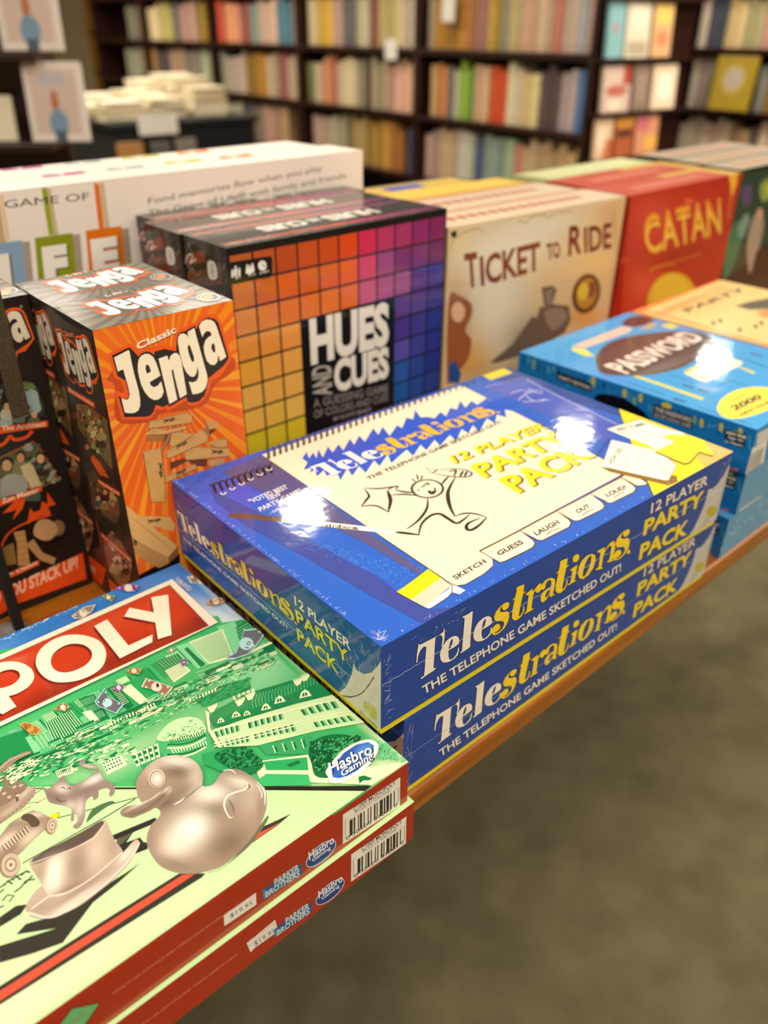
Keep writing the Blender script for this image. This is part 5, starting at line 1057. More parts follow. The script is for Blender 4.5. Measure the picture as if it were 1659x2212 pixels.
('P',16314586,5,0,'3608 2419 3720 2367 3510 1926 3415 1949 3489 2129 3352 2340 3428 2409 3537 2240'),
('P',8002576,4.8,0,'3122 2360 3223 2371 3210 2006 3391 2003 3351 1930 3107 1920'),
('P',16314586,5,0,'3141 2378 3243 2389 3229 2022 3411 2019 3370 1946 3125 1935'),
('P',8002576,4.8,1,'2662 2250 2730 2358 2833 2406 2933 2394 3022 2317 3078 2192 3069 2060 3018 1960 2947 1903 2850 1893 2760 1924 2679 2001 2648 2118','2740 2188 2787 2262 2857 2292 2924 2280 2979 2218 2994 2127 2967 2056 2913 2015 2840 2006 2771 2032 2733 2099'),
('P',16314586,5,1,'2678 2266 2747 2375 2851 2424 2951 2412 3040 2334 3097 2208 3088 2076 3036 1975 2965 1918 2867 1907 2776 1939 2695 2016 2664 2134','2757 2204 2804 2279 2875 2309 2942 2297 2997 2235 3012 2143 2984 2072 2930 2030 2857 2021 2787 2047 2749 2115'),
('P',8002576,4.8,0,'2353 2423 2396 2424 2439 2421 2479 2412 2508 2400 2535 2383 2560 2359 2581 2331 2599 2296 2611 2261 2618 2225 2619 2190 2614 2156 2605 2126 2592 2102 2575 2082 2555 2066 2534 2054 2510 2047 2484 2043 2459 2042 2435 2047 2415 2056 2418 1931 2330 1919 2252 2144','2351 2257 2457 2315 2478 2314 2499 2306 2519 2293 2534 2273 2543 2250 2545 2225 2540 2202 2530 2182 2515 2165 2497 2154 2477 2147 2455 2146 2431 2150 2403 2159'),
('P',16314586,5,0,'2368 2440 2411 2441 2454 2438 2495 2429 2524 2417 2551 2400 2576 2376 2597 2348 2615 2313 2627 2278 2634 2242 2635 2206 2630 2172 2621 2142 2608 2117 2590 2097 2571 2081 2549 2069 2525 2062 2500 2058 2473 2057 2450 2062 2430 2071 2433 1945 2344 1933 2266 2159','2366 2273 2472 2332 2493 2330 2515 2322 2534 2309 2549 2290 2559 2266 2561 2241 2556 2217 2545 2197 2531 2181 2512 2170 2492 2162 2470 2161 2446 2166 2417 2175'),
('T',15262936,5,'®BRAND',(3842,2488,17,-194,46,39),0),
('P',15260880,5,0,'3951 2501 4054 2459 4116 2387 4149 2292 4013 2339 3935 2407'),
('P',9075822,5.05,0,'3960 2491 4052 2453 4108 2388 4138 2303 4015 2345 3945 2406'),
('P',15260872,5.1,0,'4072 2366 4052 2342 4030 2329 4008 2330 3992 2344 3985 2368 3988 2398 4000 2429 4020 2453 4043 2467 4064 2466 4081 2452 4088 2427 4085 2396'),
('P',15260872,5.1,0,'3989 2458 3969 2451 3968 2477 3988 2485'),
('P',15260872,5.1,0,'4059 2430 4038 2422 4037 2449 4058 2456'),
('P',15260872,5.1,0,'4124 2317 4103 2309 4103 2335 4123 2343'),
('P',15260872,5.1,0,'4031 2348 4010 2341 4010 2367 4030 2374'),
('T',2761760,5.2,'1',(4025,2395,20,-6,15,41),0.0),
('P',15257776,5,0,'4046 2290 4116 2263 4112 2195 4046 2221'),
('P',6965808,5.05,0,'4049 2285 4113 2261 4108 2199 4049 2223'),
('P',15260872,5.1,0,'4093 2230 4086 2221 4077 2216 4069 2216 4063 2222 4060 2231 4061 2243 4066 2254 4074 2263 4082 2268 4091 2267 4097 2262 4100 2253 4098 2241'),
('P',15260872,5.1,0,'4061 2271 4053 2268 4053 2278 4060 2281'),
('P',15260872,5.1,0,'4109 2253 4101 2250 4100 2260 4108 2262'),
('P',15260872,5.1,0,'4105 2206 4098 2204 4097 2213 4105 2216'),
('P',15260872,5.1,0,'4061 2224 4053 2221 4053 2231 4060 2234'),
('P',14725232,5,0,'3874 2084 3940 2113 4020 2059 3991 2008 3910 2020'),
('P',10512954,5.05,0,'3881 2081 3940 2107 4013 2058 3987 2013 3913 2024'),
('P',15260872,5.1,0,'3965 2040 3955 2029 3944 2023 3933 2024 3925 2031 3921 2043 3922 2058 3928 2072 3938 2084 3950 2090 3960 2090 3969 2082 3972 2070 3971 2055'),
('P',15260872,5.1,0,'3902 2070 3892 2067 3891 2080 3902 2083'),
('P',15260872,5.1,0,'3947 2090 3937 2086 3936 2099 3947 2103'),
('P',15260872,5.1,0,'4002 2053 3991 2050 3991 2063 4001 2066'),
('P',15260872,5.1,0,'3982 2019 3972 2015 3972 2028 3982 2031'),
('T',2761760,5.2,'500',(3905,2056,54,-14,14,31),0.0),
('P',11040968,5,0,'3457 2709 3559 2692 3615 2614 3546 2567 3489 2634'),
('P',8010906,5.05,0,'3465 2703 3556 2687 3607 2617 3545 2574 3493 2635'),
('P',15260872,5.1,0,'3557 2622 3546 2605 3531 2596 3518 2596 3507 2605 3501 2622 3502 2643 3509 2664 3521 2681 3535 2691 3549 2691 3560 2681 3565 2664 3564 2643'),
('P',15260872,5.1,0,'3489 2682 3476 2676 3474 2694 3487 2700'),
('P',15260872,5.1,0,'3558 2670 3545 2664 3543 2682 3556 2688'),
('P',15260872,5.1,0,'3596 2617 3583 2612 3581 2630 3594 2635'),
('P',15260872,5.1,0,'3549 2585 3536 2579 3535 2597 3548 2603'),
('P',11055200,5,0,'3334 2677 3377 2682 3415 2615 3363 2562 3345 2613'),
('P',6978106,5.05,0,'3338 2672 3376 2676 3410 2616 3364 2569 3347 2615'),
('P',15260872,5.1,0,'3380 2618 3374 2609 3366 2604 3359 2604 3353 2609 3350 2618 3350 2630 3354 2641 3360 2650 3367 2656 3375 2656 3381 2650 3384 2641 3384 2630'),
('P',15260872,5.1,0,'3349 2658 3342 2655 3341 2665 3348 2668'),
('P',15260872,5.1,0,'3377 2661 3370 2658 3370 2668 3376 2671'),
('P',15260872,5.1,0,'3403 2616 3397 2613 3396 2623 3403 2626'),
('P',15260872,5.1,0,'3368 2580 3361 2577 3360 2587 3367 2590'),
('P',15787216,5,0,'3066 2596 3175 2641 3257 2612 3192 2542 3118 2519 3071 2550'),
('P',10125938,5.05,0,'3074 2594 3172 2635 3246 2608 3188 2545 3121 2525 3079 2552'),
('P',15260872,5.1,0,'3169 2556 3159 2541 3146 2532 3134 2533 3124 2541 3118 2557 3118 2576 3123 2596 3133 2612 3146 2620 3158 2620 3169 2612 3174 2596 3174 2576'),
('P',15260872,5.1,0,'3098 2584 3087 2579 3085 2595 3096 2600'),
('P',15260872,5.1,0,'3172 2615 3161 2609 3159 2626 3170 2631'),
('P',15260872,5.1,0,'3184 2547 3173 2542 3171 2559 3182 2564'),
('P',15260872,5.1,0,'3134 2531 3123 2526 3121 2543 3132 2548'),
('T',2761760,5.2,'5',(3146,2582,18,0,6,37),0.0),
('P',15917260,5,0,'3105 1589 3168 1646 3218 1543 3259 1450 3180 1406 3156 1516'),
('P',10122336,5.05,0,'3113 1582 3169 1634 3214 1542 3251 1457 3180 1417 3158 1517'),
('P',15260872,5.1,0,'3208 1501 3196 1486 3181 1479 3167 1480 3155 1491 3148 1508 3148 1528 3155 1547 3166 1563 3181 1570 3196 1569 3208 1558 3214 1541 3214 1521'),
('P',15260872,5.1,0,'3137 1561 3124 1557 3122 1575 3135 1579'),
('P',15260872,5.1,0,'3180 1600 3167 1596 3164 1613 3178 1618'),
('P',15260872,5.1,0,'3242 1467 3229 1463 3227 1480 3240 1484'),
('P',15260872,5.1,0,'3188 1437 3175 1433 3173 1450 3186 1454'),
('T',2761760,5.2,'1',(3179,1516,16,-2,12,35),0.0),
('P',11065568,5,0,'2821 1661 2927 1740 2902 1661 2953 1518 2880 1471 2842 1557 2820 1606'),
('P',7105652,5.05,0,'2827 1655 2922 1726 2900 1655 2946 1526 2880 1484 2846 1562 2826 1605'),
('P',12116196,5.1,0,'2902 1580 2892 1566 2879 1560 2866 1561 2856 1570 2849 1586 2849 1604 2854 1622 2863 1636 2876 1643 2889 1642 2900 1633 2906 1617 2907 1598'),
('P',12116196,5.1,0,'2846 1636 2835 1632 2832 1648 2844 1652'),
('P',12116196,5.1,0,'2918 1689 2906 1685 2904 1701 2916 1705'),
('P',12116196,5.1,0,'2936 1539 2924 1535 2922 1551 2934 1554'),
('P',12116196,5.1,0,'2861 1565 2849 1562 2847 1577 2858 1581'),
('T',2761760,5.2,'10',(2839,1618,33,-1,9,35),0.0),
('P',11569344,5,0,'2952 1699 3007 1712 3034 1667 2981 1640'),
('P',8014484,5.05,0,'2956 1697 3005 1709 3030 1669 2982 1644'),
('P',15260872,5.1,0,'3005 1669 3000 1662 2994 1659 2987 1660 2982 1664 2979 1672 2979 1681 2982 1690 2986 1697 2993 1700 2999 1700 3004 1695 3007 1687 3008 1678'),
('P',15260872,5.1,0,'2968 1690 2963 1688 2961 1696 2967 1697'),
('P',15260872,5.1,0,'3006 1699 3000 1697 2999 1705 3005 1707'),
('P',15260872,5.1,0,'3024 1668 3019 1666 3017 1674 3023 1676'),
('P',15260872,5.1,0,'2989 1650 2983 1648 2982 1656 2987 1658'),
('P',11569344,5,0,'3423 1647 3466 1644 3439 1589 3402 1587'),
('P',8014484,5.05,0,'3424 1644 3462 1641 3438 1592 3405 1590'),
('P',15260872,5.1,0,'3438 1612 3435 1609 3432 1607 3429 1607 3427 1609 3425 1613 3425 1617 3427 1621 3430 1625 3433 1626 3436 1626 3438 1624 3440 1620 3439 1616'),
('P',15260872,5.1,0,'3428 1636 3425 1635 3425 1639 3428 1640'),
('P',15260872,5.1,0,'3457 1633 3454 1633 3453 1636 3456 1637'),
('P',15260872,5.1,0,'3439 1597 3436 1596 3435 1599 3438 1600'),
('P',15260872,5.1,0,'3413 1595 3410 1594 3410 1598 3413 1598'),
('P',15777888,5,0,'2391 1784 2431 1777 2477 1654 2436 1627 2410 1667'),
('P',11037242,5.05,0,'2394 1776 2431 1769 2472 1659 2435 1635 2412 1671'),
('P',14721104,5.1,0,'2446 1686 2440 1676 2432 1671 2423 1672 2415 1679 2410 1690 2409 1703 2412 1717 2418 1727 2426 1732 2435 1731 2443 1725 2448 1713 2449 1700'),
('P',14721104,5.1,0,'2408 1753 2400 1750 2398 1762 2406 1765'),
('P',14721104,5.1,0,'2435 1748 2427 1745 2425 1757 2433 1760'),
('P',14721104,5.1,0,'2466 1665 2459 1662 2456 1674 2464 1676'),
('P',14721104,5.1,0,'2438 1647 2431 1644 2428 1655 2436 1658'),
('T',2761760,5.2,'500',(2400,1706,37,1,5,29),0.0),
('P',13150304,5,0,'2597 1772 2668 1787 2689 1720 2645 1701'),
('P',9071162,5.05,0,'2602 1769 2666 1783 2685 1723 2646 1706'),
('P',15260872,5.1,0,'2664 1733 2659 1724 2651 1720 2644 1721 2638 1726 2634 1735 2633 1747 2636 1758 2641 1766 2648 1770 2656 1770 2662 1764 2666 1755 2667 1744'),
('P',15260872,5.1,0,'2618 1760 2612 1758 2610 1767 2616 1769'),
('P',15260872,5.1,0,'2666 1770 2660 1768 2658 1777 2665 1780'),
('P',15260872,5.1,0,'2681 1725 2674 1722 2672 1732 2679 1734'),
('P',15260872,5.1,0,'2651 1712 2644 1709 2643 1719 2649 1721'),
('P',13676640,5,0,'3101 1798 3153 1792 3189 1743 3148 1710 3109 1753'),
('P',10123834,5.05,0,'3105 1794 3151 1789 3184 1745 3147 1715 3112 1753'),
('P',15260872,5.1,0,'3153 1747 3147 1739 3140 1735 3132 1736 3126 1741 3123 1750 3123 1761 3126 1771 3132 1779 3140 1783 3147 1783 3153 1777 3157 1768 3157 1758'),
('P',15260872,5.1,0,'3118 1782 3111 1780 3110 1789 3116 1791'),
('P',15260872,5.1,0,'3152 1778 3146 1776 3144 1785 3151 1787'),
('P',15260872,5.1,0,'3177 1745 3170 1743 3169 1752 3176 1754'),
('P',15260872,5.1,0,'3149 1722 3142 1720 3141 1729 3148 1731'),
('P',15259840,5,0,'3396 1783 3435 1807 3458 1780 3422 1761'),
('P',10518640,5.05,0,'3400 1783 3434 1805 3455 1780 3423 1763'),
('P',15260872,5.1,0,'3435 1776 3432 1772 3428 1770 3423 1770 3420 1773 3418 1778 3419 1784 3421 1789 3424 1794 3428 1796 3433 1796 3436 1793 3438 1788 3437 1782'),
('P',15260872,5.1,0,'3409 1781 3405 1780 3404 1785 3408 1786'),
('P',15260872,5.1,0,'3435 1797 3431 1796 3431 1801 3434 1803'),
('P',15260872,5.1,0,'3451 1779 3447 1778 3446 1783 3450 1784'),
('P',15260872,5.1,0,'3426 1766 3422 1765 3422 1770 3426 1771'),
('P',12115172,5,0,'3649 1464 3728 1457 3836 1543 3925 1643 3980 1606 4068 1571 3989 1491 3890 1434 3795 1398 3704 1419'),
('P',7106168,5.05,0,'3669 1467 3741 1461 3838 1539 3917 1629 3967 1595 4046 1564 3976 1492 3887 1441 3801 1408 3719 1427'),
('P',12117224,5.1,0,'3892 1468 3872 1447 3849 1437 3827 1439 3810 1454 3802 1478 3804 1506 3816 1534 3836 1556 3860 1567 3882 1565 3899 1550 3907 1525 3904 1496'),
('P',12117224,5.1,0,'3725 1466 3705 1461 3703 1485 3723 1490'),
('P',12117224,5.1,0,'3853 1520 3832 1514 3831 1539 3852 1545'),
('P',12117224,5.1,0,'4010 1538 3988 1533 3987 1558 4009 1564'),
('P',12117224,5.1,0,'3890 1446 3869 1441 3868 1465 3889 1471'),
('T',2761760,5.2,'10',(3823,1473,52,47,17,-25),0.0),
('P',16052972,5,1,'3577 249 3611 269 3650 284 3748 312 3851 307 3929 271 3946 216 3907 168 3836 136 3743 111 3644 117 3581 144 3555 175 3567 214'),
('S',2775224,5.1,'3601 222 3649 256 3742 290 3843 291 3909 261 3918 218 3885 180 3813 155 3727 138 3657 145 3608 164 3587 192',[(3854,236,67,41,-3.08,5937896,0.7),(3647,187,71,30,3.1,3832536,0.6)]),
('T',1321050,5.3,'Hasbro',(3595,212,282,-44,40,73),0.03),
('T',16448244,5.4,'Hasbro',(3589,218,282,-44,40,73),0.02),
('T',1321050,5.3,'Gaming',(3623,142,228,-13,34,56),0.03),
('T',16448244,5.4,'Gaming',(3618,147,228,-13,34,56),0.02),
('N',15267071,5.2,'2586 2691 3172 2724 3162 2701 2576 2664',(60,4,10,0.5,0.8),31)],  # whitish flecks paint the film's glints along the rear edge
'M_front':[('P',15525596,1,0,'3502 294 3934 265 3936 4 3494 45'),
('T',3814448,2,'C1009 MONOPOLY',(3580,255,318,-24,-3,36),0.012),
('T',6972512,2,'PROOF OF PURCHASE',(3589,223,265,-20,-3,29),0),
('P',2762274,2,0,'3547 206 3570 204 3567 67 3544 69'),
('P',2762274,2,0,'3577 204 3589 203 3586 65 3575 66'),
('P',2762274,2,0,'3608 201 3616 201 3613 62 3606 63'),
('P',2762274,2,0,'3623 200 3639 199 3637 60 3621 61'),
('P',2762274,2,0,'3650 198 3658 198 3657 58 3649 59'),
('P',2762274,2,0,'3682 196 3689 195 3688 55 3680 56'),
('P',2762274,2,0,'3701 194 3709 194 3708 53 3700 54'),
('P',2762274,2,0,'3729 192 3741 191 3740 50 3728 51'),
('P',2762274,2,0,'3749 191 3757 190 3757 48 3749 49'),
('P',2762274,2,0,'3773 189 3797 187 3797 44 3773 47'),
('P',2762274,2,0,'3805 186 3817 185 3818 42 3806 44'),
('P',2762274,2,0,'3825 185 3846 183 3847 40 3826 42'),
('P',2762274,2,0,'3854 182 3866 181 3868 38 3855 39'),
('P',2762274,2,0,'3883 180 3891 179 3893 35 3885 36'),
('T',3814448,2,'0 30509 31263 9',(3520,54,398,-31,-2,34),0),
('L',3814448,2,3,0,0,'3539 73 3514 75 3516 236 3533 239'),
('L',3814448,2,3,0,0,'3886 188 3921 188 3922 56 3907 53'),
('P',13159636,1,0,'3442 120 3447 96 3444 73 3431 53 3412 36 3386 25 3357 20 3326 22 3297 31 3272 45 3252 63 3240 85 3235 108 3239 130 3251 150 3270 166 3295 177 3323 182 3353 181 3382 173 3408 160 3429 141'),
('P',1850506,1.1,0,'3437 119 3441 98 3437 78 3424 60 3405 45 3381 35 3353 31 3325 32 3298 39 3274 51 3256 67 3245 86 3241 106 3246 125 3257 143 3276 157 3299 167 3326 172 3355 171 3382 165 3406 153 3425 137'),
('T',15265012,2,'Hasbro',(3260,115,174,-2,-4,73),0.02),
('T',15265012,2,'Gaming',(3280,75,129,-3,-4,42),0.015),
('P',1727120,1,0,'2955 151 3209 137 3207 48 2953 71'),
('P',3113148,1.05,0,'2955 151 2974 149 2970 76 2954 75'),
('T',13162720,2,'PARKER',(3030,114,161,-15,0,56),0.03),
('T',13162720,2,'BROTHERS',(2967,72,223,-22,2,51),0.03),
('T',14192748,2,'MADE IN USA WITH DICE AND TOKENS MADE IN CHINA',(2130,181,589,-12,2,21),0.0),
('L',12079152,1.5,3,0,0,'2130 263 2155 263'),
('L',12079152,1.5,3,0,0,'2163 262 2189 262'),
('L',12079152,1.5,3,0,0,'2198 262 2224 261'),
('L',12079152,1.5,3,0,0,'2232 261 2258 260'),
('L',12079152,1.5,3,0,0,'2267 260 2294 259'),
('L',12079152,1.5,3,0,0,'2302 259 2329 259'),
('L',12079152,1.5,3,0,0,'2338 258 2365 258'),
('L',12079152,1.5,3,0,0,'2374 258 2402 257'),
('L',12079152,1.5,3,0,0,'2411 257 2438 256'),
('L',12079152,1.5,3,0,0,'2448 256 2476 255'),
('L',12079152,1.5,3,0,0,'2485 255 2513 255'),
('L',12079152,1.5,3,0,0,'2523 254 2551 254'),
('L',12079152,1.5,3,0,0,'2561 254 2590 253'),
('L',12079152,1.5,3,0,0,'2599 253 2629 252'),
('L',12079152,1.5,3,0,0,'2638 252 2668 251'),
('L',12079152,1.5,3,0,0,'2678 251 2708 250'),
('L',12079152,1.5,3,0,0,'2718 250 2748 249'),
('L',12079152,1.5,3,0,0,'2758 249 2789 248'),
('L',12079152,1.5,3,0,0,'2799 248 2830 248'),
('L',12079152,1.5,3,0,0,'2840 247 2872 247'),
('L',12079152,1.5,3,0,0,'2882 246 2914 246'),
('L',12079152,1.5,3,0,0,'2925 245 2957 245'),
('L',12079152,1.5,3,0,0,'2136 232 2162 231'),
('L',12079152,1.5,3,0,0,'2171 231 2197 230'),
('L',12079152,1.5,3,0,0,'2206 230 2233 229'),
('L',12079152,1.5,3,0,0,'2242 229 2269 228'),
('L',12079152,1.5,3,0,0,'2278 228 2305 227'),
('L',12079152,1.5,3,0,0,'2314 227 2342 226'),
('L',12079152,1.5,3,0,0,'2351 226 2379 225'),
('L',12079152,1.5,3,0,0,'2389 225 2417 224'),
('L',12079152,1.5,3,0,0,'2427 224 2455 223'),
('L',12079152,1.5,3,0,0,'2465 223 2494 222'),
('L',12079152,1.5,3,0,0,'2503 222 2533 221'),
('L',12079152,1.5,3,0,0,'2543 221 2572 220'),
('L',12079152,1.5,3,0,0,'2582 220 2612 219'),
('L',12079152,1.5,3,0,0,'2622 219 2653 218'),
('L',12079152,1.5,3,0,0,'2663 218 2694 217'),
('L',12079152,1.5,3,0,0,'2704 217 2735 216'),
('L',12079152,1.5,3,0,0,'2745 215 2777 215'),
('L',12079152,1.5,3,0,0,'2787 214 2819 213'),
('L',12079152,1.5,3,0,0,'2830 213 2862 212'),
('L',12079152,1.5,3,0,0,'2873 212 2906 211'),
('L',12079152,1.5,3,0,0,'2917 211 2950 210'),
('L',12079152,1.5,3,0,0,'2548 182 2579 181'),
('L',12079152,1.5,3,0,0,'2589 181 2621 180'),
('L',12079152,1.5,3,0,0,'2631 179 2663 178'),
('L',12079152,1.5,3,0,0,'2673 178 2705 177'),
('L',12079152,1.5,3,0,0,'2716 177 2749 176'),
('L',12079152,1.5,3,0,0,'2759 175 2792 174'),
('L',12079152,1.5,3,0,0,'2803 174 2837 173'),
('L',12079152,1.5,3,0,0,'2848 172 2881 171'),
('L',12079152,1.5,3,0,0,'2893 171 2927 170'),
('L',12079152,1.5,3,0,0,'2770 201 2802 200'),
('L',12079152,1.5,3,0,0,'2813 200 2845 199'),
('L',12079152,1.5,3,0,0,'2855 199 2888 198'),
('L',12079152,1.5,3,0,0,'2899 197 2932 196'),
('L',12079152,1.5,3,0,0,'2943 196 2976 195'),
('L',12079152,1.5,3,0,0,'2987 195 3021 194'),
('L',12079152,1.5,3,0,0,'3032 193 3066 192'),
('L',12079152,1.5,3,0,0,'3077 192 3112 191'),
('L',12079152,1.5,3,0,0,'3124 191 3158 190'),
('L',12079152,1.5,3,0,0,'3170 189 3206 188'),
('L',12079152,1.5,3,0,0,'3217 188 3253 187'),
('L',12079152,1.5,3,0,0,'3265 187 3302 186'),
('L',12079152,1.5,3,0,0,'3314 185 3351 184'),
('L',12079152,1.5,3,0,0,'2779 175 2812 173'),
('L',12079152,1.5,3,0,0,'2823 173 2857 172'),
('L',12079152,1.5,3,0,0,'2868 172 2902 171'),
('L',12079152,1.5,3,0,0,'2913 170 2948 169'),
('L',12079152,1.5,3,0,0,'2959 169 2994 167'),
('L',12079152,1.5,3,0,0,'3005 167 3041 166'),
('L',12079152,1.5,3,0,0,'3052 166 3088 164'),
('L',12079152,1.5,3,0,0,'3100 164 3136 163'),
('L',12079152,1.5,3,0,0,'3148 162 3185 161'),
('L',12079152,1.5,3,0,0,'3197 161 3234 160'),
('L',12079152,1.5,3,0,0,'3247 159 3284 158'),
('L',12079152,1.5,3,0,0,'3297 158 3335 156'),
('L',12079152,1.5,3,0,0,'3029 198 3062 197'),
('L',12079152,1.5,3,0,0,'3073 197 3107 196'),
('L',12079152,1.5,3,0,0,'3118 196 3152 195'),
('L',12079152,1.5,3,0,0,'3163 194 3197 193'),
('L',12079152,1.5,3,0,0,'3209 193 3243 192'),
('L',12079152,1.5,3,0,0,'3255 192 3290 191'),
('L',12079152,1.5,3,0,0,'3302 190 3337 189'),
('L',12079152,1.5,3,0,0,'3159 195 3194 194'),
('L',12079152,1.5,3,0,0,'3206 193 3241 192'),
('L',12079152,1.5,3,0,0,'3253 192 3289 191'),
('L',12079152,1.5,3,0,0,'3301 190 3337 189'),
('P',6994040,1,0,'1886 235 1953 284 2061 193 1974 116'),
('P',5909012,0.9,0,'1877 232 1951 295 2069 194 1975 100'),
('L',11030576,1.2,8,0,0,'1935 197 1990 196'),
('L',11030576,1.2,4,0,0,'2034 50 2078 66')],
'M_sticker':[('P',15526114,3,0,'2723 179 2916 173 2910 74 2716 89'),
('T',3814964,4,'$19.95',(2755,110,133,-17,1,40),0)],
'M_sticker2':[('P',15526114,3,0,'2783 210 2967 224 2980 105 2825 118 2798 107'),
('T',3814964,4,'$19.95',(2826,125,132,-14,0,45),0)],
'M_left':[],
'J_front':[('S',15690272,0.4,'2 2826 1180 2668 1002 -625 -188 44',[(293,2446,545,429,1.51,16022060,0.5),(596,1476,790,390,1.31,14700052,0.7),(441,2023,690,542,2.66,14178840,0.5)]),
('P',15764508,0.7,0,'557 2095 2266 1730 2265 1605'),
('P',15964706,0.7,0,'554 2080 2245 1295 2228 1158'),
('P',15631392,0.7,0,'549 2067 2190 934 2148 754'),
('P',15764508,0.7,0,'540 2052 2059 463 1963 228'),
('P',15964706,0.7,0,'531 2041 1877 55 1808 -66'),
('P',15631392,0.7,0,'520 2032 1684 -247 1596 -356'),
('P',15764508,0.7,0,'509 2026 1458 -500 1380 -568'),
('P',15964706,0.7,0,'495 2020 1238 -671 1052 -769'),
('P',15631392,0.7,0,'478 2016 902 -823 726 -855'),
('P',15764508,0.7,0,'463 2015 580 -860 485 -851'),
('P',15964706,0.7,0,'450 2016 368 -829 225 -782'),
('P',15631392,0.7,0,'433 2019 89 -716 -65 -614'),
('P',15764508,0.7,0,'417 2025 -196 -503 -258 -440'),
('P',15964706,0.7,0,'404 2032 -358 -324 -459 -183'),
('P',15631392,0.7,0,'391 2041 -547 -40 -597 55'),
('P',15764508,0.7,0,'379 2051 -687 255 -722 345'),
('P',15964706,0.7,0,'367 2065 -789 551 -840 755'),
('P',15631392,0.7,0,'359 2077 -865 877 -885 1001'),
('P',15764508,0.7,0,'351 2093 -910 1212 -920 1374'),
('P',15964706,0.7,0,'347 2108 -924 1508 -921 1706'),
('P',15631392,0.7,0,'344 2121 -914 1817 -903 1950'),
('P',15764508,0.7,0,'343 2137 -880 2123 -858 2252'),
('P',15964706,0.7,0,'344 2150 -831 2381 -805 2488'),
('P',15631392,0.7,0,'348 2167 -738 2713 -714 2782'),
('P',15764508,0.7,0,'352 2177 -679 2877 -625 3003'),
('P',15964706,0.7,0,'360 2190 -564 3129 -507 3235'),
('P',15631392,0.7,0,'370 2202 -432 3358 -379 3435'),
('P',15764508,0.7,0,'382 2212 -272 3573 -223 3629'),
('P',15964706,0.7,0,'392 2218 -149 3706 -97 3755'),
('P',15631392,0.7,0,'406 2224 14 3847 76 3890'),
('P',15764508,0.7,0,'419 2228 149 3936 249 3989'),
('P',15964706,0.7,0,'434 2229 327 4023 417 4054'),
('P',15631392,0.7,0,'451 2228 555 4085 610 4093'),
('P',15764508,0.7,0,'463 2226 692 4098 758 4098'),
('P',15964706,0.7,0,'481 2220 901 4082 1001 4059'),
('P',15631392,0.7,0,'493 2215 1075 4036 1151 4005'),
('P',15764508,0.7,0,'507 2206 1255 3953 1341 3900'),
('P',15964706,0.7,0,'519 2196 1424 3839 1526 3751'),
('P',15631392,0.7,0,'532 2181 1634 3640 1748 3497'),
('P',15764508,0.7,0,'541 2169 1792 3434 1897 3262'),
('P',15964706,0.7,0,'547 2157 1935 3189 1987 3080'),
('P',15631392,0.7,0,'554 2138 2082 2839 2144 2636'),
('P',15764508,0.7,0,'557 2125 2163 2563 2215 2314'),
('P',15964706,0.7,0,'558 2109 2238 2155 2260 1908'),
('P',12601876,1,1,'40 2319 82 2248 53 1995 300 1915 390 1954 608 1922 763 1933 843 2052 1016 2129 1021 2236 809 2299 227 2382'),
('T',10500624,2,'Classic',(293,2454,309,60,-10,51),0.04),
('T',16509132,2.5,'Classic',(288,2461,309,60,-10,51),0.035),
('G',16365712,1.9000000000000001,'jen',(72,1940,939,0,0,660),[0],0,0),
('G',15621148,2.2,'jen',(72,1940,939,0,0,660),[0],0,0),
('G',2893090,2.7,'jen',(72,1940,939,0,0,660),[1],0,0),
('G',16510162,3.2,'jen',(72,1940,939,0,0,660),[2,3,4,5,6],0,0),
('P',6961692,3.05,0,'272 1863 333 1857 317 1834 261 1833'),
('P',13803616,3.1,0,'287 1918 583 1904 630 1867 620 1812 333 1857 272 1867'),
('L',8014884,3.15,5,2,0,'287 1918 583 1904 630 1867 620 1812 333 1857 272 1867'),
('L',15254668,3.12,9,0,0,'287 1918 583 1904 630 1867'),
('L',12093520,3.14,3,0,0,'319 1910 554 1884'),
('L',12093520,3.14,3,0,0,'318 1899 553 1873'),
('L',12093520,3.14,3,0,0,'316 1888 551 1862'),
('T',3811352,3.4,'Jenga',(396,1873,91,-4,0,35),0.03),
('P',11038778,3,0,'245 1774 247 1824 390 1780 371 1734'),
('P',13803616,3.1,0,'247 1824 304 1870 403 1820 569 1808 571 1775 397 1784'),
('L',8014884,3.15,5,2,0,'247 1824 304 1870 403 1820 569 1808 571 1775 397 1784'),
('L',15254668,3.12,9,0,0,'247 1824 304 1870 403 1820'),
('L',12093520,3.14,3,0,0,'281 1830 325 1854'),
('L',12093520,3.14,3,0,0,'279 1819 323 1844'),
('L',12093520,3.14,3,0,0,'278 1808 321 1833'),
('P',6961692,3,0,'371 1734 401 1808 494 1831 441 1731 352 1656'),
('P',11038778,3,0,'392 1747 470 1838 486 1821 366 1658 343 1679'),
('P',13803616,3.1,0,'448 1781 561 1746 615 1703 444 1665 409 1690'),
('L',8014884,3.15,5,2,0,'448 1781 561 1746 615 1703 444 1665 409 1690'),
('L',15254668,3.12,9,0,0,'448 1781 561 1746 615 1703'),
('L',12093520,3.14,3,0,0,'456 1759 546 1731'),
('L',12093520,3.14,3,0,0,'455 1748 545 1719'),
('L',12093520,3.14,3,0,0,'453 1737 543 1708'),
('P',11038778,3,0,'702 1702 739 1664 813 1708 826 1757 733 1785 720 1736'),
('P',13803616,3.1,0,'383 1646 693 1734 739 1664 726 1621 393 1583 372 1597'),
('L',8014884,3.15,5,2,0,'383 1646 693 1734 739 1664 726 1621 393 1583 372 1597'),
('L',15254668,3.12,9,0,0,'383 1646 693 1734 739 1664'),
('L',12093520,3.14,3,0,0,'417 1654 660 1689'),
('L',12093520,3.14,3,0,0,'415 1643 659 1677'),
('L',12093520,3.14,3,0,0,'414 1632 657 1666'),
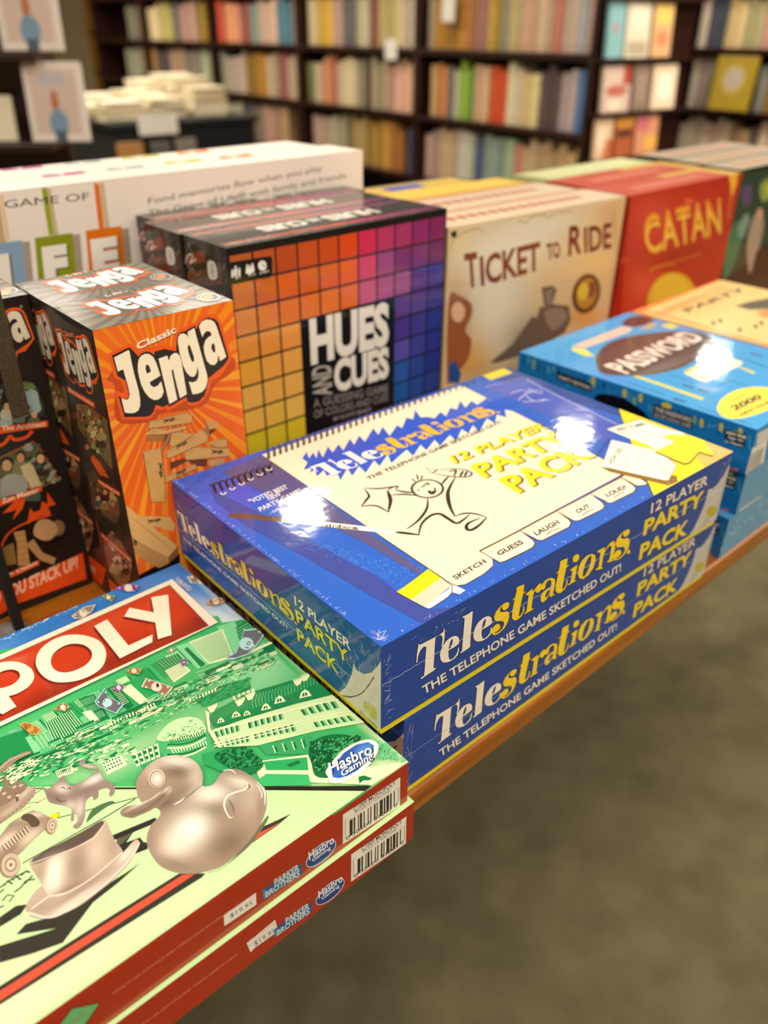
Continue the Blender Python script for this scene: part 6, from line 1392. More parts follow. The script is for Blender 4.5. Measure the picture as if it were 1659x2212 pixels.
('T',3811352,3.4,'Jenga',(466,1638,95,16,-5,37),0.03),
('P',6961692,3.05,0,'758 1712 824 1705 752 1660'),
('P',13803616,3.1,0,'733 1785 833 1762 824 1705 758 1712'),
('L',8014884,3.15,5,2,0,'733 1785 833 1762 824 1705 758 1712'),
('L',15254668,3.12,9,0,0,'733 1785 833 1762 824 1705'),
('L',12093520,3.14,3,0,0,'743 1771 823 1751'),
('L',12093520,3.14,3,0,0,'742 1760 822 1739'),
('L',12093520,3.14,3,0,0,'740 1748 821 1728'),
('P',13803616,3.1,0,'731 1600 829 1609 900 1580 893 1520 807 1541'),
('L',8014884,3.15,5,2,0,'731 1600 829 1609 900 1580 893 1520 807 1541'),
('L',15254668,3.12,9,0,0,'731 1600 829 1609 900 1580'),
('L',12093520,3.14,3,0,0,'751 1594 829 1594'),
('L',12093520,3.14,3,0,0,'749 1583 827 1582'),
('L',12093520,3.14,3,0,0,'748 1571 826 1570'),
('P',13803616,3.1,0,'525 1586 596 1616 916 1499 909 1431 543 1519 521 1534'),
('L',8014884,3.15,5,2,0,'525 1586 596 1616 916 1499 909 1431 543 1519 521 1534'),
('L',15254668,3.12,9,0,0,'525 1586 596 1616 916 1499'),
('L',12093520,3.14,3,0,0,'553 1574 608 1588'),
('L',12093520,3.14,3,0,0,'551 1562 607 1576'),
('L',12093520,3.14,3,0,0,'549 1551 605 1564'),
('T',3811352,3.4,'Jenga',(749,1501,100,-30,5,44),0.03),
('P',6961692,3,0,'395 1549 520 1547 714 1469 693 1413 601 1445 542 1513 391 1484'),
('P',13803616,3.1,0,'346 1445 603 1465 598 1426 338 1394'),
('L',8014884,3.15,5,2,0,'346 1445 603 1465 598 1426 338 1394'),
('L',15254668,3.12,9,0,0,'346 1445 603 1465 598 1426'),
('L',12093520,3.14,3,0,0,'372 1449 574 1443'),
('L',12093520,3.14,3,0,0,'370 1437 573 1431'),
('L',12093520,3.14,3,0,0,'368 1425 571 1420'),
('T',3811352,3.4,'Jenga',(431,1413,85,11,1,45),0.03),
('P',13803616,3.1,0,'727 1457 865 1429 846 1382 719 1397'),
('L',8014884,3.15,5,2,0,'727 1457 865 1429 846 1382 719 1397'),
('L',15254668,3.12,9,0,0,'727 1457 865 1429 846 1382'),
('L',12093520,3.14,3,0,0,'739 1446 849 1419'),
('L',12093520,3.14,3,0,0,'737 1434 848 1407'),
('L',12093520,3.14,3,0,0,'736 1422 846 1395'),
('P',11038778,3,0,'293 1681 343 1679 311 1238 264 1252'),
('P',13803616,3.1,0,'201 1693 246 1701 343 1679 334 1409 311 1238 197 1279 198 1485'),
('L',8014884,3.15,5,2,0,'201 1693 246 1701 343 1679 334 1409 311 1238 197 1279 198 1485'),
('L',15254668,3.12,9,0,0,'201 1693 246 1701 343 1679'),
('L',12093520,3.14,3,0,0,'207 1623 243 1625'),
('L',12093520,3.14,3,0,0,'205 1612 241 1614'),
('L',12093520,3.14,3,0,0,'204 1601 239 1603'),
('T',3811352,3.4,'Jenga',(302,1581,-9,-124,37,-13),0.03),
('P',14198888,3,0,'75 1204 333 1088 361 1004 340 954 147 1091'),
('T',3811352,3.4,'Jenga',(143,1107,109,-22,-1,36),0.03),
('P',14265196,3.2,0,'-64 1368 -3 1331 348 817 331 749 246 689 177 689 -2 896 -58 1091'),
('P',12159564,3.3,0,'-64 1368 -54 1256 -3 1040 254 745 259 683 169 678 -9 892 -65 1122'),
('P',9067056,3.3,0,'361 812 349 726 259 683 261 743'),
('T',3811352,3.5,'Jenga',(-44,1043,52,-101,43,46),0.04),
('L',13146200,3.35,4,0,0,'-24 1285 202 939'),
('L',13146200,3.35,4,0,0,'16 1228 222 910'),
('L',13146200,3.35,4,0,0,'57 1170 242 881'),
('L',13146200,3.35,4,0,0,'98 1111 262 852'),
('L',13146200,3.35,4,0,0,'141 1051 282 822'),
('L',13146200,3.35,4,0,0,'184 990 303 792'),
('P',1315344,2,0,'-22 683 364 735 323 346 -53 437')],
'J_left':[('S',2893603,0.4,'-36 2696 808 2710 500 705 -453 205',[(146,2635,284,73,-3.0,4867132,0.6)]),
('G',9058844,1.7,'jen',(6,2104,681,23,-3,470),[0],0,0),
('G',15621148,2,'jen',(6,2104,681,23,-3,470),[0],0,0),
('G',2893090,2.5,'jen',(6,2104,681,23,-3,470),[1],0,0),
('G',14538438,3,'jen',(6,2104,681,23,-3,470),[2,3,4,5,6],0,0),
('T',15235664,3,'Classic',(124,2470,235,50,33,47),0.03),
('P',14702110,3,0,'1 2044 507 2079 492 2026 -10 1999'),
('T',16506048,3.4,'The Party Crasher',(6,2008,467,24,15,30),0.02),
('L',14702110,2.4,9,2,0,'122 1934 349 1997 682 2000 640 1801 596 1586 412 1637 150 1683 63 1719'),
('P',6969912,2.5,0,'122 1934 349 1997 682 2000 640 1801 596 1586 412 1637 150 1683 63 1719'),
('N',11047008,2.6,'122 1934 682 2000 596 1586 150 1683',(8,14,46,0.55,0.6),41),
('N',3812380,2.63,'122 1934 682 2000 596 1586 150 1683',(8,14,46,0.55,0.6),42),
('N',9079370,2.66,'122 1934 682 2000 596 1586 150 1683',(8,14,46,0.55,0.6),43),
('N',13154440,2.69,'122 1934 682 2000 596 1586 150 1683',(8,14,46,0.55,0.6),44),
('N',10111544,2.72,'122 1934 682 2000 596 1586 150 1683',(8,14,46,0.55,0.6),45),
('N',2760728,2.75,'122 1934 682 2000 596 1586 150 1683',(8,14,46,0.55,0.6),46),
('P',11047008,2.8,1,'241 1750 278 1812 364 1855 438 1866 424 1812'),
('P',2759700,2.82,0,'434 1899 414 1876 379 1853 341 1840 316 1841 313 1856 333 1880 369 1902 406 1915 431 1914'),
('P',13145196,2.84,0,'417 1887 401 1868 374 1850 345 1840 325 1841 323 1854 339 1872 367 1890 396 1900 415 1899'),
('P',3812380,2.8499999999999996,1,'23 1460 64 1527 156 1576 236 1591 220 1532'),
('P',2759700,2.8699999999999997,0,'232 1625 211 1600 172 1575 132 1559 105 1560 102 1576 124 1602 163 1627 203 1642 229 1642'),
('P',11566166,2.8899999999999997,0,'214 1612 197 1591 167 1571 136 1559 115 1560 113 1573 131 1594 161 1614 192 1626 212 1625'),
('P',9079370,2.9,1,'259 1619 296 1683 382 1728 457 1741 443 1685'),
('P',2759700,2.92,0,'453 1774 433 1750 397 1726 359 1712 334 1713 331 1729 351 1753 387 1777 425 1790 450 1789'),
('P',14198912,2.94,0,'436 1761 420 1742 392 1723 363 1712 343 1713 341 1726 357 1746 385 1764 414 1775 434 1774'),
('P',13154440,2.9499999999999997,1,'296 1725 332 1787 417 1830 491 1842 477 1787'),
('P',2759700,2.9699999999999998,0,'486 1874 467 1851 432 1828 394 1815 369 1816 366 1831 386 1855 422 1877 458 1890 483 1889'),
('P',13145196,2.9899999999999998,0,'469 1862 454 1843 427 1825 398 1815 379 1816 377 1828 392 1847 420 1865 449 1875 467 1874'),
('P',10111544,3.0,1,'347 1687 383 1749 466 1792 540 1804 526 1750'),
('P',2759700,3.02,0,'535 1837 516 1814 481 1791 444 1777 419 1778 416 1794 436 1817 471 1840 508 1853 532 1852'),
('P',11566166,3.04,0,'519 1824 503 1806 476 1788 448 1777 429 1778 427 1791 442 1810 470 1828 498 1838 516 1837'),
('P',2760728,3.05,1,'356 1665 392 1727 476 1771 549 1783 535 1729'),
('P',2759700,3.07,0,'544 1816 525 1793 490 1770 454 1756 429 1757 425 1772 445 1796 480 1819 517 1832 541 1831'),
('P',14198912,3.09,0,'528 1804 513 1785 486 1766 457 1756 438 1757 436 1770 451 1789 479 1807 507 1817 526 1816'),
('P',11047008,3.0999999999999996,1,'415 1753 451 1813 532 1856 604 1867 591 1814'),
('P',2759700,3.12,0,'599 1899 581 1876 547 1854 511 1841 486 1842 483 1857 502 1880 536 1902 572 1915 596 1914'),
('P',13145196,3.1399999999999997,0,'583 1887 568 1868 542 1851 514 1841 495 1842 493 1854 508 1873 535 1890 563 1900 581 1899'),
('P',14702110,2.5,0,'199 1568 372 1542 481 1473 385 1507 504 1462 316 1411 190 1483'),
('P',5916208,2.5,0,'39 1311 206 1421 302 1378 616 1334 578 1166 438 1014 176 1008 7 1036'),
('N',9071168,2.6,'39 1311 302 1378 578 1166 176 1008',(7,14,46,0.55,0.6),51),
('N',2760728,2.63,'39 1311 302 1378 578 1166 176 1008',(7,14,46,0.55,0.6),52),
('N',3824208,2.66,'39 1311 302 1378 578 1166 176 1008',(7,14,46,0.55,0.6),53),
('N',12097640,2.69,'39 1311 302 1378 578 1166 176 1008',(7,14,46,0.55,0.6),54),
('N',8010280,2.72,'39 1311 302 1378 578 1166 176 1008',(7,14,46,0.55,0.6),55),
('P',9071168,2.8,1,'50 1021 89 1090 178 1143 254 1161 239 1102'),
('P',2759700,2.82,0,'250 1195 230 1169 193 1142 154 1125 128 1124 125 1140 147 1167 184 1194 222 1211 248 1211'),
('P',13145196,2.84,0,'233 1181 217 1160 188 1138 158 1125 138 1125 136 1138 153 1160 182 1181 212 1194 231 1194'),
('P',2760728,2.8499999999999996,1,'-42 882 -1 953 90 1009 169 1029 152 968'),
('P',2759700,2.8699999999999997,0,'165 1064 144 1037 106 1008 66 990 39 989 36 1006 58 1034 96 1062 136 1080 162 1080'),
('P',11566166,2.8899999999999997,0,'147 1049 130 1027 100 1005 69 990 49 990 47 1004 64 1026 94 1048 125 1062 145 1062'),
('P',3824208,2.9,1,'36 1000 76 1069 164 1122 241 1141 226 1081'),
('P',2759700,2.92,0,'238 1175 217 1149 180 1121 141 1104 115 1103 112 1120 133 1147 171 1174 209 1191 235 1191'),
('P',14198912,2.94,0,'220 1161 204 1139 175 1118 144 1104 125 1104 123 1117 140 1139 169 1161 198 1174 218 1174'),
('P',12097640,2.9499999999999997,1,'376 1198 411 1262 491 1310 562 1326 549 1271'),
('P',2759700,2.9699999999999998,0,'557 1359 539 1334 505 1309 470 1294 446 1294 443 1309 462 1334 496 1359 531 1374 554 1374'),
('P',13145196,2.9899999999999998,0,'541 1345 527 1326 501 1306 473 1294 455 1294 453 1307 468 1327 494 1346 521 1358 539 1358'),
('P',8010280,3.0,1,'347 1088 382 1154 464 1205 535 1221 522 1165'),
('P',2759700,3.02,0,'531 1255 512 1229 478 1204 442 1187 418 1187 415 1202 434 1228 468 1254 504 1270 528 1270'),
('P',11566166,3.04,0,'515 1241 500 1220 474 1200 446 1188 427 1188 425 1200 440 1221 467 1241 494 1254 513 1253'),
('P',9071168,3.05,1,'173 1039 210 1107 296 1159 371 1176 356 1118'),
('P',2759700,3.07,0,'366 1210 347 1184 311 1158 273 1141 248 1140 245 1156 266 1183 301 1209 339 1225 364 1226'),
('P',14198912,3.09,0,'350 1196 334 1175 306 1154 277 1141 257 1141 255 1154 272 1175 300 1196 329 1209 348 1209'),
('P',2760728,3.0999999999999996,1,'231 1144 268 1210 351 1260 424 1276 410 1219'),
('P',2759700,3.12,0,'420 1309 401 1284 366 1259 329 1243 304 1242 301 1258 321 1283 356 1309 393 1325 417 1325'),
('P',13145196,3.1399999999999997,0,'404 1296 388 1275 361 1255 333 1243 314 1243 312 1256 327 1276 355 1296 383 1309 402 1308'),
('P',14702110,3,0,'257 1352 666 1410 655 1368 244 1309'),
('T',16506048,3.4,'The Bank Job',(260,1319,379,50,13,30),0.02),
('L',14702110,2.9,16,1,0,'7 1036 -10 893 26 725 -10 564 -94 440 -92 292 15 165'),
('L',14702110,2.4,9,2,0,'71 684 339 908 514 845 640 776 515 541 311 300 61 358'),
('P',9068616,2.5,0,'71 684 339 908 514 845 640 776 515 541 311 300 61 358'),
('N',13148288,2.6,'71 684 339 908 640 776 311 300',(7,14,46,0.55,0.6),61),
('N',3810328,2.63,'71 684 339 908 640 776 311 300',(7,14,46,0.55,0.6),62),
('N',11044968,2.66,'71 684 339 908 640 776 311 300',(7,14,46,0.55,0.6),63),
('N',6965812,2.69,'71 684 339 908 640 776 311 300',(7,14,46,0.55,0.6),64),
('N',14207152,2.72,'71 684 339 908 640 776 311 300',(7,14,46,0.55,0.6),65),
('P',13148288,2.8,1,'226 474 261 541 339 595 407 616 394 559'),
('P',2759700,2.82,0,'403 648 385 622 352 595 318 577 295 575 292 590 311 616 343 644 377 662 400 663'),
('P',13145196,2.84,0,'387 634 373 613 348 591 321 577 303 576 302 589 316 610 342 631 368 645 386 646'),
('P',3810328,2.8499999999999996,1,'393 642 425 705 499 756 564 775 552 721'),
('P',2759700,2.8699999999999997,0,'560 806 543 782 512 756 479 739 457 737 454 752 472 777 503 803 535 819 557 821'),
('P',11566166,2.8899999999999997,0,'545 793 532 773 508 752 482 739 466 738 464 750 477 771 502 791 527 804 543 804'),
('P',11044968,2.9,1,'129 374 165 443 245 500 315 522 301 463'),
('P',2759700,2.92,0,'312 555 293 528 259 500 224 481 200 478 197 494 217 521 250 549 286 568 309 570'),
('P',14198912,2.94,0,'296 540 281 518 255 496 227 481 209 480 207 493 222 514 249 537 276 551 294 552'),
('P',6965812,2.9499999999999997,1,'256 556 289 622 366 675 434 695 421 639'),
('P',2759700,2.9699999999999998,0,'430 727 412 701 380 675 346 657 323 655 320 670 339 696 371 723 405 740 427 741'),
('P',13145196,2.9899999999999998,0,'414 712 400 692 375 671 349 657 331 656 330 669 344 689 369 710 395 724 413 725'),
('P',14207152,3.0,1,'227 551 261 617 338 670 406 690 393 634'),
('P',2759700,3.02,0,'402 722 384 697 352 670 318 652 295 650 292 665 311 691 343 718 377 735 400 737'),
('P',11566166,3.04,0,'387 708 373 687 348 666 321 652 303 652 302 664 316 685 342 706 368 719 385 720'),
('P',13148288,3.05,1,'73 365 109 435 191 492 262 514 248 455'),
('P',2759700,3.07,0,'258 547 239 520 205 492 169 473 145 470 143 486 162 513 197 542 232 561 256 562'),
('P',14198912,3.09,0,'242 532 227 510 201 488 173 473 154 472 153 485 168 506 195 529 222 544 240 545'),
('P',3810328,3.0999999999999996,1,'370 506 402 572 477 625 543 645 531 590'),
('P',2759700,3.12,0,'539 677 522 652 491 625 457 607 435 605 432 620 450 646 481 673 514 690 536 692'),
('P',13145196,3.1399999999999997,0,'524 663 510 642 486 621 460 608 443 607 441 619 455 639 480 661 505 674 522 675'),
('P',14702110,3,0,'58 763 637 789 620 743 52 714'),
('T',16506048,3.4,'The Stacking Star',(63,724,543,25,14,35),0.02),
('P',14700570,3,0,'138 275 -442 215 -685 177 -715 -135 -227 -67 528 63 722 344'),
('T',16038040,3.4,'HOW DO YOU STACK UP?',(-721,-8,1144,126,21,88),0.04)],
'K_front':[('S',2301209,0.4,'465 2662 1086 2654 1052 -30 71 181',[(865,2127,133,125,1.55,3353381,0.6)]),
('G',9058844,1.7,'jen',(350,2151,681,-26,34,454),[0],0,0),
('G',15621148,2,'jen',(350,2151,681,-26,34,454),[0],0,0),
('G',2893090,2.5,'jen',(350,2151,681,-26,34,454),[1],0,0),
('G',15129800,3,'jen',(350,2151,681,-26,34,454),[2,3,4,5,6],0,0),
('T',14209216,3,'®',(991,2568,19,1,3,20),0),
('P',3947060,2.5,0,'615 2016 744 2036 872 2030 950 1989 987 1916 986 1852 1001 1769 980 1702 881 1680 766 1693 604 1713'),
('N',8030848,2.6,'615 2016 872 2030 986 1852 881 1680',(8,14,46,0.55,0.6),71),
('N',11057336,2.63,'615 2016 872 2030 986 1852 881 1680',(8,14,46,0.55,0.6),72),
('N',5925450,2.66,'615 2016 872 2030 986 1852 881 1680',(8,14,46,0.55,0.6),73),
('N',9085096,2.69,'615 2016 872 2030 986 1852 881 1680',(8,14,46,0.55,0.6),74),
('N',2630686,2.72,'615 2016 872 2030 986 1852 881 1680',(8,14,46,0.55,0.6),75),
('N',13156520,2.75,'615 2016 872 2030 986 1852 881 1680',(8,14,46,0.55,0.6),76),
('P',8030848,2.8,1,'739 1760 758 1820 797 1827 831 1796 822 1730'),
('P',2759700,2.82,0,'831 1844 821 1824 804 1815 787 1820 776 1837 775 1860 785 1879 802 1889 820 1884 831 1867'),
('P',13145196,2.84,0,'823 1837 815 1821 801 1814 788 1818 780 1831 780 1850 788 1866 801 1873 814 1870 823 1856'),
('P',11057336,2.8499999999999996,1,'643 1707 662 1767 701 1774 734 1743 724 1677'),
('P',2759700,2.8699999999999997,0,'735 1791 724 1771 707 1762 690 1767 680 1784 680 1807 690 1827 707 1836 724 1831 734 1814'),
('P',11566166,2.8899999999999997,0,'726 1784 718 1768 705 1761 692 1765 684 1778 684 1797 692 1813 705 1820 718 1816 726 1803'),
('P',5925450,2.9,1,'846 1642 866 1704 906 1710 941 1678 932 1610'),
('P',2759700,2.92,0,'941 1727 931 1707 913 1698 895 1703 884 1721 883 1744 894 1764 911 1774 929 1769 940 1751'),
('P',14198912,2.94,0,'932 1721 924 1704 911 1697 897 1701 888 1715 888 1734 896 1750 910 1758 923 1754 932 1740'),
('P',9085096,2.9499999999999997,1,'744 1852 763 1911 802 1918 836 1888 826 1823'),
('P',2759700,2.9699999999999998,0,'836 1935 826 1916 809 1907 792 1911 781 1928 780 1951 791 1970 807 1979 825 1975 835 1958'),
('P',13145196,2.9899999999999998,0,'828 1929 820 1913 806 1905 793 1909 785 1923 785 1941 793 1956 806 1964 819 1960 828 1947'),
('P',2630686,3.0,1,'693 1868 712 1927 751 1934 784 1904 774 1839'),
('P',2759700,3.02,0,'784 1951 774 1931 757 1922 740 1927 730 1943 729 1966 739 1985 756 1994 773 1990 784 1973'),
('P',11566166,3.04,0,'776 1944 768 1928 755 1921 742 1924 734 1938 734 1956 742 1971 755 1979 768 1975 776 1962'),
('P',13156520,3.05,1,'661 1767 680 1827 719 1833 752 1803 743 1737'),
('P',2759700,3.07,0,'753 1850 743 1831 726 1821 709 1826 698 1843 698 1866 708 1885 725 1895 742 1890 752 1873'),
('P',14198912,3.09,0,'745 1844 736 1828 723 1820 710 1824 702 1838 702 1856 710 1872 723 1879 736 1876 744 1862'),
('P',8030848,3.0999999999999996,1,'739 1716 759 1776 798 1783 832 1752 823 1685'),
('P',2759700,3.12,0,'832 1800 822 1780 805 1771 788 1776 777 1793 776 1816 787 1836 804 1845 821 1840 832 1823'),
('P',13145196,3.1399999999999997,0,'824 1794 816 1777 803 1770 789 1774 781 1788 781 1806 789 1822 802 1830 815 1826 824 1812'),
('P',10137776,3.2,1,'870 1892 925 1933 971 1906 972 1820 972 1756 926 1733 895 1799'),
('P',6978122,3.1,0,'872 2016 955 1981 977 1933 882 1944'),
('P',14702110,3,0,'616 1710 1002 1648 994 1595 607 1648'),
('T',16506048,3.4,'The Architect',(644,1664,332,-58,6,42),0.02),
('L',14700570,2.9,28,1,0,'568 1545 640 1561 693 1603 719 1565 805 1558 867 1598'),
('L',14702110,2.4,9,2,0,'544 1445 856 1507 904 1396 979 1114 829 1093 458 1090'),
('P',5921338,2.5,0,'544 1445 856 1507 904 1396 979 1114 829 1093 458 1090'),
('N',8026704,2.6,'544 1445 856 1507 979 1114 829 1093',(8,14,46,0.55,0.6),81),
('N',9079416,2.63,'544 1445 856 1507 979 1114 829 1093',(8,14,46,0.55,0.6),82),
('N',3813408,2.66,'544 1445 856 1507 979 1114 829 1093',(8,14,46,0.55,0.6),83),
('N',11577472,2.69,'544 1445 856 1507 979 1114 829 1093',(8,14,46,0.55,0.6),84),
('N',4872778,2.72,'544 1445 856 1507 979 1114 829 1093',(8,14,46,0.55,0.6),85),
('N',10131600,2.75,'544 1445 856 1507 979 1114 829 1093',(8,14,46,0.55,0.6),86),
('P',8026704,2.8,1,'679 1176 705 1259 758 1266 804 1220 790 1126'),
('P',2759700,2.82,0,'804 1288 790 1261 767 1249 744 1257 729 1282 729 1314 742 1341 765 1353 788 1345 803 1320'),
('P',13145196,2.84,0,'793 1279 782 1257 764 1247 746 1254 734 1274 734 1300 745 1322 763 1331 781 1325 792 1305'),
('P',9079416,2.8499999999999996,1,'698 1191 724 1274 777 1281 823 1235 810 1142'),
('P',2759700,2.8699999999999997,0,'823 1303 809 1276 786 1264 763 1272 748 1297 748 1329 762 1356 784 1368 808 1360 823 1335'),
('P',11566166,2.8899999999999997,0,'812 1294 801 1272 783 1262 765 1269 754 1289 754 1314 765 1337 782 1346 800 1340 812 1320'),
('P',3813408,2.9,1,'792 1229 818 1313 872 1320 918 1274 906 1180'),
('P',2759700,2.92,0,'918 1342 904 1314 881 1302 857 1310 842 1335 841 1368 855 1395 878 1407 902 1399 917 1374'),
('P',14198912,2.94,0,'906 1333 896 1311 877 1301 859 1307 847 1327 847 1353 858 1375 876 1385 894 1379 906 1359'),
('P',11577472,2.9499999999999997,1,'642 1090 669 1174 722 1181 767 1134 754 1039'),
('P',2759700,2.9699999999999998,0,'768 1203 754 1175 730 1163 707 1172 693 1197 692 1230 706 1257 729 1269 752 1261 767 1235'),
('P',13145196,2.9899999999999998,0,'756 1194 745 1172 727 1162 709 1168 698 1189 698 1215 709 1237 727 1247 745 1240 756 1220'),
('P',4872778,3.0,1,'676 1031 703 1116 757 1122 803 1075 790 979'),
('P',2759700,3.02,0,'803 1144 789 1116 766 1105 742 1113 727 1139 727 1172 741 1199 764 1211 788 1203 803 1177'),
('P',11566166,3.04,0,'792 1135 781 1113 762 1103 744 1110 733 1130 733 1157 744 1179 762 1189 780 1183 792 1162'),
('P',10131600,3.05,1,'624 1225 651 1308 703 1315 748 1270 734 1177'),
('P',2759700,3.07,0,'748 1337 734 1310 712 1298 689 1306 674 1331 674 1362 688 1389 710 1401 733 1393 748 1369'),
('P',14198912,3.09,0,'737 1328 726 1306 708 1297 691 1303 680 1322 680 1348 691 1370 708 1380 726 1374 737 1354'),
('P',8026704,3.0999999999999996,1,'644 1289 670 1371 722 1378 767 1334 754 1242'),
('P',2759700,3.12,0,'768 1400 754 1373 731 1362 708 1369 694 1394 693 1425 707 1452 730 1464 753 1456 767 1432'),
('P',13145196,3.1399999999999997,0,'756 1392 746 1370 728 1360 710 1366 699 1386 699 1411 710 1433 728 1442 745 1437 756 1417'),
('P',13154448,3.2,0,'708 1329 784 1344 809 1294 832 1108 751 1117 716 1244'),
('P',12622448,3.2,0,'647 1360 642 1347 635 1337 627 1329 617 1324 607 1324 597 1327 588 1334 582 1344 578 1356 577 1370 579 1383 583 1396 590 1407 599 1414 608 1419 619 1419 628 1416 637 1409 643 1399 647 1387 648 1374'),
('P',2759700,3.1,0,'668 1378 663 1364 654 1352 642 1344 628 1340 613 1341 599 1346 586 1355 576 1367 569 1381 567 1397 568 1412 574 1426 583 1437 595 1445 608 1449 623 1449 637 1444 650 1435 660 1423 667 1409 670 1393'),
('P',10132114,3.15,0,'535 1267 595 1297 654 1286 716 1203 710 1100 499 1116'),
('P',14702110,3,0,'458 1090 831 1103 829 1061 454 1039'),
('T',16506048,3.4,'Zen Master',(502,1060,301,0,1,44),0.02),
('P',14700570,3,0,'599 1047 689 1044 641 955 543 886 599 972 562 965 483 974'),
('P',14700570,3,0,'703 942 719 892 776 892 806 968 843 921 863 1033 909 895 843 899 852 807 773 838 643 802'),
('P',1839886,2.5,0,'413 677 531 793 701 812 933 729 930 570 821 477 789 326 633 374 453 456 397 572'),
('N',2365458,2.6,'413 677 701 812 821 477 633 374',(2,14,46,0.55,0.6),91),
('N',1839886,2.63,'413 677 701 812 821 477 633 374',(2,14,46,0.55,0.6),92),
('L',14700570,2.7,16,1,0,'405 681 469 764 571 809 704 822 834 814'),
('P',12094032,3.2,0,'526 773 615 758 606 639 583 408 489 451 530 671'),
('P',12620904,3.2,1,'683 730 725 791 793 797 857 738 877 650 805 588 732 608 680 675'),
('P',11569240,3.15,0,'593 622 665 648 707 492 803 391 771 334 673 426'),
('P',9070656,3.1,0,'936 649 929 629 919 612 905 600 890 594 874 595 858 601 845 613 835 630 828 650 826 672 828 693 834 713 845 729 858 740 873 746 889 746 904 740 918 728 929 712 935 692 938 670'),
('P',9071164,3.1,0,'410 667 505 682 485 476 405 489'),
('L',8018480,3.4,5,0,0,'535 731 625 721'),
('L',8018480,3.4,5,0,0,'528 672 617 659'),
('L',8018480,3.4,5,0,0,'521 614 608 597'),
('L',8018480,3.4,5,0,0,'513 555 600 535'),
('L',8018480,3.4,5,0,0,'506 495 591 472'),
('P',14702110,3,0,'396 413 661 434 657 386 393 362'),
('T',16506048,3.4,'It Classic',(402,384,245,18,4,33),0.02),
('P',14962714,3,0,'-239 242 398 283 1037 347 1018 67 401 90 -292 -84'),
('T',16171168,3.4,'HOW DO YOU STACK UP?',(-112,140,1084,66,17,131),0.04)],
'J_top':[('S',8024676,0.4,'56 869 1077 856 1096 -110 -49 -131',[(579,479,380,217,-3.03,9734778,0.5),(832,12,243,203,1.76,6182732,0.5)]),
('P',6051145,0.7,0,'561 392 1343 -268 1280 -351'),
('P',6051145,0.7,0,'561 392 1191 -448 1121 -512'),
('P',6051145,0.7,0,'561 392 1024 -582 949 -626'),
('P',6051145,0.7,0,'561 392 848 -670 771 -693'),
('P',6051145,0.7,0,'561 392 670 -711 594 -715'),
('P',6051145,0.7,0,'561 392 495 -709 422 -695'),
('P',6051145,0.7,0,'561 392 328 -665 260 -635'),
('P',6051145,0.7,0,'561 392 174 -583 112 -537'),
('P',6051145,0.7,0,'561 392 34 -465 -20 -404'),
('P',6051145,0.7,0,'561 392 -86 -314 -131 -240'),
('P',6051145,0.7,0,'561 392 -184 -134 -218 -48'),
('P',6051145,0.7,0,'561 392 -256 73 -278 168'),
('P',6051145,0.7,0,'561 392 -299 300 -307 404'),
('P',6051145,0.7,0,'561 392 -309 544 -302 652'),
('P',6051145,0.7,0,'561 392 -283 797 -260 906'),
('P',6051145,0.7,0,'561 392 -218 1049 -178 1155'),
('P',6051145,0.7,0,'561 392 -114 1290 -57 1387'),
('P',6051145,0.7,0,'561 392 30 1507 103 1590'),
('P',6051145,0.7,0,'561 392 210 1686 297 1747'),
('P',6051145,0.7,0,'561 392 420 1812 516 1847'),
('P',6051145,0.7,0,'561 392 648 1872 749 1876'),
('P',6051145,0.7,0,'561 392 882 1858 981 1828'),
('P',6051145,0.7,0,'561 392 1106 1766 1195 1704'),
('P',6051145,0.7,0,'561 392 1303 1601 1376 1510'),
('P',6051145,0.7,0,'561 392 1460 1374 1512 1262'),
('P',6051145,0.7,0,'561 392 1567 1102 1596 977'),
('P',6051145,0.7,0,'561 392 1618 805 1624 675'),
('P',6051145,0.7,0,'561 392 1616 504 1600 378'),
('P',6051145,0.7,0,'561 392 1564 216 1529 100'),
('P',6051145,0.7,0,'561 392 1470 -45 1419 -146'),
('G',16302240,1.7,'jen',(181,159,798,-22,-10,559),[0],0,0),
('G',15621148,2,'jen',(181,159,798,-22,-10,559),[0],0,0),
('G',5919304,2.5,'jen',(181,159,798,-22,-10,559),[1],0,0),
('G',16777215,3,'jen',(181,159,798,-22,-10,559),[2,3,4,5,6],0,0),
('T',16308416,2.5,'Classic',(393,657,193,42,17,81),0.03),
('P',2762274,2,0,'1042 115 1022 88 997 69 970 58 944 57 919 65 899 83 884 107 876 138 875 172 882 206 896 239 916 266 940 287 968 299 995 301 1020 292 1042 274 1057 249 1065 217 1065 182 1057 147'),
('P',15261908,2.2,0,'1036 120 1018 97 996 81 972 72 948 72 926 80 907 95 894 118 886 145 884 175 890 205 902 233 919 257 941 275 965 284 990 285 1013 277 1032 261 1046 238 1054 210 1055 179 1049 148'),
('P',2762274,2.3,0,'1031 125 1015 104 995 90 974 83 952 83 931 90 914 105 901 125 894 150 892 177 897 204 907 229 923 250 942 265 964 273 987 273 1007 266 1025 251 1038 230 1046 204 1047 177 1042 150'),
('P',15759904,2.5,0,'997 153 988 141 978 132 967 127 956 126 947 129 939 135 933 145 930 158 931 172 934 187 941 201 949 213 960 222 971 227 982 229 992 226 1000 219 1005 209 1008 196 1007 182 1004 167'),
('L',13155500,2.5,12,0,0,'959 104 940 109 925 122 915 141 912 165 915 191 925 215 941 234 959 247 980 251 999 246 1014 233 1024 213'),
('L',15762508,1,7,0,0,'53 831 1007 714')],
'H_front':[('P',1511695,0.4,0,'0 0 2721 0 2721 2751 0 2751'),
('P',12081703,1,0,'26 2457 251 2457 251 2682 26 2682'),
('P',12341795,1,0,'271 2457 496 2457 496 2682 271 2682'),
('P',12077596,1,0,'516 2457 741 2457 741 2682 516 2682'),
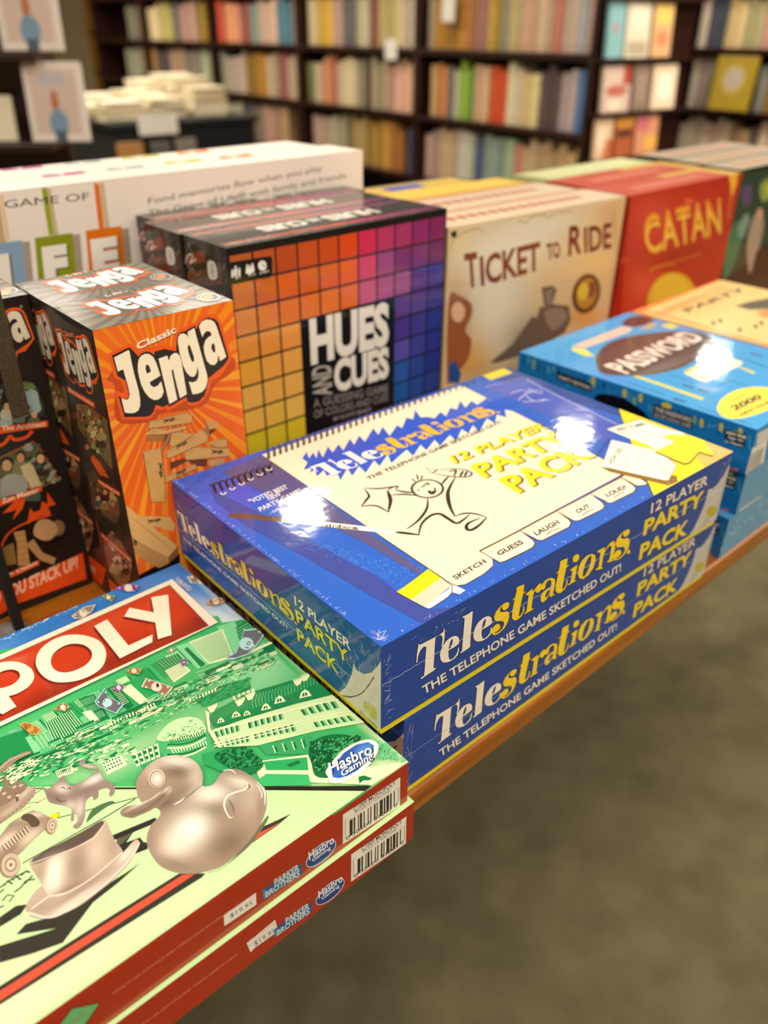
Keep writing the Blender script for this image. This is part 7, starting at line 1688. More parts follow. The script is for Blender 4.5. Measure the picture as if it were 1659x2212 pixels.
('P',13061915,1,0,'761 2457 986 2457 986 2682 761 2682'),
('P',13388312,1,0,'1006 2457 1231 2457 1231 2682 1006 2682'),
('P',14501908,1,0,'1251 2457 1476 2457 1476 2682 1251 2682'),
('P',13838935,1,0,'1496 2457 1721 2457 1721 2682 1496 2682'),
('P',12006500,1,0,'1741 2457 1966 2457 1966 2682 1741 2682'),
('P',10957672,1,0,'1986 2457 2211 2457 2211 2682 1986 2682'),
('P',9513065,1,0,'2231 2457 2456 2457 2456 2682 2231 2682'),
('P',8594526,1,0,'2476 2457 2701 2457 2701 2682 2476 2682'),
('P',13595432,1,0,'26 2212 251 2212 251 2437 26 2437'),
('P',13526562,1,0,'271 2212 496 2212 496 2437 271 2437'),
('P',14508816,1,0,'516 2212 741 2212 741 2437 516 2437'),
('P',14246684,1,0,'761 2212 986 2212 986 2437 761 2437'),
('P',14507814,1,0,'1006 2212 1231 2212 1231 2437 1006 2437'),
('P',15163164,1,0,'1251 2212 1476 2212 1476 2437 1251 2437'),
('P',13845607,1,0,'1496 2212 1721 2212 1721 2437 1496 2437'),
('P',10503039,1,0,'1741 2212 1966 2212 1966 2437 1741 2437'),
('P',8398956,1,0,'1986 2212 2211 2212 2211 2437 1986 2437'),
('P',8007797,1,0,'2231 2212 2456 2212 2456 2437 2231 2437'),
('P',7087208,1,0,'2476 2212 2701 2212 2701 2437 2476 2437'),
('P',14649663,1,0,'26 1967 251 1967 251 2192 26 2192'),
('P',14778414,1,0,'271 1967 496 1967 496 2192 271 2192'),
('P',15169564,1,0,'516 1967 741 1967 741 2192 516 2192'),
('P',15104041,1,0,'761 1967 986 1967 986 2192 761 2192'),
('P',15300912,1,0,'1006 1967 1231 1967 1231 2192 1006 2192'),
('P',15167288,1,0,'1251 1967 1476 1967 1476 2192 1251 2192'),
('P',13328263,1,0,'1496 1967 1721 1967 1721 2192 1496 2192'),
('P',11491727,1,0,'1741 1967 1966 1967 1966 2192 1741 2192'),
('P',10442639,1,0,'1986 1967 2211 1967 2211 2192 1986 2192'),
('P',5913743,1,0,'2231 1967 2456 1967 2456 2192 2231 2192'),
('P',4864919,1,0,'2476 1967 2701 1967 2701 2192 2476 2192'),
('P',15176764,1,0,'26 1722 251 1722 251 1947 26 1947'),
('P',15373630,1,0,'271 1722 496 1722 496 1947 271 1947'),
('P',15702343,1,0,'516 1722 741 1722 741 1947 516 1947'),
('P',6305932,1,0,'1986 1722 2211 1722 2211 1947 1986 1947'),
('P',5716364,1,0,'2231 1722 2456 1722 2456 1947 2231 1947'),
('P',4206728,1,0,'2476 1722 2701 1722 2701 1947 2476 1947'),
('P',15705916,1,0,'26 1477 251 1477 251 1702 26 1702'),
('P',15640135,1,0,'271 1477 496 1477 496 1702 271 1702'),
('P',15706959,1,0,'516 1477 741 1477 741 1702 516 1702'),
('P',4863120,1,0,'1986 1477 2211 1477 2211 1702 1986 1702'),
('P',4405136,1,0,'2231 1477 2456 1477 2456 1702 2231 1702'),
('P',2896783,1,0,'2476 1477 2701 1477 2701 1702 2476 1702'),
('P',15709015,1,0,'26 1232 251 1232 251 1457 26 1457'),
('P',15708497,1,0,'271 1232 496 1232 496 1457 271 1457'),
('P',15840087,1,0,'516 1232 741 1232 741 1457 516 1457'),
('P',5853095,1,0,'1986 1232 2211 1232 2211 1457 1986 1457'),
('P',4079256,1,0,'2231 1232 2456 1232 2456 1457 2231 1457'),
('P',2896015,1,0,'2476 1232 2701 1232 2701 1457 2476 1457'),
('P',15710031,1,0,'26 987 251 987 251 1212 26 1212'),
('P',15513675,1,0,'271 987 496 987 496 1212 271 1212'),
('P',15973207,1,0,'516 987 741 987 741 1212 516 1212'),
('P',3037095,1,0,'1986 987 2211 987 2211 1212 1986 1212'),
('P',3032215,1,0,'2231 987 2456 987 2456 1212 2231 1212'),
('P',2371722,1,0,'2476 987 2701 987 2701 1212 2476 1212'),
('P',13941796,1,0,'26 742 251 742 251 967 26 967'),
('P',14335533,1,0,'271 742 496 742 496 967 271 967'),
('P',14467112,1,0,'516 742 741 742 741 967 516 967'),
('P',2381728,1,0,'1986 742 2211 742 2211 967 1986 967'),
('P',2640020,1,0,'2231 742 2456 742 2456 967 2231 967'),
('P',2571144,1,0,'2476 742 2701 742 2701 967 2476 967'),
('P',13420312,1,0,'26 497 251 497 251 722 26 722'),
('P',13616671,1,0,'271 497 496 497 496 722 271 722'),
('P',13683484,1,0,'516 497 741 497 741 722 516 722'),
('P',2381727,1,0,'1986 497 2211 497 2211 722 1986 722'),
('P',2508690,1,0,'2231 497 2456 497 2456 722 2231 722'),
('P',2571143,1,0,'2476 497 2701 497 2701 722 2476 722'),
('P',12634911,1,0,'26 252 251 252 251 477 26 477'),
('P',13027615,1,0,'271 252 496 252 496 477 271 477'),
('P',13617438,1,0,'516 252 741 252 741 477 516 477'),
('P',2446492,1,0,'1986 252 2211 252 2211 477 1986 477'),
('P',2308743,1,0,'2231 252 2456 252 2456 477 2231 477'),
('P',2109568,1,0,'2476 252 2701 252 2701 477 2476 477'),
('P',1511695,1.5,0,'7 2631 433 2619 460 2609 470 2588 458 2454 441 2436 416 2430 2 2454'),
('P',16052458,2,0,'89 2580 88 2577 87 2574 85 2572 82 2571 79 2571 76 2571 73 2573 71 2575 70 2577 69 2580 69 2584 69 2587 71 2589 73 2591 76 2593 79 2593 81 2593 84 2591 86 2589 88 2586 89 2583'),
('P',16052458,2,0,'61 2570 94 2567 82 2501 58 2502'),
('P',16052458,2,0,'52 2560 51 2558 50 2556 48 2554 46 2553 44 2553 42 2553 39 2554 38 2556 36 2558 36 2560 36 2563 36 2565 37 2567 39 2569 41 2570 44 2570 46 2570 48 2569 50 2567 51 2565 52 2563'),
('P',16052458,2,0,'30 2552 56 2549 46 2497 27 2498'),
('P',16052458,2,0,'122 2561 122 2558 121 2556 119 2555 117 2554 114 2553 112 2554 110 2555 108 2556 107 2559 106 2561 106 2564 107 2566 108 2568 109 2570 112 2571 114 2571 116 2571 118 2570 120 2568 122 2566 122 2563'),
('P',16052458,2,0,'100 2553 126 2550 117 2497 98 2498'),
('P',16052458,2,0,'209 2573 209 2570 207 2568 205 2566 202 2565 199 2564 196 2565 194 2566 191 2568 189 2571 188 2573 188 2576 189 2579 191 2581 193 2583 195 2584 198 2585 201 2584 204 2583 206 2581 208 2578 209 2576'),
('P',16052458,2,0,'186 2564 210 2563 215 2521 198 2501 174 2510'),
('P',16052458,2,0,'265 2574 264 2571 262 2569 260 2567 258 2566 255 2565 252 2566 249 2567 246 2569 245 2572 244 2574 243 2577 244 2580 246 2582 248 2584 251 2585 254 2586 257 2585 259 2584 262 2582 264 2580 265 2577'),
('P',16052458,2,0,'241 2565 265 2564 271 2522 253 2502 229 2511'),
('P',16052458,2,0,'236 2562 235 2559 234 2557 231 2555 229 2554 226 2554 223 2554 220 2556 218 2557 216 2560 215 2563 215 2566 215 2568 217 2571 219 2573 222 2574 225 2574 228 2573 231 2572 233 2570 235 2568 236 2565'),
('P',16052458,2,0,'212 2553 236 2552 242 2510 224 2490 200 2499'),
('P',16052458,2,0,'402 2541 399 2529 393 2518 384 2510 372 2505 360 2504 347 2506 335 2511 325 2520 317 2531 313 2543 313 2556 315 2568 322 2578 331 2586 342 2591 355 2593 367 2591 379 2585 390 2577 397 2566 401 2554'),
('L',1511695,2.5,8,0,0,'360 2576 357 2546 394 2542'),
('T',16052458,2,'8+',(67,2476,55,3,1,20),0.01),
('T',16052458,2,'3-10',(201,2473,75,5,0,20),0.01),
('T',16052458,2,'30 MIN.',(322,2475,105,8,1,20),0.01),
('T',15919840,3,'HUES',(849,1478,1055,-32,0,483),0.05),
('T',15919840,3,'CUES',(1140,1101,768,-25,-4,367),0.05),
('T',12103848,3,'AND',(1107,1104,1,331,-254,30),0.03),
('T',9077888,3,'A GUESSING GAME',(858,1020,1045,-110,-3,97),0.015),
('T',9077888,3,'OF COLORS AND CUES',(855,901,1044,-95,1,90),0.015),
('T',11051676,3,'BY SCOTT BRADY',(1115,794,539,-39,-2,44),0.02)],
'H_top':[('P',3814191,0.4,0,'0 0 2721 0 2721 735 0 735'),
('P',12085840,1,0,'60 90 285 90 285 180 60 180'),
('P',11033160,1,0,'60 610 285 610 285 690 60 690'),
('P',12083274,1,0,'298 90 523 90 523 180 298 180'),
('P',11554876,1,0,'298 610 523 610 523 690 298 690'),
('P',12079168,1,0,'536 90 761 90 761 180 536 180'),
('P',12077112,1,0,'536 610 761 610 761 690 536 690'),
('P',12603448,1,0,'774 90 999 90 999 180 774 180'),
('P',12077112,1,0,'774 610 999 610 999 690 774 690'),
('P',13126712,1,0,'1012 90 1237 90 1237 180 1012 180'),
('P',12601400,1,0,'1012 610 1237 610 1237 690 1012 690'),
('P',13652024,1,0,'1250 90 1475 90 1475 180 1250 180'),
('P',13126712,1,0,'1250 610 1475 610 1475 690 1250 690'),
('P',13122656,1,0,'1488 90 1713 90 1713 180 1488 180'),
('P',12598360,1,0,'1488 610 1713 610 1713 690 1488 690'),
('P',12075120,1,0,'1726 90 1951 90 1951 180 1726 180'),
('P',11550832,1,0,'1726 610 1951 610 1951 690 1726 690'),
('P',11552884,1,0,'1964 90 2189 90 2189 180 1964 180'),
('P',11027568,1,0,'1964 610 2189 610 2189 690 1964 690'),
('P',10502264,1,0,'2202 90 2427 90 2427 180 2202 180'),
('P',9976944,1,0,'2202 610 2427 610 2427 690 2202 690'),
('P',9057392,1,0,'2440 90 2665 90 2665 180 2440 180'),
('P',8399976,1,0,'2440 610 2665 610 2665 690 2440 690'),
('L',16051424,2,10,0,0,'2183 483 2215 508'),
('T',16183268,2,'HUES',(2080,540,-660,0,0,-240),0.06),
('T',16183268,2,'AND',(1370,520,-140,0,0,-140),0.04),
('T',16183268,2,'CUES',(1180,540,-540,0,0,-220),0.06)],
'H_left':[('P',2366490,0.4,0,'0 0 735 0 735 2751 0 2751'),
('P',9055264,1,0,'12 2571 358 2673 376 2575 29 2469'),
('P',5910560,1,0,'-75 2385 645 2585 614 2417 -64 2256'),
('P',15525084,2,1,'409 2581 533 2588 539 2463 407 2437'),
('L',4866112,2.5,8,0,0,'433 2508 519 2517'),
('L',4866112,2.5,8,0,0,'504 2554 485 2534 455 2526 439 2539 454 2560 485 2570 504 2560'),
('L',4866112,2.5,8,0,0,'505 2485 488 2466 456 2459 441 2470 455 2490 486 2499 505 2490'),
('L',13133896,2,10,1,0,'11 2358 111 2463 182 2413 276 2474'),
('L',15260880,2.2,14,1,0,'-9 2483 77 2583 158 2576 81 2510 216 2566')],
'R_front':[('S',14204048,0.4,'-56 2565 3149 2587 4022 -890 43 -301',[(965,2187,911,296,3.13,15130056,0.95),(876,1461,636,462,2.17,15129800,0.9),(1572,2383,753,146,3.11,14998728,0.8),(131,2456,228,167,2.75,15256724,0.6),(199,1496,404,195,1.73,11563068,0.8),(476,940,386,245,2.67,14193708,0.8),(1488,975,465,309,2.92,8021072,0.8),(2615,1823,560,303,2.82,14990460,0.8),(2563,1082,426,163,2.87,14192688,0.8),(2883,2295,351,231,2.18,13607024,0.7),(1838,1690,341,196,2.79,14203020,0.6)]),
('L',9068600,1,8,1,0,'51 2296 74 2400 223 2466 440 2481 541 2424'),
('L',9068600,1,8,1,0,'1098 2487 1242 2447 1339 2503 1554 2496 1617 2447 1776 2486 2078 2482'),
('L',9068600,1,9,1,0,'2917 2415 2940 2238 3072 1965 3054 1597 3105 1203'),
('T',15259832,2,'T',(331,1821,203,-7,-70,405),0.03),
('T',15259832,2,'ICKET',(568,1804,1026,27,-59,359),0.03),
('T',15259832,2,'TO',(1709,1931,247,2,-61,212),0.04),
('T',15259832,2,'R',(2095,1923,267,1,-43,368),0.03),
('T',15259832,2,'IDE',(2421,1910,564,-10,-78,334),0.03),
('T',8137240,3,'T',(323,1831,203,-7,-70,405),0.03),
('T',8137240,3,'ICKET',(560,1814,1026,27,-59,359),0.03),
('T',8137240,3,'TO',(1701,1941,247,2,-61,212),0.04),
('T',8137240,3,'R',(2087,1933,267,1,-43,368),0.03),
('T',8137240,3,'IDE',(2413,1920,564,-10,-78,334),0.03),
('P',6968904,2,0,'802 838 1185 989 1520 1286 1603 1244 1657 1390 1740 1348 1639 1623 1852 1612 1941 1545 1893 1372 2230 1282 2311 1077 2214 931 1821 849 1284 806 950 803'),
('P',9075312,2.2,0,'1706 1561 1856 1586 1893 1372 1776 1367'),
('P',9337964,2.1,1,'1749 1294 2067 1286 2220 1122 1955 1013'),
('P',5913628,2,0,'2869 1283 2842 1214 2793 1159 2724 1123 2643 1108 2556 1116 2470 1146 2393 1195 2331 1258 2288 1330 2267 1406 2270 1479 2297 1545 2345 1597 2410 1633 2487 1649 2572 1643 2656 1617 2734 1571 2800 1510 2846 1437 2870 1359'),
('P',12094010,2.2,0,'2795 1314 2775 1260 2738 1217 2687 1188 2627 1176 2563 1180 2500 1202 2444 1238 2398 1286 2366 1342 2352 1401 2354 1458 2375 1510 2410 1551 2459 1580 2517 1593 2579 1590 2642 1570 2699 1536 2746 1489 2780 1433 2796 1373'),
('P',14729280,2.4,0,'2607 1388 2599 1358 2582 1332 2557 1314 2528 1305 2496 1305 2463 1315 2433 1334 2408 1359 2390 1390 2380 1423 2379 1456 2388 1486 2404 1511 2428 1529 2457 1539 2489 1539 2521 1529 2551 1511 2577 1486 2595 1455 2606 1422'),
('P',9064512,2.3,0,'2761 1391 2754 1362 2739 1339 2718 1322 2693 1313 2665 1312 2637 1321 2611 1337 2589 1360 2573 1388 2565 1418 2564 1448 2571 1476 2586 1499 2606 1516 2631 1525 2659 1526 2687 1518 2713 1502 2735 1479 2751 1452 2760 1421'),
('P',9983276,2,1,'54 1759 211 1777 416 1646 429 1499 342 1347 454 1199 406 957 149 787 81 804'),
('P',14725264,2.1,0,'321 1568 319 1535 308 1506 289 1484 263 1471 233 1467 201 1473 170 1489 142 1513 120 1543 105 1577 98 1611 101 1644 112 1672 130 1694 155 1707 185 1711 216 1705 247 1690 275 1667 298 1637 314 1603'),
('P',2640528,2.4,0,'103 977 201 1005 314 824 290 700 118 743'),
('P',2761248,2,0,'32 2495 122 2505 127 2432 54 2433')],
'R_top':[('P',15916224,0.4,0,'0 0 3130 0 3130 720 0 720'),
('N',14192760,1,'2210 1503 4229 1022 2546 -240 564 226',(1,1,2,0.5,0.0),1),
('P',13135960,1,0,'300 260 410 260 410 420 300 420'),
('P',13135960,1,0,'470 260 580 260 580 420 470 420'),
('P',13135960,1,0,'640 260 750 260 750 420 640 420'),
('P',13135960,1,0,'810 260 920 260 920 420 810 420'),
('P',13135960,1,0,'980 260 1090 260 1090 420 980 420'),
('P',13135960,1,0,'1150 260 1260 260 1260 420 1150 420'),
('P',13135960,1,0,'1320 260 1430 260 1430 420 1320 420'),
('P',13135960,1,0,'1490 260 1600 260 1600 420 1490 420'),
('P',13135960,1,0,'1660 260 1770 260 1770 420 1660 420'),
('P',13135960,1,0,'1830 260 1940 260 1940 420 1830 420'),
('P',13135960,1,0,'2000 260 2110 260 2110 420 2000 420'),
('P',13135960,1,0,'2170 260 2280 260 2280 420 2170 420'),
('P',13135960,1,0,'2340 260 2450 260 2450 420 2340 420'),
('P',13135960,1,0,'2510 260 2620 260 2620 420 2510 420'),
('P',15249552,0.9,0,'0 600 3130 600 3130 700 0 700')],
'C_front':[('S',12070940,0.4,'-212 2585 3390 2601 4150 -338 93 -21',[(679,2174,639,307,2.83,13652542,0.7),(705,1288,544,249,2.81,14178364,0.8),(1751,2177,817,211,3.09,12599344,0.7),(1719,1524,969,126,3.08,9183252,0.7),(2395,1172,629,334,2.63,11021332,0.8),(560,907,363,169,2.78,13122592,0.6)]),
('P',10492944,0.8,0,'-136 2557 4 2551 248 557 100 350'),
('P',15775804,2,0,'2532 2571 2838 2577 2883 2390 2818 2196 2626 2473'),
('L',15775804,2,18,0,0,'2728 2519 2862 1896'),
('T',8002056,2,'CATAN',(658,1658,2092,8,-290,577),0.03),
('T',15245356,3,'CATAN',(648,1670,2092,8,-290,577),0.02),
('T',15777872,3.2,'CATAN',(653,1719,2055,2,-209,407),0.0),
('P',14704684,2,0,'1675 2283 1674 2272 1662 2264 1639 2258 1608 2256 1571 2257 1531 2262 1492 2269 1456 2279 1428 2291 1407 2303 1398 2315 1399 2325 1411 2333 1434 2339 1464 2341 1501 2340 1540 2336 1579 2328 1615 2319 1644 2307 1665 2295'),
('L',14190636,2,26,1,0,'783 1458 1124 1475 1466 1442'),
('L',14190636,2,14,1,0,'1455 1473 1799 1468 2209 1478'),
('P',14201892,2,0,'2350 606 2279 507 2148 440 1971 411 1764 423 1547 472 1338 554 1154 660 1008 781 911 908 867 1031 880 1141 946 1231 1062 1295 1219 1327 1407 1325 1614 1287 1822 1217 2017 1117 2181 996 2298 863 2357 729'),
('P',14992440,2.2,0,'2101 751 2047 674 1948 622 1816 598 1661 604 1497 639 1339 699 1200 779 1089 871 1014 969 981 1065 991 1151 1042 1222 1132 1273 1253 1299 1398 1298 1555 1270 1713 1216 1858 1140 1980 1048 2066 946 2108 844')],
'C_top':[('P',14180426,0.4,0,'0 0 3000 0 3000 720 0 720'),
('P',15778920,1,0,'1700 520 3000 520 3000 700 1700 700'),
('P',15778920,1,0,'2650 0 3000 0 3000 720 2650 720'),
('P',15239280,1,0,'500 200 2300 200 2300 380 500 380')],
'D_front':[('P',2170134,0.4,0,'0 0 2900 0 2900 2560 0 2560'),
('P',2901044,0.8,0,'-130 2526 1026 2503 1734 1230 262 891'),
('P',3963480,1,1,'37 1300 21 1661 213 1811 470 1598 457 1141 178 906'),
('P',9085008,1,1,'734 2307 1064 2361 1264 2076 977 2001 790 2128'),
('P',13156412,1.1,1,'922 2254 1148 2283 1243 2114 1046 2100'),
('P',11049096,1,1,'737 1377 755 1813 993 1819 1207 1571 1196 1118 1086 844'),
('P',13148288,1.1,0,'1072 1809 1081 1782 1080 1759 1069 1741 1047 1729 1018 1726 983 1730 946 1742 909 1761 876 1785 848 1812 829 1839 820 1866 821 1889 833 1907 854 1918 883 1922 917 1917 954 1906 991 1888 1024 1864 1052 1837'),
('P',1314572,1,0,'1153 1201 1523 1299 2103 566 1141 736'),
('P',5917296,1,1,'125 2302 425 2305 492 2022 249 2050'),
('P',8034954,1,1,'268 1698 444 1887 625 1758 485 1487')],
'D_top':[('P',14207152,0.4,0,'0 0 2900 0 2900 655 0 655'),
('P',3818544,1,0,'0 0 2900 0 2900 60 0 60'),
('P',3818544,1,0,'0 0 60 0 60 655 0 655'),
('P',14723208,1,0,'300 250 2500 250 2500 420 300 420')],
'L_front':[('P',15787228,0.4,0,'0 0 5200 0 5200 3100 0 3100'),
('T',4867136,2,'GAME OF',(831,2959,809,-22,9,67),0.0),
('L',13154448,1,60,0,0,'1256 3081 1242 2656'),
('L',13678744,1,60,0,0,'1787 3077 1770 2658'),
('L',13150336,1,60,0,0,'769 3046 739 2667'),
('L',10003496,1.5,50,0,0,'1225 3090 1205 2672'),
('L',15233056,1.5,50,0,0,'1737 3078 1712 2659'),
('L',15255712,1.5,36,0,0,'826 3069 795 2679'),
('P',11049096,1.2,0,'1102 2655 1484 2643 1414 1997 1020 2006'),
('P',9212952,2,0,'1042 2668 1410 2662 1348 2033 958 2042'),
('T',6974016,2.3,'F',(1064,2216,245,-4,38,349),0.08),
('T',16051428,2.6,'F',(1046,2228,245,-4,38,349),0.07),
('P',11049096,1.2,0,'1616 2646 2002 2626 1953 1988 1551 1993'),
('P',14709780,2,0,'1548 2664 1928 2656 1885 2025 1481 2019'),
('T',6974016,2.3,'E',(1563,2206,290,-5,28,357),0.08),
('T',16051428,2.6,'E',(1545,2218,290,-5,28,357),0.07),
('P',11049096,1.2,0,'574 2671 989 2646 910 2029 488 2071'),
('P',9086148,2,0,'515 2680 921 2665 849 2064 427 2084'),
('T',6974016,2.3,'I',(613,2147,129,-8,49,419),0.08),
('T',16051428,2.6,'I',(595,2159,129,-8,49,419),0.07),
('P',12093616,2,0,'-58 2709 318 2690 225 2104 -160 2144'),
('T',16051428,2.6,'L',(-79,2231,213,-12,86,409),0.07),
('T',6972512,2,'Fond memories flow when you play',(2255,2803,2300,104,3,80),0.004),
('T',6972512,2,'The Game of Life® with family and friends.',(2235,2683,2710,108,4,86),0.004)],
'L_top':[('P',16314596,0.4,0,'0 0 5200 0 5200 660 0 660'),
('P',12079244,1,0,'1538 946 1955 828 1877 479 1447 510'),
('L',16050400,1.5,60,0,0,'1603 653 1779 699'),
('L',16050400,1.5,40,0,0,'1719 837 1650 532'),
('P',11583688,1,0,'2239 906 2609 808 2525 429 2114 474'),
('L',16050400,1.5,60,0,0,'2260 615 2456 663'),
('L',16050400,1.5,40,0,0,'2396 806 2305 489'),
('P',12106812,1,0,'2915 898 3324 736 3241 461 2791 484'),
('L',16050400,1.5,60,0,0,'2943 606 3161 655'),
('L',16050400,1.5,40,0,0,'3103 805 2986 473'),
('P',15761464,1,0,'3611 847 3988 731 3892 387 3456 418'),
('L',16050400,1.5,60,0,0,'3600 555 3839 605'),
('L',16050400,1.5,40,0,0,'3783 762 3640 418')],
'P_top':[('S',3842020,0.4,'-219 2788 2477 2795 2584 -59 -484 -170',[(160,1593,291,218,0.79,5933792,0.7),(1250,2554,477,142,-3.02,5811952,0.6),(2133,2105,406,256,1.65,6982352,0.5)]),
('S',5913656,1,'419 1979 616 2086 834 2161 1172 2191 1585 2078 1914 1903 2076 1703 2052 1561 1833 1391 1543 1301 1271 1260 887 1242 487 1334 242 1512 131 1683 219 1820',[(679,1384,579,83,3.08,9076848,0.6),(1757,1458,316,73,0.48,2895912,0.8),(1134,2017,232,25,0.57,9072704,0.5),(1365,1913,237,38,0.54,9072704,0.4)]),
('T',3810336,2,'PASSWORD',(320,1499,1650,27,20,314),0.045),
('T',16508636,2.5,'PASSWORD',(306,1513,1650,27,20,314),0.03),
('P',5910064,1,1,'1702 2492 2039 2549 2146 2393 2018 2268 1732 2292 1641 2374'),
('P',14993596,1.5,0,'584 2410 1590 2419 1644 2314 1469 2247 635 2264'),
('P',15262824,1.2,0,'553 2388 605 2242 498 2048 424 2115 462 2321'),
('P',14998608,1.2,0,'1973 2133 2133 2106 2117 1976 1942 1979'),
('P',12101776,1.5,0,'1621 2222 1948 2271 2030 2198 1779 2137'),
('P',14997584,1.6,0,'294 1452 351 1422 320 677 252 664'),
('P',14997584,1.6,0,'1346 873 1368 809 1340 660 1276 653'),
('P',14997584,1.6,0,'801 1167 1113 1173 1089 1127 742 1121'),
('L',2910352,1.5,16,0,0,'113 1388 108 966'),
('L',2910352,1.5,16,0,0,'623 1219 595 682'),
('L',2910352,1.5,16,0,0,'74 589 70 79'),
('L',2910352,1.5,16,0,0,'936 812 894 297'),
('L',2910352,1.5,16,0,0,'270 557 261 216'),
('L',2910352,1.5,16,0,0,'1584 840 1548 577'),
('L',2910352,1.5,16,0,0,'1625 988 1585 692'),
('L',2773096,1.6,38,0,0,'469 991 467 866'),
('L',2773096,1.6,38,0,0,'471 831 468 710'),
('L',2773096,1.6,38,0,0,'90 870 91 751'),
('L',2773096,1.6,38,0,0,'1850 958 1832 821'),
('P',16050388,2,0,'751 1126 1120 1099 1212 1267 1345 1287 1537 1021 1529 889 1414 857 1126 874 723 859 689 890'),
('T',9076848,2.4,'PARTY EDITION',(756,932,577,-2,56,75),0.02),
('P',16507980,2,1,'171 467 301 521 472 559 711 564 926 496 1027 381 1030 246 843 150 584 130 321 158 105 225 39 311 79 394'),
('T',4866608,3,'2000',(240,328,500,-34,63,84),0.04),
('T',6971968,3,'OVER',(361,467,337,-37,30,31),0.0),
('T',4866608,3,'NEW WORDS',(171,232,615,-53,46,41),0.03)],
'P_left':[('P',1339568,0.4,0,'0 0 2680 0 2680 449 0 449'),
('S',1603772,0.5,'-56 501 2672 464 2810 -79 25 -203',[(1322,464,360,73,3.12,2656456,0.6)]),
('L',674432,0.8,20,0,0,'66 412 73 320'),
('L',4759752,0.9,34,0,0,'134 428 137 361'),
('L',8958048,1.0,34,0,0,'203 422 212 313'),
('L',809104,0.8,34,0,0,'276 383 281 305'),
('L',674432,0.9,14,0,0,'343 382 353 278'),
('L',4759752,1.0,34,0,0,'408 399 414 319'),
('L',8958048,0.8,14,0,0,'471 417 475 361'),
('L',809104,0.9,34,0,0,'536 419 547 311'),
('L',674432,1.0,34,0,0,'608 368 616 283'),
('L',4759752,0.8,14,0,0,'671 380 686 249'),
('L',8958048,0.9,20,0,0,'736 367 746 278'),
('L',809104,1.0,14,0,0,'795 396 810 271'),
('L',674432,0.8,14,0,0,'855 407 863 333'),
('L',4759752,0.9,20,0,0,'916 414 938 254'),
('L',8958048,1.0,20,0,0,'978 409 987 326'),
('L',809104,0.8,34,0,0,'1046 363 1045 346'),
('L',674432,0.9,34,0,0,'1097 415 1102 363'),
('L',4759752,1.0,14,0,0,'1166 362 1178 271'),
('L',8958048,0.8,14,0,0,'1225 362 1223 349'),
('L',809104,0.9,14,0,0,'1280 384 1280 359'),
('L',674432,1.0,34,0,0,'1342 359 1349 297'),
('L',4759752,0.8,20,0,0,'1392 400 1403 318'),
('L',8958048,0.9,34,0,0,'1453 378 1469 270'),
('L',809104,1.0,34,0,0,'1511 369 1510 351'),
('L',674432,0.8,20,0,0,'1565 378 1563 368'),
('L',4759752,0.9,14,0,0,'1622 366 1634 291'),
('L',8958048,1.0,34,0,0,'1680 352 1692 273'),
('L',809104,0.8,34,0,0,'1728 384 1730 356'),
('L',674432,0.9,14,0,0,'1784 372 1806 250'),
('L',4759752,1.0,20,0,0,'1841 359 1836 365'),
('L',8958048,0.8,34,0,0,'1893 362 1902 301'),
('L',809104,0.9,20,0,0,'1938 398 1943 359'),
('L',674432,1.0,20,0,0,'1994 379 2018 253'),
('L',4759752,0.8,34,0,0,'2049 362 2056 316'),
('L',8958048,0.9,34,0,0,'2095 384 2106 319'),
('L',809104,1.0,14,0,0,'2145 389 2159 312'),
('L',674432,0.8,14,0,0,'2196 384 2205 332'),
('L',4759752,0.9,34,0,0,'2252 358 2255 330'),
('L',8958048,1.0,34,0,0,'2302 356 2297 363'),
('L',809104,0.8,34,0,0,'2351 357 2360 302'),
('L',674432,0.9,14,0,0,'2395 375 2411 293'),
('L',4759752,1.0,20,0,0,'2444 370 2450 335'),
('L',8958048,0.8,34,0,0,'2491 377 2520 243'),
('L',809104,0.9,14,0,0,'2542 360 2559 280'),
('L',674432,1.0,14,0,0,'2581 393 2612 253'),
('L',4759752,0.8,14,0,0,'2631 381 2662 241'),
('P',13156424,1.3,1,'943 437 987 437 991 364 952 365'),
('P',13156424,1.3,1,'1317 415 1359 415 1364 344 1328 345'),
('P',13156424,1.3,1,'1497 422 1537 423 1543 353 1507 353'),
('P',13156424,1.3,1,'2152 376 2189 377 2197 310 2165 311'),
('P',13156424,1.3,1,'2340 394 2375 395 2384 329 2353 330'),
('P',13156424,1.3,1,'2521 412 2555 412 2564 348 2534 348'),
('P',13944892,1.4,0,'1855 396 1851 386 1844 376 1834 369 1821 363 1806 360 1791 359 1776 362 1764 367 1755 374 1750 383 1748 393 1752 403 1759 412 1770 420 1783 426 1798 429 1813 429 1827 426 1839 421 1848 414 1853 405'),
('P',657414,2,1,'1023 254 1137 310 1322 325 1457 301 1594 254 1659 185 1378 164 1042 141'),  # black half-oval paints the shaded opening of a thumb notch
('P',1841688,2,0,'516 375 951 368 962 268 531 290'),
('T',14210248,2.5,'PARTY EDITION',(556,303,388,-8,-6,39),0.03),
('P',1841688,2,0,'1669 372 2084 374 2103 254 1681 250'),
('T',14210248,2.5,'THE PASSWORD',(1695,306,386,8,-5,46),0.03),
('T',12104872,2.5,'ENTERTAINING GAME',(1701,250,385,10,-4,42),0.02),
('P',1710100,2,0,'2410 362 2604 377 2602 339 2606 240 2528 237 2423 240'),
('T',15262912,2.5,'NEW FREE',(2424,321,181,13,-3,29),0.05),
('T',14738664,2.5,'Ages 10+',(2445,281,150,7,-4,30),0.04),
('T',14738664,2.5,'2+ Players',(2428,234,169,13,-3,29),0.04),
('P',13658736,2,0,'2531 10 2601 37 2618 -65 2543 -77'),
('P',2760736,2.2,0,'2545 -15 2597 1 2604 -44 2550 -53')],
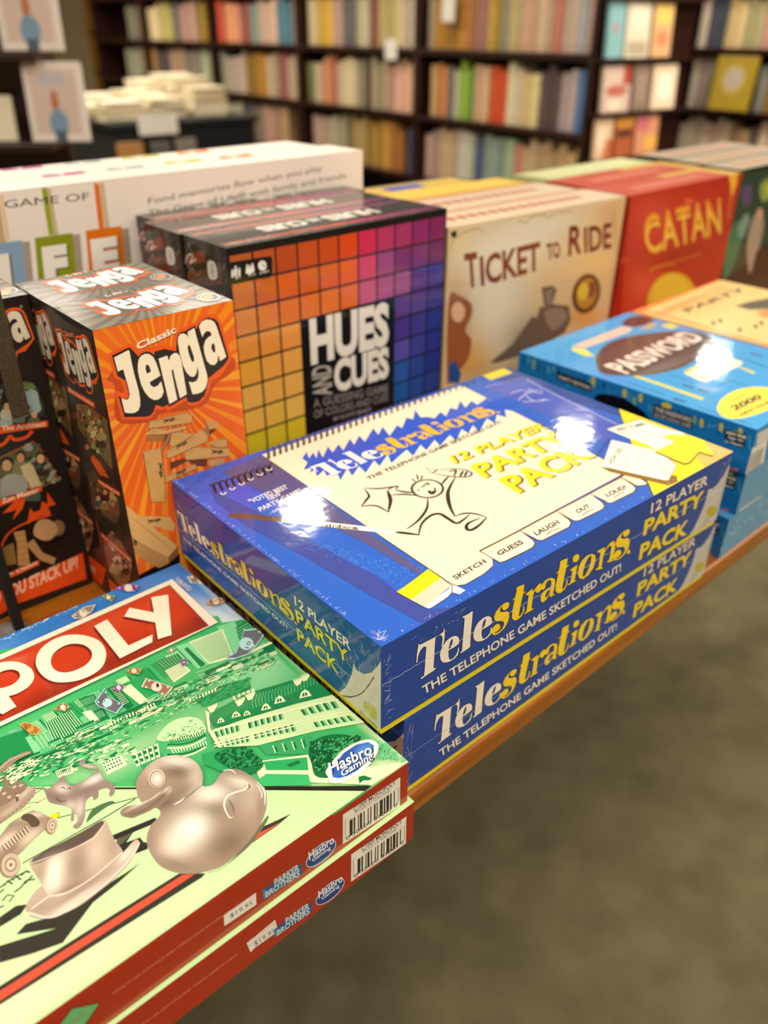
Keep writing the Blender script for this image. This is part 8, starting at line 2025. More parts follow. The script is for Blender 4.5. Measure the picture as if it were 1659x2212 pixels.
'P_front':[('P',2787524,0.4,0,'0 0 2140 0 2140 449 0 449'),
('P',14210256,1,0,'36 405 253 394 451 220 297 254 71 278'),
('P',15262426,3,0,'-29 269 302 261 382 -90 -39 -60'),
('P',6973024,3.5,0,'17 203 27 202 30 3 18 4'),
('P',6973024,3.5,0,'39 202 49 202 56 1 44 2'),
('P',6973024,3.5,0,'62 201 72 201 82 0 70 0'),
('P',6973024,3.5,0,'84 200 95 200 108 -2 96 -1'),
('P',6973024,3.5,0,'107 200 118 199 134 -4 122 -3'),
('P',6973024,3.5,0,'130 199 141 198 161 -5 149 -5'),
('P',6973024,3.5,0,'153 198 164 198 188 -7 175 -6'),
('P',6973024,3.5,0,'176 197 187 197 214 -9 202 -8'),
('P',6973024,3.5,0,'199 196 210 196 241 -10 229 -10'),
('P',6973024,3.5,0,'223 195 233 195 268 -12 256 -11'),
('P',6973024,3.5,0,'246 195 257 194 295 -14 283 -13')],
'P_front2':[('P',6266052,0.4,0,'0 0 2140 0 2140 449 0 449'),
('P',15262426,3,0,'-406 493 -93 358 -114 135 -410 165'),
('P',6973024,3.5,0,'-365 413 -356 410 -359 223 -368 225'),
('P',6973024,3.5,0,'-345 406 -336 402 -340 220 -349 222'),
('P',6973024,3.5,0,'-325 398 -315 395 -320 217 -329 218'),
('P',6973024,3.5,0,'-304 391 -295 387 -301 213 -310 215'),
('P',6973024,3.5,0,'-284 383 -275 380 -281 210 -290 211'),
('P',6973024,3.5,0,'-264 376 -255 372 -261 206 -270 208'),
('P',6973024,3.5,0,'-243 368 -234 365 -242 203 -251 205'),
('P',6973024,3.5,0,'-223 361 -214 357 -222 200 -231 201'),
('P',6973024,3.5,0,'-202 353 -193 349 -202 196 -211 198'),
('P',6973024,3.5,0,'-182 345 -172 342 -182 193 -191 194'),
('P',6973024,3.5,0,'-161 338 -151 334 -162 189 -171 191'),
('P',13158592,1,0,'64 36 498 23 562 -30 126 -21'),
('P',5919304,1,0,'460 -104 760 -127 809 -215 521 -187'),
('P',14209220,1.2,0,'476 -101 753 -114 767 -139 511 -135')],
'P_front3':[('P',6266052,0.4,0,'0 0 2140 0 2140 449 0 449'),
('P',15262426,3,0,'-292 575 -149 534 23 86 -207 132'),
('P',6973024,3.5,0,'-253 483 -248 482 -189 216 -195 217'),
('P',6973024,3.5,0,'-243 481 -238 479 -175 213 -182 214'),
('P',6973024,3.5,0,'-232 478 -228 477 -161 210 -168 212'),
('P',6973024,3.5,0,'-222 475 -217 474 -148 207 -154 209'),
('P',6973024,3.5,0,'-211 472 -207 471 -134 204 -140 206'),
('P',6973024,3.5,0,'-201 470 -196 468 -120 201 -126 203'),
('P',6973024,3.5,0,'-190 467 -186 466 -106 198 -112 200'),
('P',6973024,3.5,0,'-180 464 -175 463 -92 195 -98 197'),
('P',6973024,3.5,0,'-169 461 -165 460 -78 192 -84 194'),
('P',6973024,3.5,0,'-159 459 -154 457 -64 189 -70 191'),
('P',6973024,3.5,0,'-148 456 -143 455 -49 186 -56 188'),
('N',9091284,1,'-123 478 795 438 968 125 -32 206',(30,20,60,0.3,-0.5),5)],
'E_top':[('S',15782540,0.4,'89 2575 2509 2654 2483 691 -757 526',[(717,2401,863,79,-3.11,15235644,0.7),(1799,2421,238,87,0.42,15773808,0.5)]),
('L',15235132,1,45,0,0,'182 2568 4 261'),
('T',6969920,2,'PARTY',(473,2168,1541,-12,66,131),0.03),
('P',9073744,1.5,0,'1175 1926 1523 1883 1973 1759 1425 1507 1164 1708'),
('P',5920328,2,0,'1172 1863 1427 1867 1872 1743 1499 1570 1187 1720'),
('P',15243352,1.4,0,'1159 1617 1473 1529 1057 1337 976 1471'),
('P',8022600,2,0,'299 1778 438 1808 295 1700 244 1711'),
('P',8022600,2,0,'291 1443 426 1468 287 1368 237 1380'),
('P',8022600,2,0,'554 1376 694 1401 549 1301 498 1313'),
('P',8022600,2,0,'444 1767 585 1797 439 1688 388 1699'),
('P',8022600,2,0,'731 1391 874 1417 725 1315 673 1327'),
('L',15243352,2,20,0,0,'248 1261 249 1046')],
'M2_top':[('P',4634737,1,0,'0 800 4000 800 4000 2711 0 2711'),
('P',12905644,1,0,'0 0 4000 0 4000 800 0 800'),
('P',2368028,2,0,'3200 560 3900 420 3900 470 3200 620'),
('N',678448,3,'3000 700 4000 500 4000 1100 3000 1100',(60,10,40,0.4,0.3),3)]}
# ------------------------------------------------------------ room shell
def struct(name, m, x0, y0, z0, x1, y1, z1):
    o = block(name, None, m, x0, y0, z0, x1, y1, z1); o['kind'] = 'structure'; return o
YAW = 0.65
struct('floor', M['carpet'], -9, -5, FLOOR - 0.05, 9, 13, FLOOR)
struct('ceiling', M['ceiling'], -9, -5, CEIL, 9, 13, CEIL + 0.05)
struct('wall_back', M['wall'], -9, 12.9, FLOOR, 9, 13, CEIL)
struct('wall_left', M['wall'], -9, -5, FLOOR, -8.9, 12.9, CEIL)
struct('wall_right', M['wall'], 8.9, -5, FLOOR, 9, 12.9, CEIL)
struct('wall_front', M['wall'], -8.9, -5, FLOOR, 8.9, -4.9, CEIL)
def near_word(x, y):
    return ('left' if x < -1 else 'right' if x > 1.5 else 'middle')
for i, (x, y, p) in enumerate(LIGHTS):
    t = empty('added_ceiling_light', (x, y, CEIL)); tag(t, 'unseen fluorescent ceiling light added to brighten the shop', 'light', 'unseen ceiling lights added over the shop floor')  # housings for the added, unseen panels
    bm = bmesh.new()
    for a in ((-.64, -.2, .64, -.15), (-.64, .15, .64, .2), (-.64, -.15, -.59, .15), (.59, -.15, .64, .15)): box_bm(bm, a[0], a[1], -.02, a[2], a[3], 0)
    fr_ = fin(bm, 'frame', t, M['metal']); block('diffuser', fr_, M['lampglow'], -.59, -.15, -.012, .59, .15, -.004)

for x, y, p in DOWN:
    t = empty('downlight', (x, y, CEIL)); tag(t, 'round recessed downlight in the shop ceiling', 'light', 'round downlights in the ceiling')
    bm = bmesh.new(); bmesh.ops.create_cone(bm, cap_ends=False, segments=32, radius1=.17, radius2=.14, depth=.02, matrix=Matrix.Translation((0, 0, -.008))); tr_ = fin(bm, 'trim_ring', t, M['metal'])
    bm = bmesh.new(); bmesh.ops.create_cone(bm, cap_ends=True, segments=32, radius1=.135, radius2=.135, depth=.006, matrix=Matrix.Translation((0, 0, -.006))); fin(bm, 'diffuser', tr_, M['lampglow'])
# ------------------------------------------------------------ display table
tb = empty('display_table', (0.0131, 0.3566, FLOOR), 0.736)
tag(tb, 'honey-stained wooden display table carrying the stacks of board games', 'table')
bm = bmesh.new(); box_bm(bm, -1.3, -0.0035, -FLOOR - 0.0225, 1.7, 1.15, -FLOOR); fin(bm, 'tabletop', tb, M['wood'], 0.006, 4)
block('apron', tb, M['dark_wood'], -1.2, 0.10, -FLOOR - 0.12, 1.6, 1.05, -FLOOR - 0.0225)
for x, y in ((-1.18, .12), (1.52, .12), (-1.18, .98), (1.52, .98)): block('leg', tb, M['dark_wood'], x, y, 0, x + .06, y + .06, -FLOOR - 0.12, 0.004)

# ------------------------------------------------------------ cartons
def carton(name, key, label, cat, faces, body, kind='print', group=None, tray=None, tray_h=0.004, bevel=0.0007, pm='print', dxs=None, extra=None):
    v = BX[key]; a, b, h = v['a'], v['b'], v['h']
    t = empty(name, (v['x'], v['y'], v['z']), v['yaw']); tag(t, label, cat, group)
    z0 = 0.0
    if tray:
        block('tray', t, solid(tray, kind), 0.0008, 0.0008, 0.0, a - 0.0008, b - 0.0008, 0.02, 0.0003); z0 = tray_h
    lid = block('lid', t, solid(body, kind), 0, 0, z0, a, b, h - 0.00005, bevel); pr = []
    for f, ops, nm in faces:
        q = art_part(nm, t, (a, b, h), f, ART[ops], M[pm], vmin=52 if tray and f != 'top' else 0)
        if nm != 'price_sticker': pr.append(q)
    if pr: fuse(lid, pr)
    return t
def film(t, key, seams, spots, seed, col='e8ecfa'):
    """clear shrink film: its crimped welds and the little creases gathered at edges and corners, glints painted pale, one part"""
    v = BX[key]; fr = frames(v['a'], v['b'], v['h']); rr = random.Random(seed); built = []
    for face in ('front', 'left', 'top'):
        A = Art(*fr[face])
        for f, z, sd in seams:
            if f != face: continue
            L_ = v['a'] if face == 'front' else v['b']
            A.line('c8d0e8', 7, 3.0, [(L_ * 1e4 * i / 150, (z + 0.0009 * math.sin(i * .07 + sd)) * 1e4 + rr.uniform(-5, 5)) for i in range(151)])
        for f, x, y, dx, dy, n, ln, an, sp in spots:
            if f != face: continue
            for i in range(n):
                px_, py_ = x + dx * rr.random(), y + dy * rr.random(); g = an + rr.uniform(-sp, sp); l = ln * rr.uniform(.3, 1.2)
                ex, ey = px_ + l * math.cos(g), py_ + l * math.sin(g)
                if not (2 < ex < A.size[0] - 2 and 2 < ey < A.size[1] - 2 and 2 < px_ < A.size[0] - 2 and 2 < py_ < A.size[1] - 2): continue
                A.line(col, 8, rr.uniform(1.2, 3.2), [(px_, py_), ((px_ + ex) / 2 + rr.uniform(-2, 2), (py_ + ey) / 2), (ex, ey)], taper=True)  # crease slivers coloured whitish to paint in their sparkle
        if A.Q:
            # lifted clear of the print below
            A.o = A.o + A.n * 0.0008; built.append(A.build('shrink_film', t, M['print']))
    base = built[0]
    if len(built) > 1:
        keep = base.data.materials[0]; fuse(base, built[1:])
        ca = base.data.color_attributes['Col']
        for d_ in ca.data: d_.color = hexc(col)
    base['label'] = 'crinkled clear shrink film with pale painted glints'
t1 = carton('party_game_box', 'T1', 'blue sketching party game box, shrink-wrapped, upper one of two at the table edge', 'board game',
    (('top', 'T_top', 'lid_artwork'), ('front', 'T_front', 'front_artwork'), ('left', 'T_left', 'side_artwork')), '1d459c', tray='ecd818', tray_h=0.0052, group=None)
a1, b1, h1 = BX['T1']['a'] * 1e4, BX['T1']['b'] * 1e4, BX['T1']['h'] * 1e4
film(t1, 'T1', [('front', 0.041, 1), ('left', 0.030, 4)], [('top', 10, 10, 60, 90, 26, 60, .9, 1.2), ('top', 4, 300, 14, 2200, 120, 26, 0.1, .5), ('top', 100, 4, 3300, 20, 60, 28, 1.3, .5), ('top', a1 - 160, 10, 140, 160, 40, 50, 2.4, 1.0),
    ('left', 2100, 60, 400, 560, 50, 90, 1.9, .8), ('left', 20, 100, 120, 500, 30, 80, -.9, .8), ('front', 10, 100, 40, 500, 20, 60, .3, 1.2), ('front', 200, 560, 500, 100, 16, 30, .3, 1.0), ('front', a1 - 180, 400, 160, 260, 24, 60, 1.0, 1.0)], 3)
t2 = carton('party_game_box', 'T2', 'blue sketching party game box, shrink-wrapped, lying on the wooden table under an identical one', 'board game',
    (('front', 'T_front', 'front_artwork'), ('left', 'T_left', 'side_artwork')), '1d459c', tray='ecd818', tray_h=0.0052)
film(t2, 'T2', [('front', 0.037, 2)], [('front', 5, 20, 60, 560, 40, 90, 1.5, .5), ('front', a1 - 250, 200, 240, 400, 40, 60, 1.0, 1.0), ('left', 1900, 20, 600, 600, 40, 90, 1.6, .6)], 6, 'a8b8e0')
m1 = carton('property_game_box', 'M1', 'green-topped property trading game box, upper one of two, duck and hat on its lid', 'board game',
    (('top', 'M_top', 'lid_artwork'), ('front', 'M_front', 'front_artwork'), ('front', 'M_sticker', 'price_sticker')), 'a82a0c')
m2 = carton('property_game_box', 'M2', 'red-sided property trading game box lying under an identical green-topped one', 'board game',
    (('top', 'M2_top', 'lid_artwork'), ('front', 'M_front', 'front_artwork'), ('front', 'M_sticker2', 'price_sticker')), 'a82a0c')
for t in (m1, m2):
    for c in t.children:
        if c.name.startswith('price_sticker'): c['label'] = 'white $19.95 price sticker'
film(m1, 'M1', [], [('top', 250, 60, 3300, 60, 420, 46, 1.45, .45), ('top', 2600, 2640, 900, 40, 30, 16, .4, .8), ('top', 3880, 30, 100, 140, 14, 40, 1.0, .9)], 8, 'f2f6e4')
def jenga(key, label, front, left):
    v = BX[key]; a, b, h = v['a'], v['b'], v['h']
    t = empty('block_tower_game_box', (v['x'], v['y'], v['z']), v['yaw']); tag(t, label, 'board game')
    fr_black = front == 'K_front'
    bx = block('carton', t, solid('241f1b', 'satin'), 0, 0, 0, a, b, h - 0.0009, 0.0005)
    tf = block('top_flap', t, solid('5c5448', 'satin'), 0.0002, 0.0002, h - 0.0007, a - 0.0002, b - 0.0002, h, 0.0002)
    # a thin black sheet paints the shade in the gap under the flap
    bm = bmesh.new(); n = 10; L0 = []; L1 = []
    if not fr_black: P0, P1 = Vector((-0.0001, b * .96, h)), Vector((-0.0001, b * .02, h)); nn = Vector((-1, 0, 0))
    else: P0, P1 = Vector((a * .1, -0.0001, h)), Vector((a * .98, -0.0001, h)); nn = Vector((0, -1, 0))
    for i in range(n + 1):
        q = P0.lerp(P1, i / n); s_ = math.sin(PI * i / n) * 0.0048
        L0.append(bm.verts.new(q + nn * 0.0004)); L1.append(bm.verts.new(q + nn * 0.0006 - Vector((0, 0, s_))))
    for i in range(n):
        try: bm.faces.new((L0[i], L0[i + 1], L1[i + 1], L1[i]))
        except Exception: pass
    bmesh.ops.recalc_face_normals(bm, faces=list(bm.faces))
    fin(bm, 'flap_gap_shade', t, M['black'])
    fuse(tf, [art_part('top_artwork', t, (a, b, h), 'top', ART['J_top'], M['print_satin'])])
    pr = [art_part('p', t, (a, b, h), f, ART[q], M['print_satin']) for f, q in (('front', front), ('left', left)) if q and key != 'K2']
    if pr: fuse(bx, pr)
    return t
jenga('J1', 'black and orange wooden block tower game box, orange front, nearest of its row', 'J_front', 'J_left')
jenga('J2', 'black and orange block tower game box standing directly behind the nearest orange-fronted one', 'J_front', 'J_left')
jenga('K1', 'block tower game box turned with its black picture side forward, far left', 'K_front', None)
jenga('K2', 'block tower game box behind the one turned black side forward, far left', 'K_front', None)
def hues(key, label, left=True):
    t = carton('colour_guessing_game_box', key, label, 'board game', (('top', 'H_top', 'p'), ('left', 'H_left', 'p')) + ((('front', 'H_front', 'p'),) if key == 'H1' else ()), '1a1412')
    a, b, h = BX[key]['a'] * 1e4, BX[key]['b'] * 1e4, BX[key]['h'] * 1e4
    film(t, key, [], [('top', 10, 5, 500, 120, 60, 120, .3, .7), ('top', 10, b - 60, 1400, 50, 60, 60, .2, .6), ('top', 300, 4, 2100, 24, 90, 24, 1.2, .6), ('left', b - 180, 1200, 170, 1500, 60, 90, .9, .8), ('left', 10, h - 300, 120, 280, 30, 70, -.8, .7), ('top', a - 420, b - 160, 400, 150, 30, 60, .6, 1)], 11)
    return t
hues('H1', 'colour guessing game box with a rainbow grid of squares, standing in front')
hues('H2', 'colour guessing game box with rainbow grid, second in its row')
hues('H3', 'colour guessing game box with rainbow grid, last in its row')
carton('train_game_box', 'R1', 'tan train adventure game box with brown lettering, standing beside the rainbow grid box', 'board game', (('top', 'R_top', 'top_artwork'), ('front', 'R_front', 'front_artwork')), 'd8b888')
carton('train_game_box', 'R2', 'tan train adventure game box standing behind the front one', 'board game', (('top', 'R_top', 'top_artwork'),), 'd8b888')
carton('settlement_game_box', 'C1', 'red island settlement game box with yellow lettering and sun, front one', 'board game', (('top', 'C_top', 'top_artwork'), ('front', 'C_front', 'front_artwork')), 'a42414')
carton('settlement_game_box', 'C2', 'red island settlement game box standing behind the front red one', 'board game', (('top', 'C_top', 'top_artwork'),), 'a42414')
for i, k in enumerate(('D1', 'D2', 'D3')):
    carton('adventure_game_box', k, 'black adventure game box with green picture, %s of three at the right end' % ('front', 'middle', 'rearmost')[i], 'board game', (('top', 'D_top', 'p'),) + ((('front', 'D_front', 'p'),) if i == 0 else ()), '1c1813')
carton('life_path_game_box', 'L1', 'long white board game box with coloured letter squares, standing in front of its twin', 'board game', (('top', 'L_top', 'top_artwork'), ('front', 'L_front', 'front_artwork')), 'efe6da', 'satin', pm='print_satin')
carton('life_path_game_box', 'L2', 'long white board game box with coloured letter squares, the rear one of two', 'board game', (('top', 'L_top', 'top_artwork'),), 'efe6da', 'satin', pm='print_satin')
carton('word_game_box', 'P1', 'bright blue word party game box with brown oval, topmost of its stack', 'board game', (('top', 'P_top', 'lid_artwork'), ('left', 'P_left', 'side_artwork'), ('front', 'P_front', 'front_artwork')), '2a8cd0')
carton('word_game_box', 'P2', 'blue word party game box, middle one of the stack', 'board game', (('left', 'P_left', 'side_artwork'), ('front', 'P_front2', 'front_artwork')), '4a94c4')
carton('word_game_box', 'P3', 'blue word party game box at the bottom of its stack on the table edge', 'board game', (('left', 'P_left', 'side_artwork'), ('front', 'P_front3', 'front_artwork')), '4a94c4')
carton('pale_game_box', 'E1', 'cream game box with orange border lying behind the blue word game stack', 'board game', (('top', 'E_top', 'lid_artwork'),), 'e89050')
carton('pale_game_box', 'E2', 'cream and orange game box underneath the cream lidded one', 'board game', (), 'e89050')
# boxes half hidden behind the rows
def plain(name, x, y, yaw, a, b, h, cols, label, band=None, z=0.0):
    t = empty(name, (x, y, z), yaw); tag(t, label, 'board game')
    bx = block('carton', t, solid(cols[0], 'satin'), 0, 0, 0, a, b, h, 0.0008)
    A = Art(*frames(a, b, h)['top']); W_, H_ = a * 1e4, b * 1e4
    A.poly(cols[1], 1, [[(W_ * .05, H_ * .12), (W_ * .95, H_ * .12), (W_ * .95, H_ * .88), (W_ * .05, H_ * .88)]])
    if band: A.poly(band, 2, [[(W_ * .3, H_ * .3), (W_ * .6, H_ * .3), (W_ * .6, H_ * .7), (W_ * .3, H_ * .7)]])
    fuse(bx, [A.build('p', t, M['print_satin'])]); return t
hx, hy, hyaw = BX['H3']['x'], BX['H3']['y'], BX['H3']['yaw']
def at(x, y, yaw, a, b): return (x + a * math.cos(yaw) - b * math.sin(yaw), y + a * math.sin(yaw) + b * math.cos(yaw))
rx, ry, ryaw = BX['R2']['x'], BX['R2']['y'], BX['R2']['yaw']
q = at(rx, ry, ryaw, .055, .078); plain('yellow_game_box', q[0], q[1], ryaw, .24, .055, .254, ('d8b048', 'e8c860'), 'yellow board game box standing behind the tan train game boxes', None)
q = at(rx, ry, ryaw, .05, .140); plain('grey_game_box', q[0], q[1], ryaw, .22, .06, .250, ('6a6a58', 'd8b860'), 'dark grey game box with blue mark standing behind the yellow one', '3850c0')
cx_, cy_, cyaw = BX['C2']['x'], BX['C2']['y'], BX['C2']['yaw']
q = at(cx_, cy_, cyaw, .02, .078); plain('green_game_box', q[0], q[1], cyaw, .28, .07, .252, ('b8c090', 'd0d4a0'), 'pale green game box standing behind the red settlement boxes', None)

# ------------------------------------------------------------ dark strip and stand at the far left edge
def bar(name, parent, m, p0, p1, w, d):
    p0, p1 = Vector(p0), Vector(p1); ax = (p1 - p0); L_ = ax.length; bm = bmesh.new(); box_bm(bm, -w / 2, -d / 2, 0, w / 2, d / 2, L_)
    bmesh.ops.bevel(bm, geom=list(bm.edges), offset=min(w, d) * .12, segments=2, affect='EDGES')
    q = ax.to_track_quat('Z', 'Y').to_matrix().to_4x4(); q.translation = p0; bm.transform(q); return fin(bm, name, parent, m)
st = empty('sign_stand', (-0.3055, 0.5225, 0), 0.7164); tag(st, 'thin black stand with dark speckled hanging strip at the far left', 'stand')
block('post', st, M['black'], -.004, -.004, .004, .004, .004, .34, .001)
block('base', st, M['acrylic'], -.055, -.014, 0, .007, .016, .006, .002)
block('crossbar', st, M['black'], -.06, -.003, .334, .058, .003, .34, .001)
block('hanging_strip', st, M['strip'], .0365, -.0025, .1866, .0495, .0010, .334, .0008)

# ------------------------------------------------------------ bookcases along the back
NA = Vector((math.cos(YAW), math.sin(YAW), 0)); NB = Vector((-math.sin(YAW), math.cos(YAW), 0))
def bookcase(label, d, s0, s1, m, levels, depth=0.28, top=1.55, name='bookcase', th=0.024):
    o = NA * d + NB * s0; t = empty(name, (o.x, o.y, FLOOR), YAW + PI / 2); tag(t, label, 'bookcase')   # local x runs along the case, y towards the viewer... -y is back
    L_ = s1 - s0
    block('side_panel', t, m, 0, -depth, 0, th, 0, top - FLOOR, 0.002); block('side_panel', t, m, L_ - th, -depth, 0, L_, 0, top - FLOOR, 0.002)
    block('back_panel', t, m, th, -depth, 0, L_ - th, -depth + 0.01, top - FLOOR)
    block('top_panel', t, m, th, -depth + .01, top - FLOOR - th, L_ - th, 0, top - FLOOR)
    for z in levels: block('shelf', t, m, th, -depth + .01, z - FLOOR - 0.03, L_ - th, 0.0, z - FLOOR, 0.002)
    return t
S0 = [2.705, 3.985, 5.235, 6.5, 7.8, 9.0]
ORD = ['nearest', 'second', 'third', 'fourth', 'farthest']
for i in range(5):
    bookcase('dark mahogany bookcase of the long back row, %s bay counted from the corner' % ORD[i], 3.24, S0[i] + .001, S0[i + 1] - .001, M['dark_wood'], (-.647, -.317, .013, .343, .673, 1.0, 1.3))
bookcase('dark bookcase set back at the right behind the face-out books', 4.98, 1.75, 3.50, M['dark_wood'], (-.645, -.315, .015, .345, .675, 1.0, 1.3))
ROWN = ['upper', 'middle', 'lower']
CN = lambda h: cname(int(h[0:2], 16), int(h[2:4], 16), int(h[4:6], 16))
def cname(r, g, b):
    mx, mn = max(r, g, b), min(r, g, b); s = (mx - mn) / (mx + 1)
    if s < .16: return 'white' if mx > 190 else 'grey' if mx > 90 else 'black'
    if b > r and b >= g: return 'blue'
    if g > r and g > b: return 'green'
    if r > 200 and s < .4: return 'cream'
    if r - g < 28 and b < r * .75: return 'olive' if mx < 150 else 'yellow'
    if r > 180 and g < r * .62: return 'red'
    if s < .4: return 'tan' if mx > 140 else 'brown'
    return 'orange' if mx > 180 else 'brown'
paper = solid('e8dcc0', 'matte')
_bk = {}
def book_mesh(h):
    if h in _bk: return _bk[h]
    bm = bmesh.new()   # unit book: spine faces +y, x thickness, z height
    n = 5; prof = [(0, -1)]
    sp = [(.5 - .5 * math.cos(PI * k / n), -.03 + .05 * math.sin(PI * k / n)) for k in range(n + 1)]
    out = [(0, -1)] + sp + [(1, -1), (.93, -1), (.93, -.06), (.07, -.06), (.07, -1)]
    for z0, z1 in ((0, 1),):
        lo = [bm.verts.new((x, y, z0)) for x, y in out]; hi = [bm.verts.new((x, y, z1)) for x, y in out]
        for k in range(len(out)): bm.faces.new((lo[k], lo[(k + 1) % len(out)], hi[(k + 1) % len(out)], hi[k]))
        bm.faces.new(list(reversed(lo))); bm.faces.new(hi)
    # two raised bands on the spine
    f0 = len(bm.faces); bm.faces.ensure_lookup_table()
    for z0, z1 in ((.82, .86), (.12, .15)): box_bm(bm, .1, -.03, z0, .9, .028, z1)
    pf = box_bm(bm, .07, -.98, .015, .93, -.06, .985)
    bm.normal_update(); me = bpy.data.meshes.new('book'); idx = set(f.index for f in pf); bm.faces.index_update(); pi = [f.index for f in pf]; bm.to_mesh(me); bm.free()
    me.materials.append(cover_mat(h)); me.materials.append(paper)
    for k in pi: me.polygons[k].material_index = 1
    _bk[h] = me; return me
def cover_mat(h):
    k = 'cv' + h
    if k not in _solid:
        m = mat('book_cloth_' + h, hexc(h), rough=0.6, noise=0.35, nscale=7, c2=tuple(min(1, v * .55 + .02) for v in hexc(h)[:3]) + (1,)); _solid[k] = m
    return _solid[k]
def q8(h): return ''.join('%02x' % (min(255, int(round(int(h[i:i + 2], 16) / 10)) * 10)) for i in (0, 2, 4))
rr = random.Random(12)
def shelve(items, d, levels, where, grp, bays):
    cnt = {}; prev = {}
    # left to right as one faces the case: large s first
    items = sorted(items, key=lambda q: (q[0], -q[1]))
    for r, s0, w, h in items:
        h = q8(hs(h)); hgt = rr.uniform(.225, .282); dep = rr.uniform(.15, .19)
        bay = next((i for i in range(len(bays) - 1) if bays[i] <= s0 < bays[i + 1]), 0)
        cnt[(r, bay)] = cnt.get((r, bay), 0) + 1
        o = bpy.data.objects.new('book', book_mesh(h)); C.objects.link(o)
        p = NA * (d + .045) + NB * (s0 + w * .02)
        o.location = (p.x, p.y, levels[r] + .0008); o.rotation_euler = (0, 0, YAW + PI / 2); o.scale = (w * .96, dep, hgt)
        lab = '%s book, number %d from left, %s shelf, %s' % (CN(h), cnt[(r, bay)], ROWN[r], where.replace('BAY', ORD[bay]))
        tag(o, ' '.join(lab.split()), 'book', grp % ROWN[r])
shelve(BK, 3.24, (.343, .013, -.317), 'BAY back bay', 'books on the %s shelf of the back bookcases', S0)
shelve(RK, 4.98, (.345, .015, -.315), 'far right bookcase', 'books on the %s shelf of the far right bookcase', [0, 9])
def faceout(loc, rz, w, h, cover, label, marks, lean=0.10, th=.022, grp=None, spot=None):
    loc = (loc[0], loc[1], loc[2] + th * math.sin(lean) + .0008)
    t = empty('book', loc, rz); tag(t, label, 'book', grp)   # local: cover faces -y, leaning back
    bm = bmesh.new(); box_bm(bm, -w / 2, 0, 0, w / 2, th, h); o = fin(bm, 'cover', t, solid(cover, 'matte'), .001)
    o2 = block('page_block', t, paper, -w / 2 + .004, .002, h - .002, w / 2 - .003, th - .002, h + .0012)
    A = Art(((-w / 2, -.0003, 0), (1, 0, 0), (0, 0, 1), (0, -1, 0)), (w * 1e4, h * 1e4))
    for c, l, x0, y0, x1, y1, sm in marks:
        x0, x1, y0, y1 = x0 * w * 1e4, x1 * w * 1e4, y0 * h * 1e4, y1 * h * 1e4
        if sm: p_ = [((x0 + x1) / 2 + (x1 - x0) / 2 * math.cos(k * PI / 8), (y0 + y1) / 2 + (y1 - y0) / 2 * math.sin(k * PI / 8)) for k in range(16)]
        else: p_ = [(x0, y0), (x1, y0), (x1, y1), (x0, y1)]
        A.poly(c, l * 4, [p_])
    if marks: fuse(o, [A.build('p', t, M['print_matte'])])
    t.rotation_euler = (-lean, 0, rz); return t
# end panel of the long row, fitted with ledges of face-out books
o = NA * 3.17 + NB * 2.66; rk = empty('display_rack', (o.x, o.y, FLOOR), YAW); tag(rk, 'dark end rack of face-out books closing the long back row', 'rack')
block('back_panel', rk, M['dark_wood'], 0, 0, 0, .70, .03, 1.5, .002)
for z in (-.085, .11, .326, .56): block('ledge', rk, M['dark_wood'], 0, -.055, z - FLOOR - .012, .70, 0, z - FLOOR, .001)
MK = {'88b8c0': [('c87878', 1, .3, .45, .6, .62, 1)], 'e4d8c0': [('f6e6cc', 1, .2, .5, .8, .95, 1), ('b8a890', 1, .1, .05, .9, .3, 0)], 'e0b080': [('e8c868', 1, .1, .6, .9, .95, 0), ('d88860', 1, .2, .2, .8, .5, 1)],
      'd8bcae': [('c06a5c', 1, .1, .35, .9, .6, 1), ('f0dcc8', 1.2, .2, .05, .7, .3, 1), ('b04a34', 1, .7, .6, 1, 1, 0)], '8e7868': [('a08878', 1, .2, .2, .8, .8, 0)], 'f4d8bc': [('fdf0dc', 1, .2, .2, .8, .8, 1)],
      'e2c0a0': [('c87048', 1, .5, .0, 1, .5, 0), ('efd8bc', 1.1, .1, .2, .6, .8, 1)], 'b05a34': [('5a3020', 1, .1, .5, .9, .7, 0), ('c88a3a', 1, .0, .75, 1, 1, 0)], 'd89470': [('e8b050', 1, .4, .1, 1, .5, 1), ('c86a78', 1, 0, .6, .6, 1, 1)]}
FN = {'88b8c0': 'teal', 'e4d8c0': 'pale grey', 'e0b080': 'sandy orange', 'd8bcae': 'pink and white', '8e7868': 'brown', 'f4d8bc': 'bright peach', 'e2c0a0': 'cream and orange', 'b05a34': 'rust red', 'd89470': 'orange and pink'}
for r, d_, w, h in (('upper', 3.245, .105, '88b8c0'), ('upper', 3.395, .165, 'e4d8c0'), ('upper', 3.57, .14, 'e0b080'), ('middle', 3.30, .19, 'd8bcae'), ('middle', 3.475, .115, '8e7868'), ('middle', 3.65, .18, 'f4d8bc'),
                   ('lower', 3.255, .12, 'e2c0a0'), ('lower', 3.40, .13, 'b05a34'), ('lower', 3.57, .17, 'd89470')):
    p = NA * d_ + NB * 2.612; z = {'upper': .327, 'middle': .111, 'lower': -.084}[r]
    faceout((p.x, p.y, z), YAW, w, {'upper': .215, 'middle': .185, 'lower': .17}[r], h, '%s face-out book on the %s ledge of the end rack' % (FN[h], r), MK[h], 0.06, .018)
p = NA * 4.93 + NB * 3.07; faceout((p.x, p.y, .017), YAW - PI / 2, .26, .285, 'b89a28', 'mustard yellow face-out book with pale disc in the far right bookcase', [('d0b468', 1, .2, .3, .8, .85, 1), ('c8b8a8', 1.2, .28, .4, .72, .8, 1)], .08)
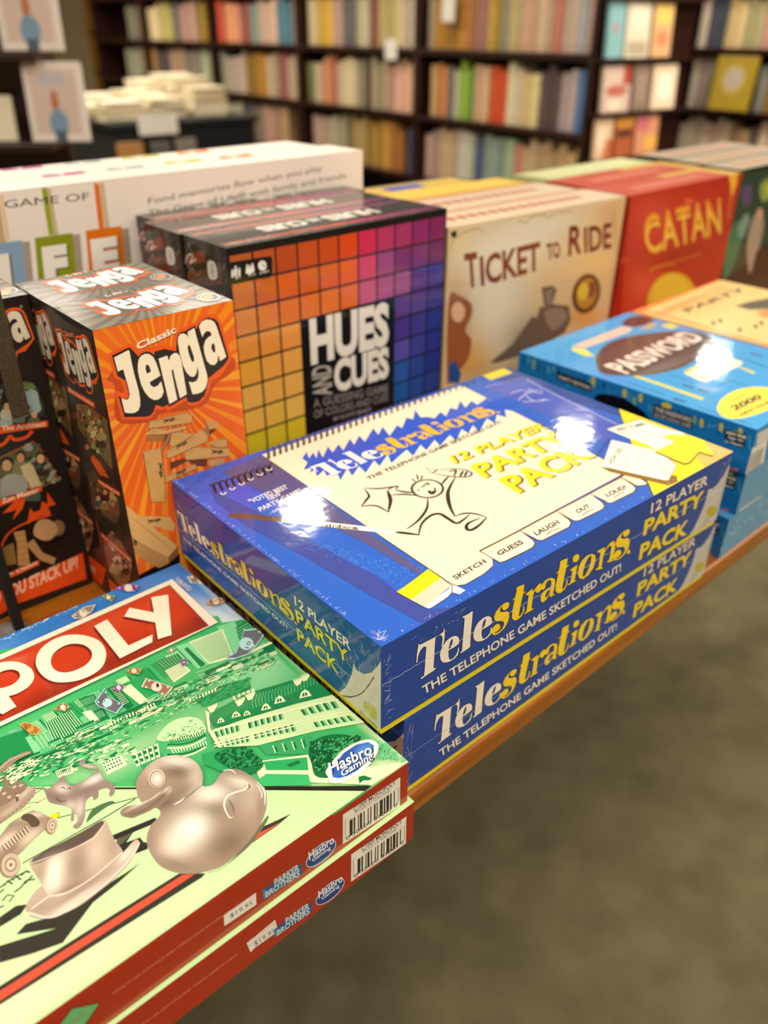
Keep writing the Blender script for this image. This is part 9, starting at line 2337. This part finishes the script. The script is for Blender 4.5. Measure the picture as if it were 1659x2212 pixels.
# small white price cards hanging on the shelf edges
def card(px_s, d, z, w, h, label):
    p = NA * (d - .006) + NB * px_s; t = empty('shelf_card', (p.x, p.y, z), YAW - PI / 2); tag(t, label, 'sign')
    block('card', t, solid('f4efe6', 'matte'), -w / 2, 0, 0, w / 2, .002, h, .0005)
    block('holder', t, M['metal'], -w / 2, .002, -.004, w / 2, .005, .004)
card(4.21, 3.24, .285, .11, .10, 'white card hanging below the middle shelf left of the bay divider')
card(3.72, 3.24, .47, .10, .14, 'white card on the books right of the bay divider')

# ------------------------------------------------------------ amber bookcase far left, table of cream books, left display tower
am = bookcase('amber wood bookcase in the far left background', 3.6, 9.1, 10.2, M['amber_wood'], (-.647, -.30, .05, .42, .80), .3, 1.5)
for i, (s, w, h, z) in enumerate(((9.35, .3, .2, .42), (9.8, .35, .16, .42), (9.5, .5, .22, .05), (9.3, .2, .15, -.3))):
    p = NA * 3.66 + NB * s; t = empty('storage_box', (p.x, p.y, z + .001), YAW + PI / 2); tag(t, ('tan', 'grey', 'brown', 'dark')[i] + ' storage box on the amber bookcase in the background', 'box')
    block('body', t, solid(('b89868', '8a8070', '6a4a20', '3a2414')[i], 'matte'), 0, -.22, 0, w, 0, h, .004); block('lid', t, solid(('c8a878', '9a9080', '7a5a2a', '4a3018')[i], 'matte'), -.003, -.223, h - .03, w + .003, .003, h + .004, .003)
TX, TY = -1.55, 5.75
bt = empty('book_table', (TX, TY, FLOOR), YAW - PI / 2); tag(bt, 'table draped in black holding piles of cream coloured books', 'table')
block('cloth_drape', bt, M['black'], -.62, -.45, 0, .62, .45, -FLOOR - .06, .01); block('tabletop', bt, M['black'], -.64, -.47, -FLOOR - .06, .64, .47, -FLOOR - .03, .006)
rr = random.Random(21); k = 0
CREAM = ['f0e2be', 'e6d6b0', 'f8eccc', 'dccba4', 'efe0c4', 'f6ead2']
for ix, fx in enumerate((-.50, -.28, -.06, .16, .40)):
    for iy, fy in enumerate((-.33, -.06, .22)):
        n = (3, 4, 6)[iy] + rr.randint(-1, 1); z = -.03
        for j in range(n):
            w, dp, th = rr.uniform(.15, .18), rr.uniform(.21, .24), rr.uniform(.022, .034)
            rz = YAW - PI / 2 + rr.uniform(-.12, .12); p = Matrix.Rotation(YAW - PI / 2, 3, 'Z') @ Vector((fx + .02 * rr.random(), fy, 0))
            o = bpy.data.objects.new('book', book_mesh(CREAM[(k * 5) % 6])); C.objects.link(o)
            # lay the unit book down: thickness upwards
            Mx = Matrix.Translation((TX + p.x, TY + p.y, z)) @ Matrix.Rotation(rz, 4, 'Z') @ Matrix(((0, 1, 0, w / 2), (0, 0, 1, -dp / 2), (1, 0, 0, 0), (0, 0, 0, 1))) @ Matrix.Diagonal((th, w, dp, 1))
            o.matrix_world = Mx; z += th + .0004; k += 1
            tag(o, 'cream book, layer %d, pile row %d, column %d, on black draped table' % (j + 1, iy + 1, ix + 1), 'book', 'cream books piled on the black draped table')
p = Matrix.Rotation(YAW - PI / 2, 3, 'Z') @ Vector((.645, -.20, 0))
sg = empty('table_sign', (TX + p.x, TY + p.y, FLOOR + .655), YAW); tag(sg, 'white sign card on the end of the black draped book table', 'sign')
block('card', sg, solid('f2eee6', 'matte'), -.12, -.006, 0, .12, -.002, .105, .001); block('clip', sg, M['metal'], -.03, -.010, .10, .03, .008, .115, .001)
for fy, c, w, h, nm in ((-.40, 'b88040', .15, .19, 'orange brown'), (-.22, '5a5a58', .12, .18, 'dark grey'), (-.06, '8a8078', .13, .19, 'light grey')):
    p = Matrix.Rotation(YAW - PI / 2, 3, 'Z') @ Vector((.70, fy, 0)); faceout((TX + p.x, TY + p.y, FLOOR + .435), YAW, w, h, c, nm + ' face-out book on the low ledge of the black draped table', [], .05)
block('lower_ledge', bt, M['black'], .625, -.48, .415, .76, .42, .435, .003); block('ledge_support', bt, M['black'], .625, -.44, 0, .66, .40, .415)
# left display tower of dark mahogany with face-out white books
tw = empty('display_tower', (-1.08, 2.46, FLOOR), 0.10); tag(tw, 'dark mahogany display tower with white face-out books at the left edge', 'rack')
block('back_panel', tw, M['dark_wood'], -.60, .09, 0, .16, .12, 1.6, .002); block('side_panel', tw, M['dark_wood'], -.62, -.10, 0, -.60, .12, 1.6, .002)
for z in (.12, .50, .915, 1.13): block('ledge', tw, M['dark_wood'], -.60, -.10, z - .02, .16, .09, z, .002)
JEAN = [('c8a898', 1, .28, .40, .72, .95, 0), ('b8785a', 2, .44, .50, .58, .78, 1), ('9aa0b0', 1.5, .3, .60, .48, .9, 0), ('6c90b0', 2, .34, .06, .70, .45, 1), ('5a80a0', 2.5, .36, .0, .66, .22, 0)]
JEAN = [('d8c0b4', 1, .1, .1, .9, .9, 0), ('c0bcc4', 2, .25, .72, .7, .86, 0), ('b8704c', 3, .42, .36, .56, .66, 1), ('7898b4', 3.5, .34, .05, .68, .42, 1), ('485868', 4, .42, .0, .62, .14, 0)]
p = (-1.005, 2.36)
faceout((-.885, 2.39, FLOOR + .916), 0.10, .150, .19, 'ece0d8', 'white face-out book with a small figure, on the lower ledge of the left tower', JEAN, .12)
faceout((-.915, 2.39, FLOOR + 1.131), 0.10, .150, .19, 'ece0d8', 'white face-out book with a small figure, on the upper ledge of the left tower', JEAN, .12)
faceout((-1.06, 2.39, FLOOR + .916), 0.10, .10, .11, 'f2e6c8', 'small cream face-out book at the far left of the lower tower ledge', [], .12)
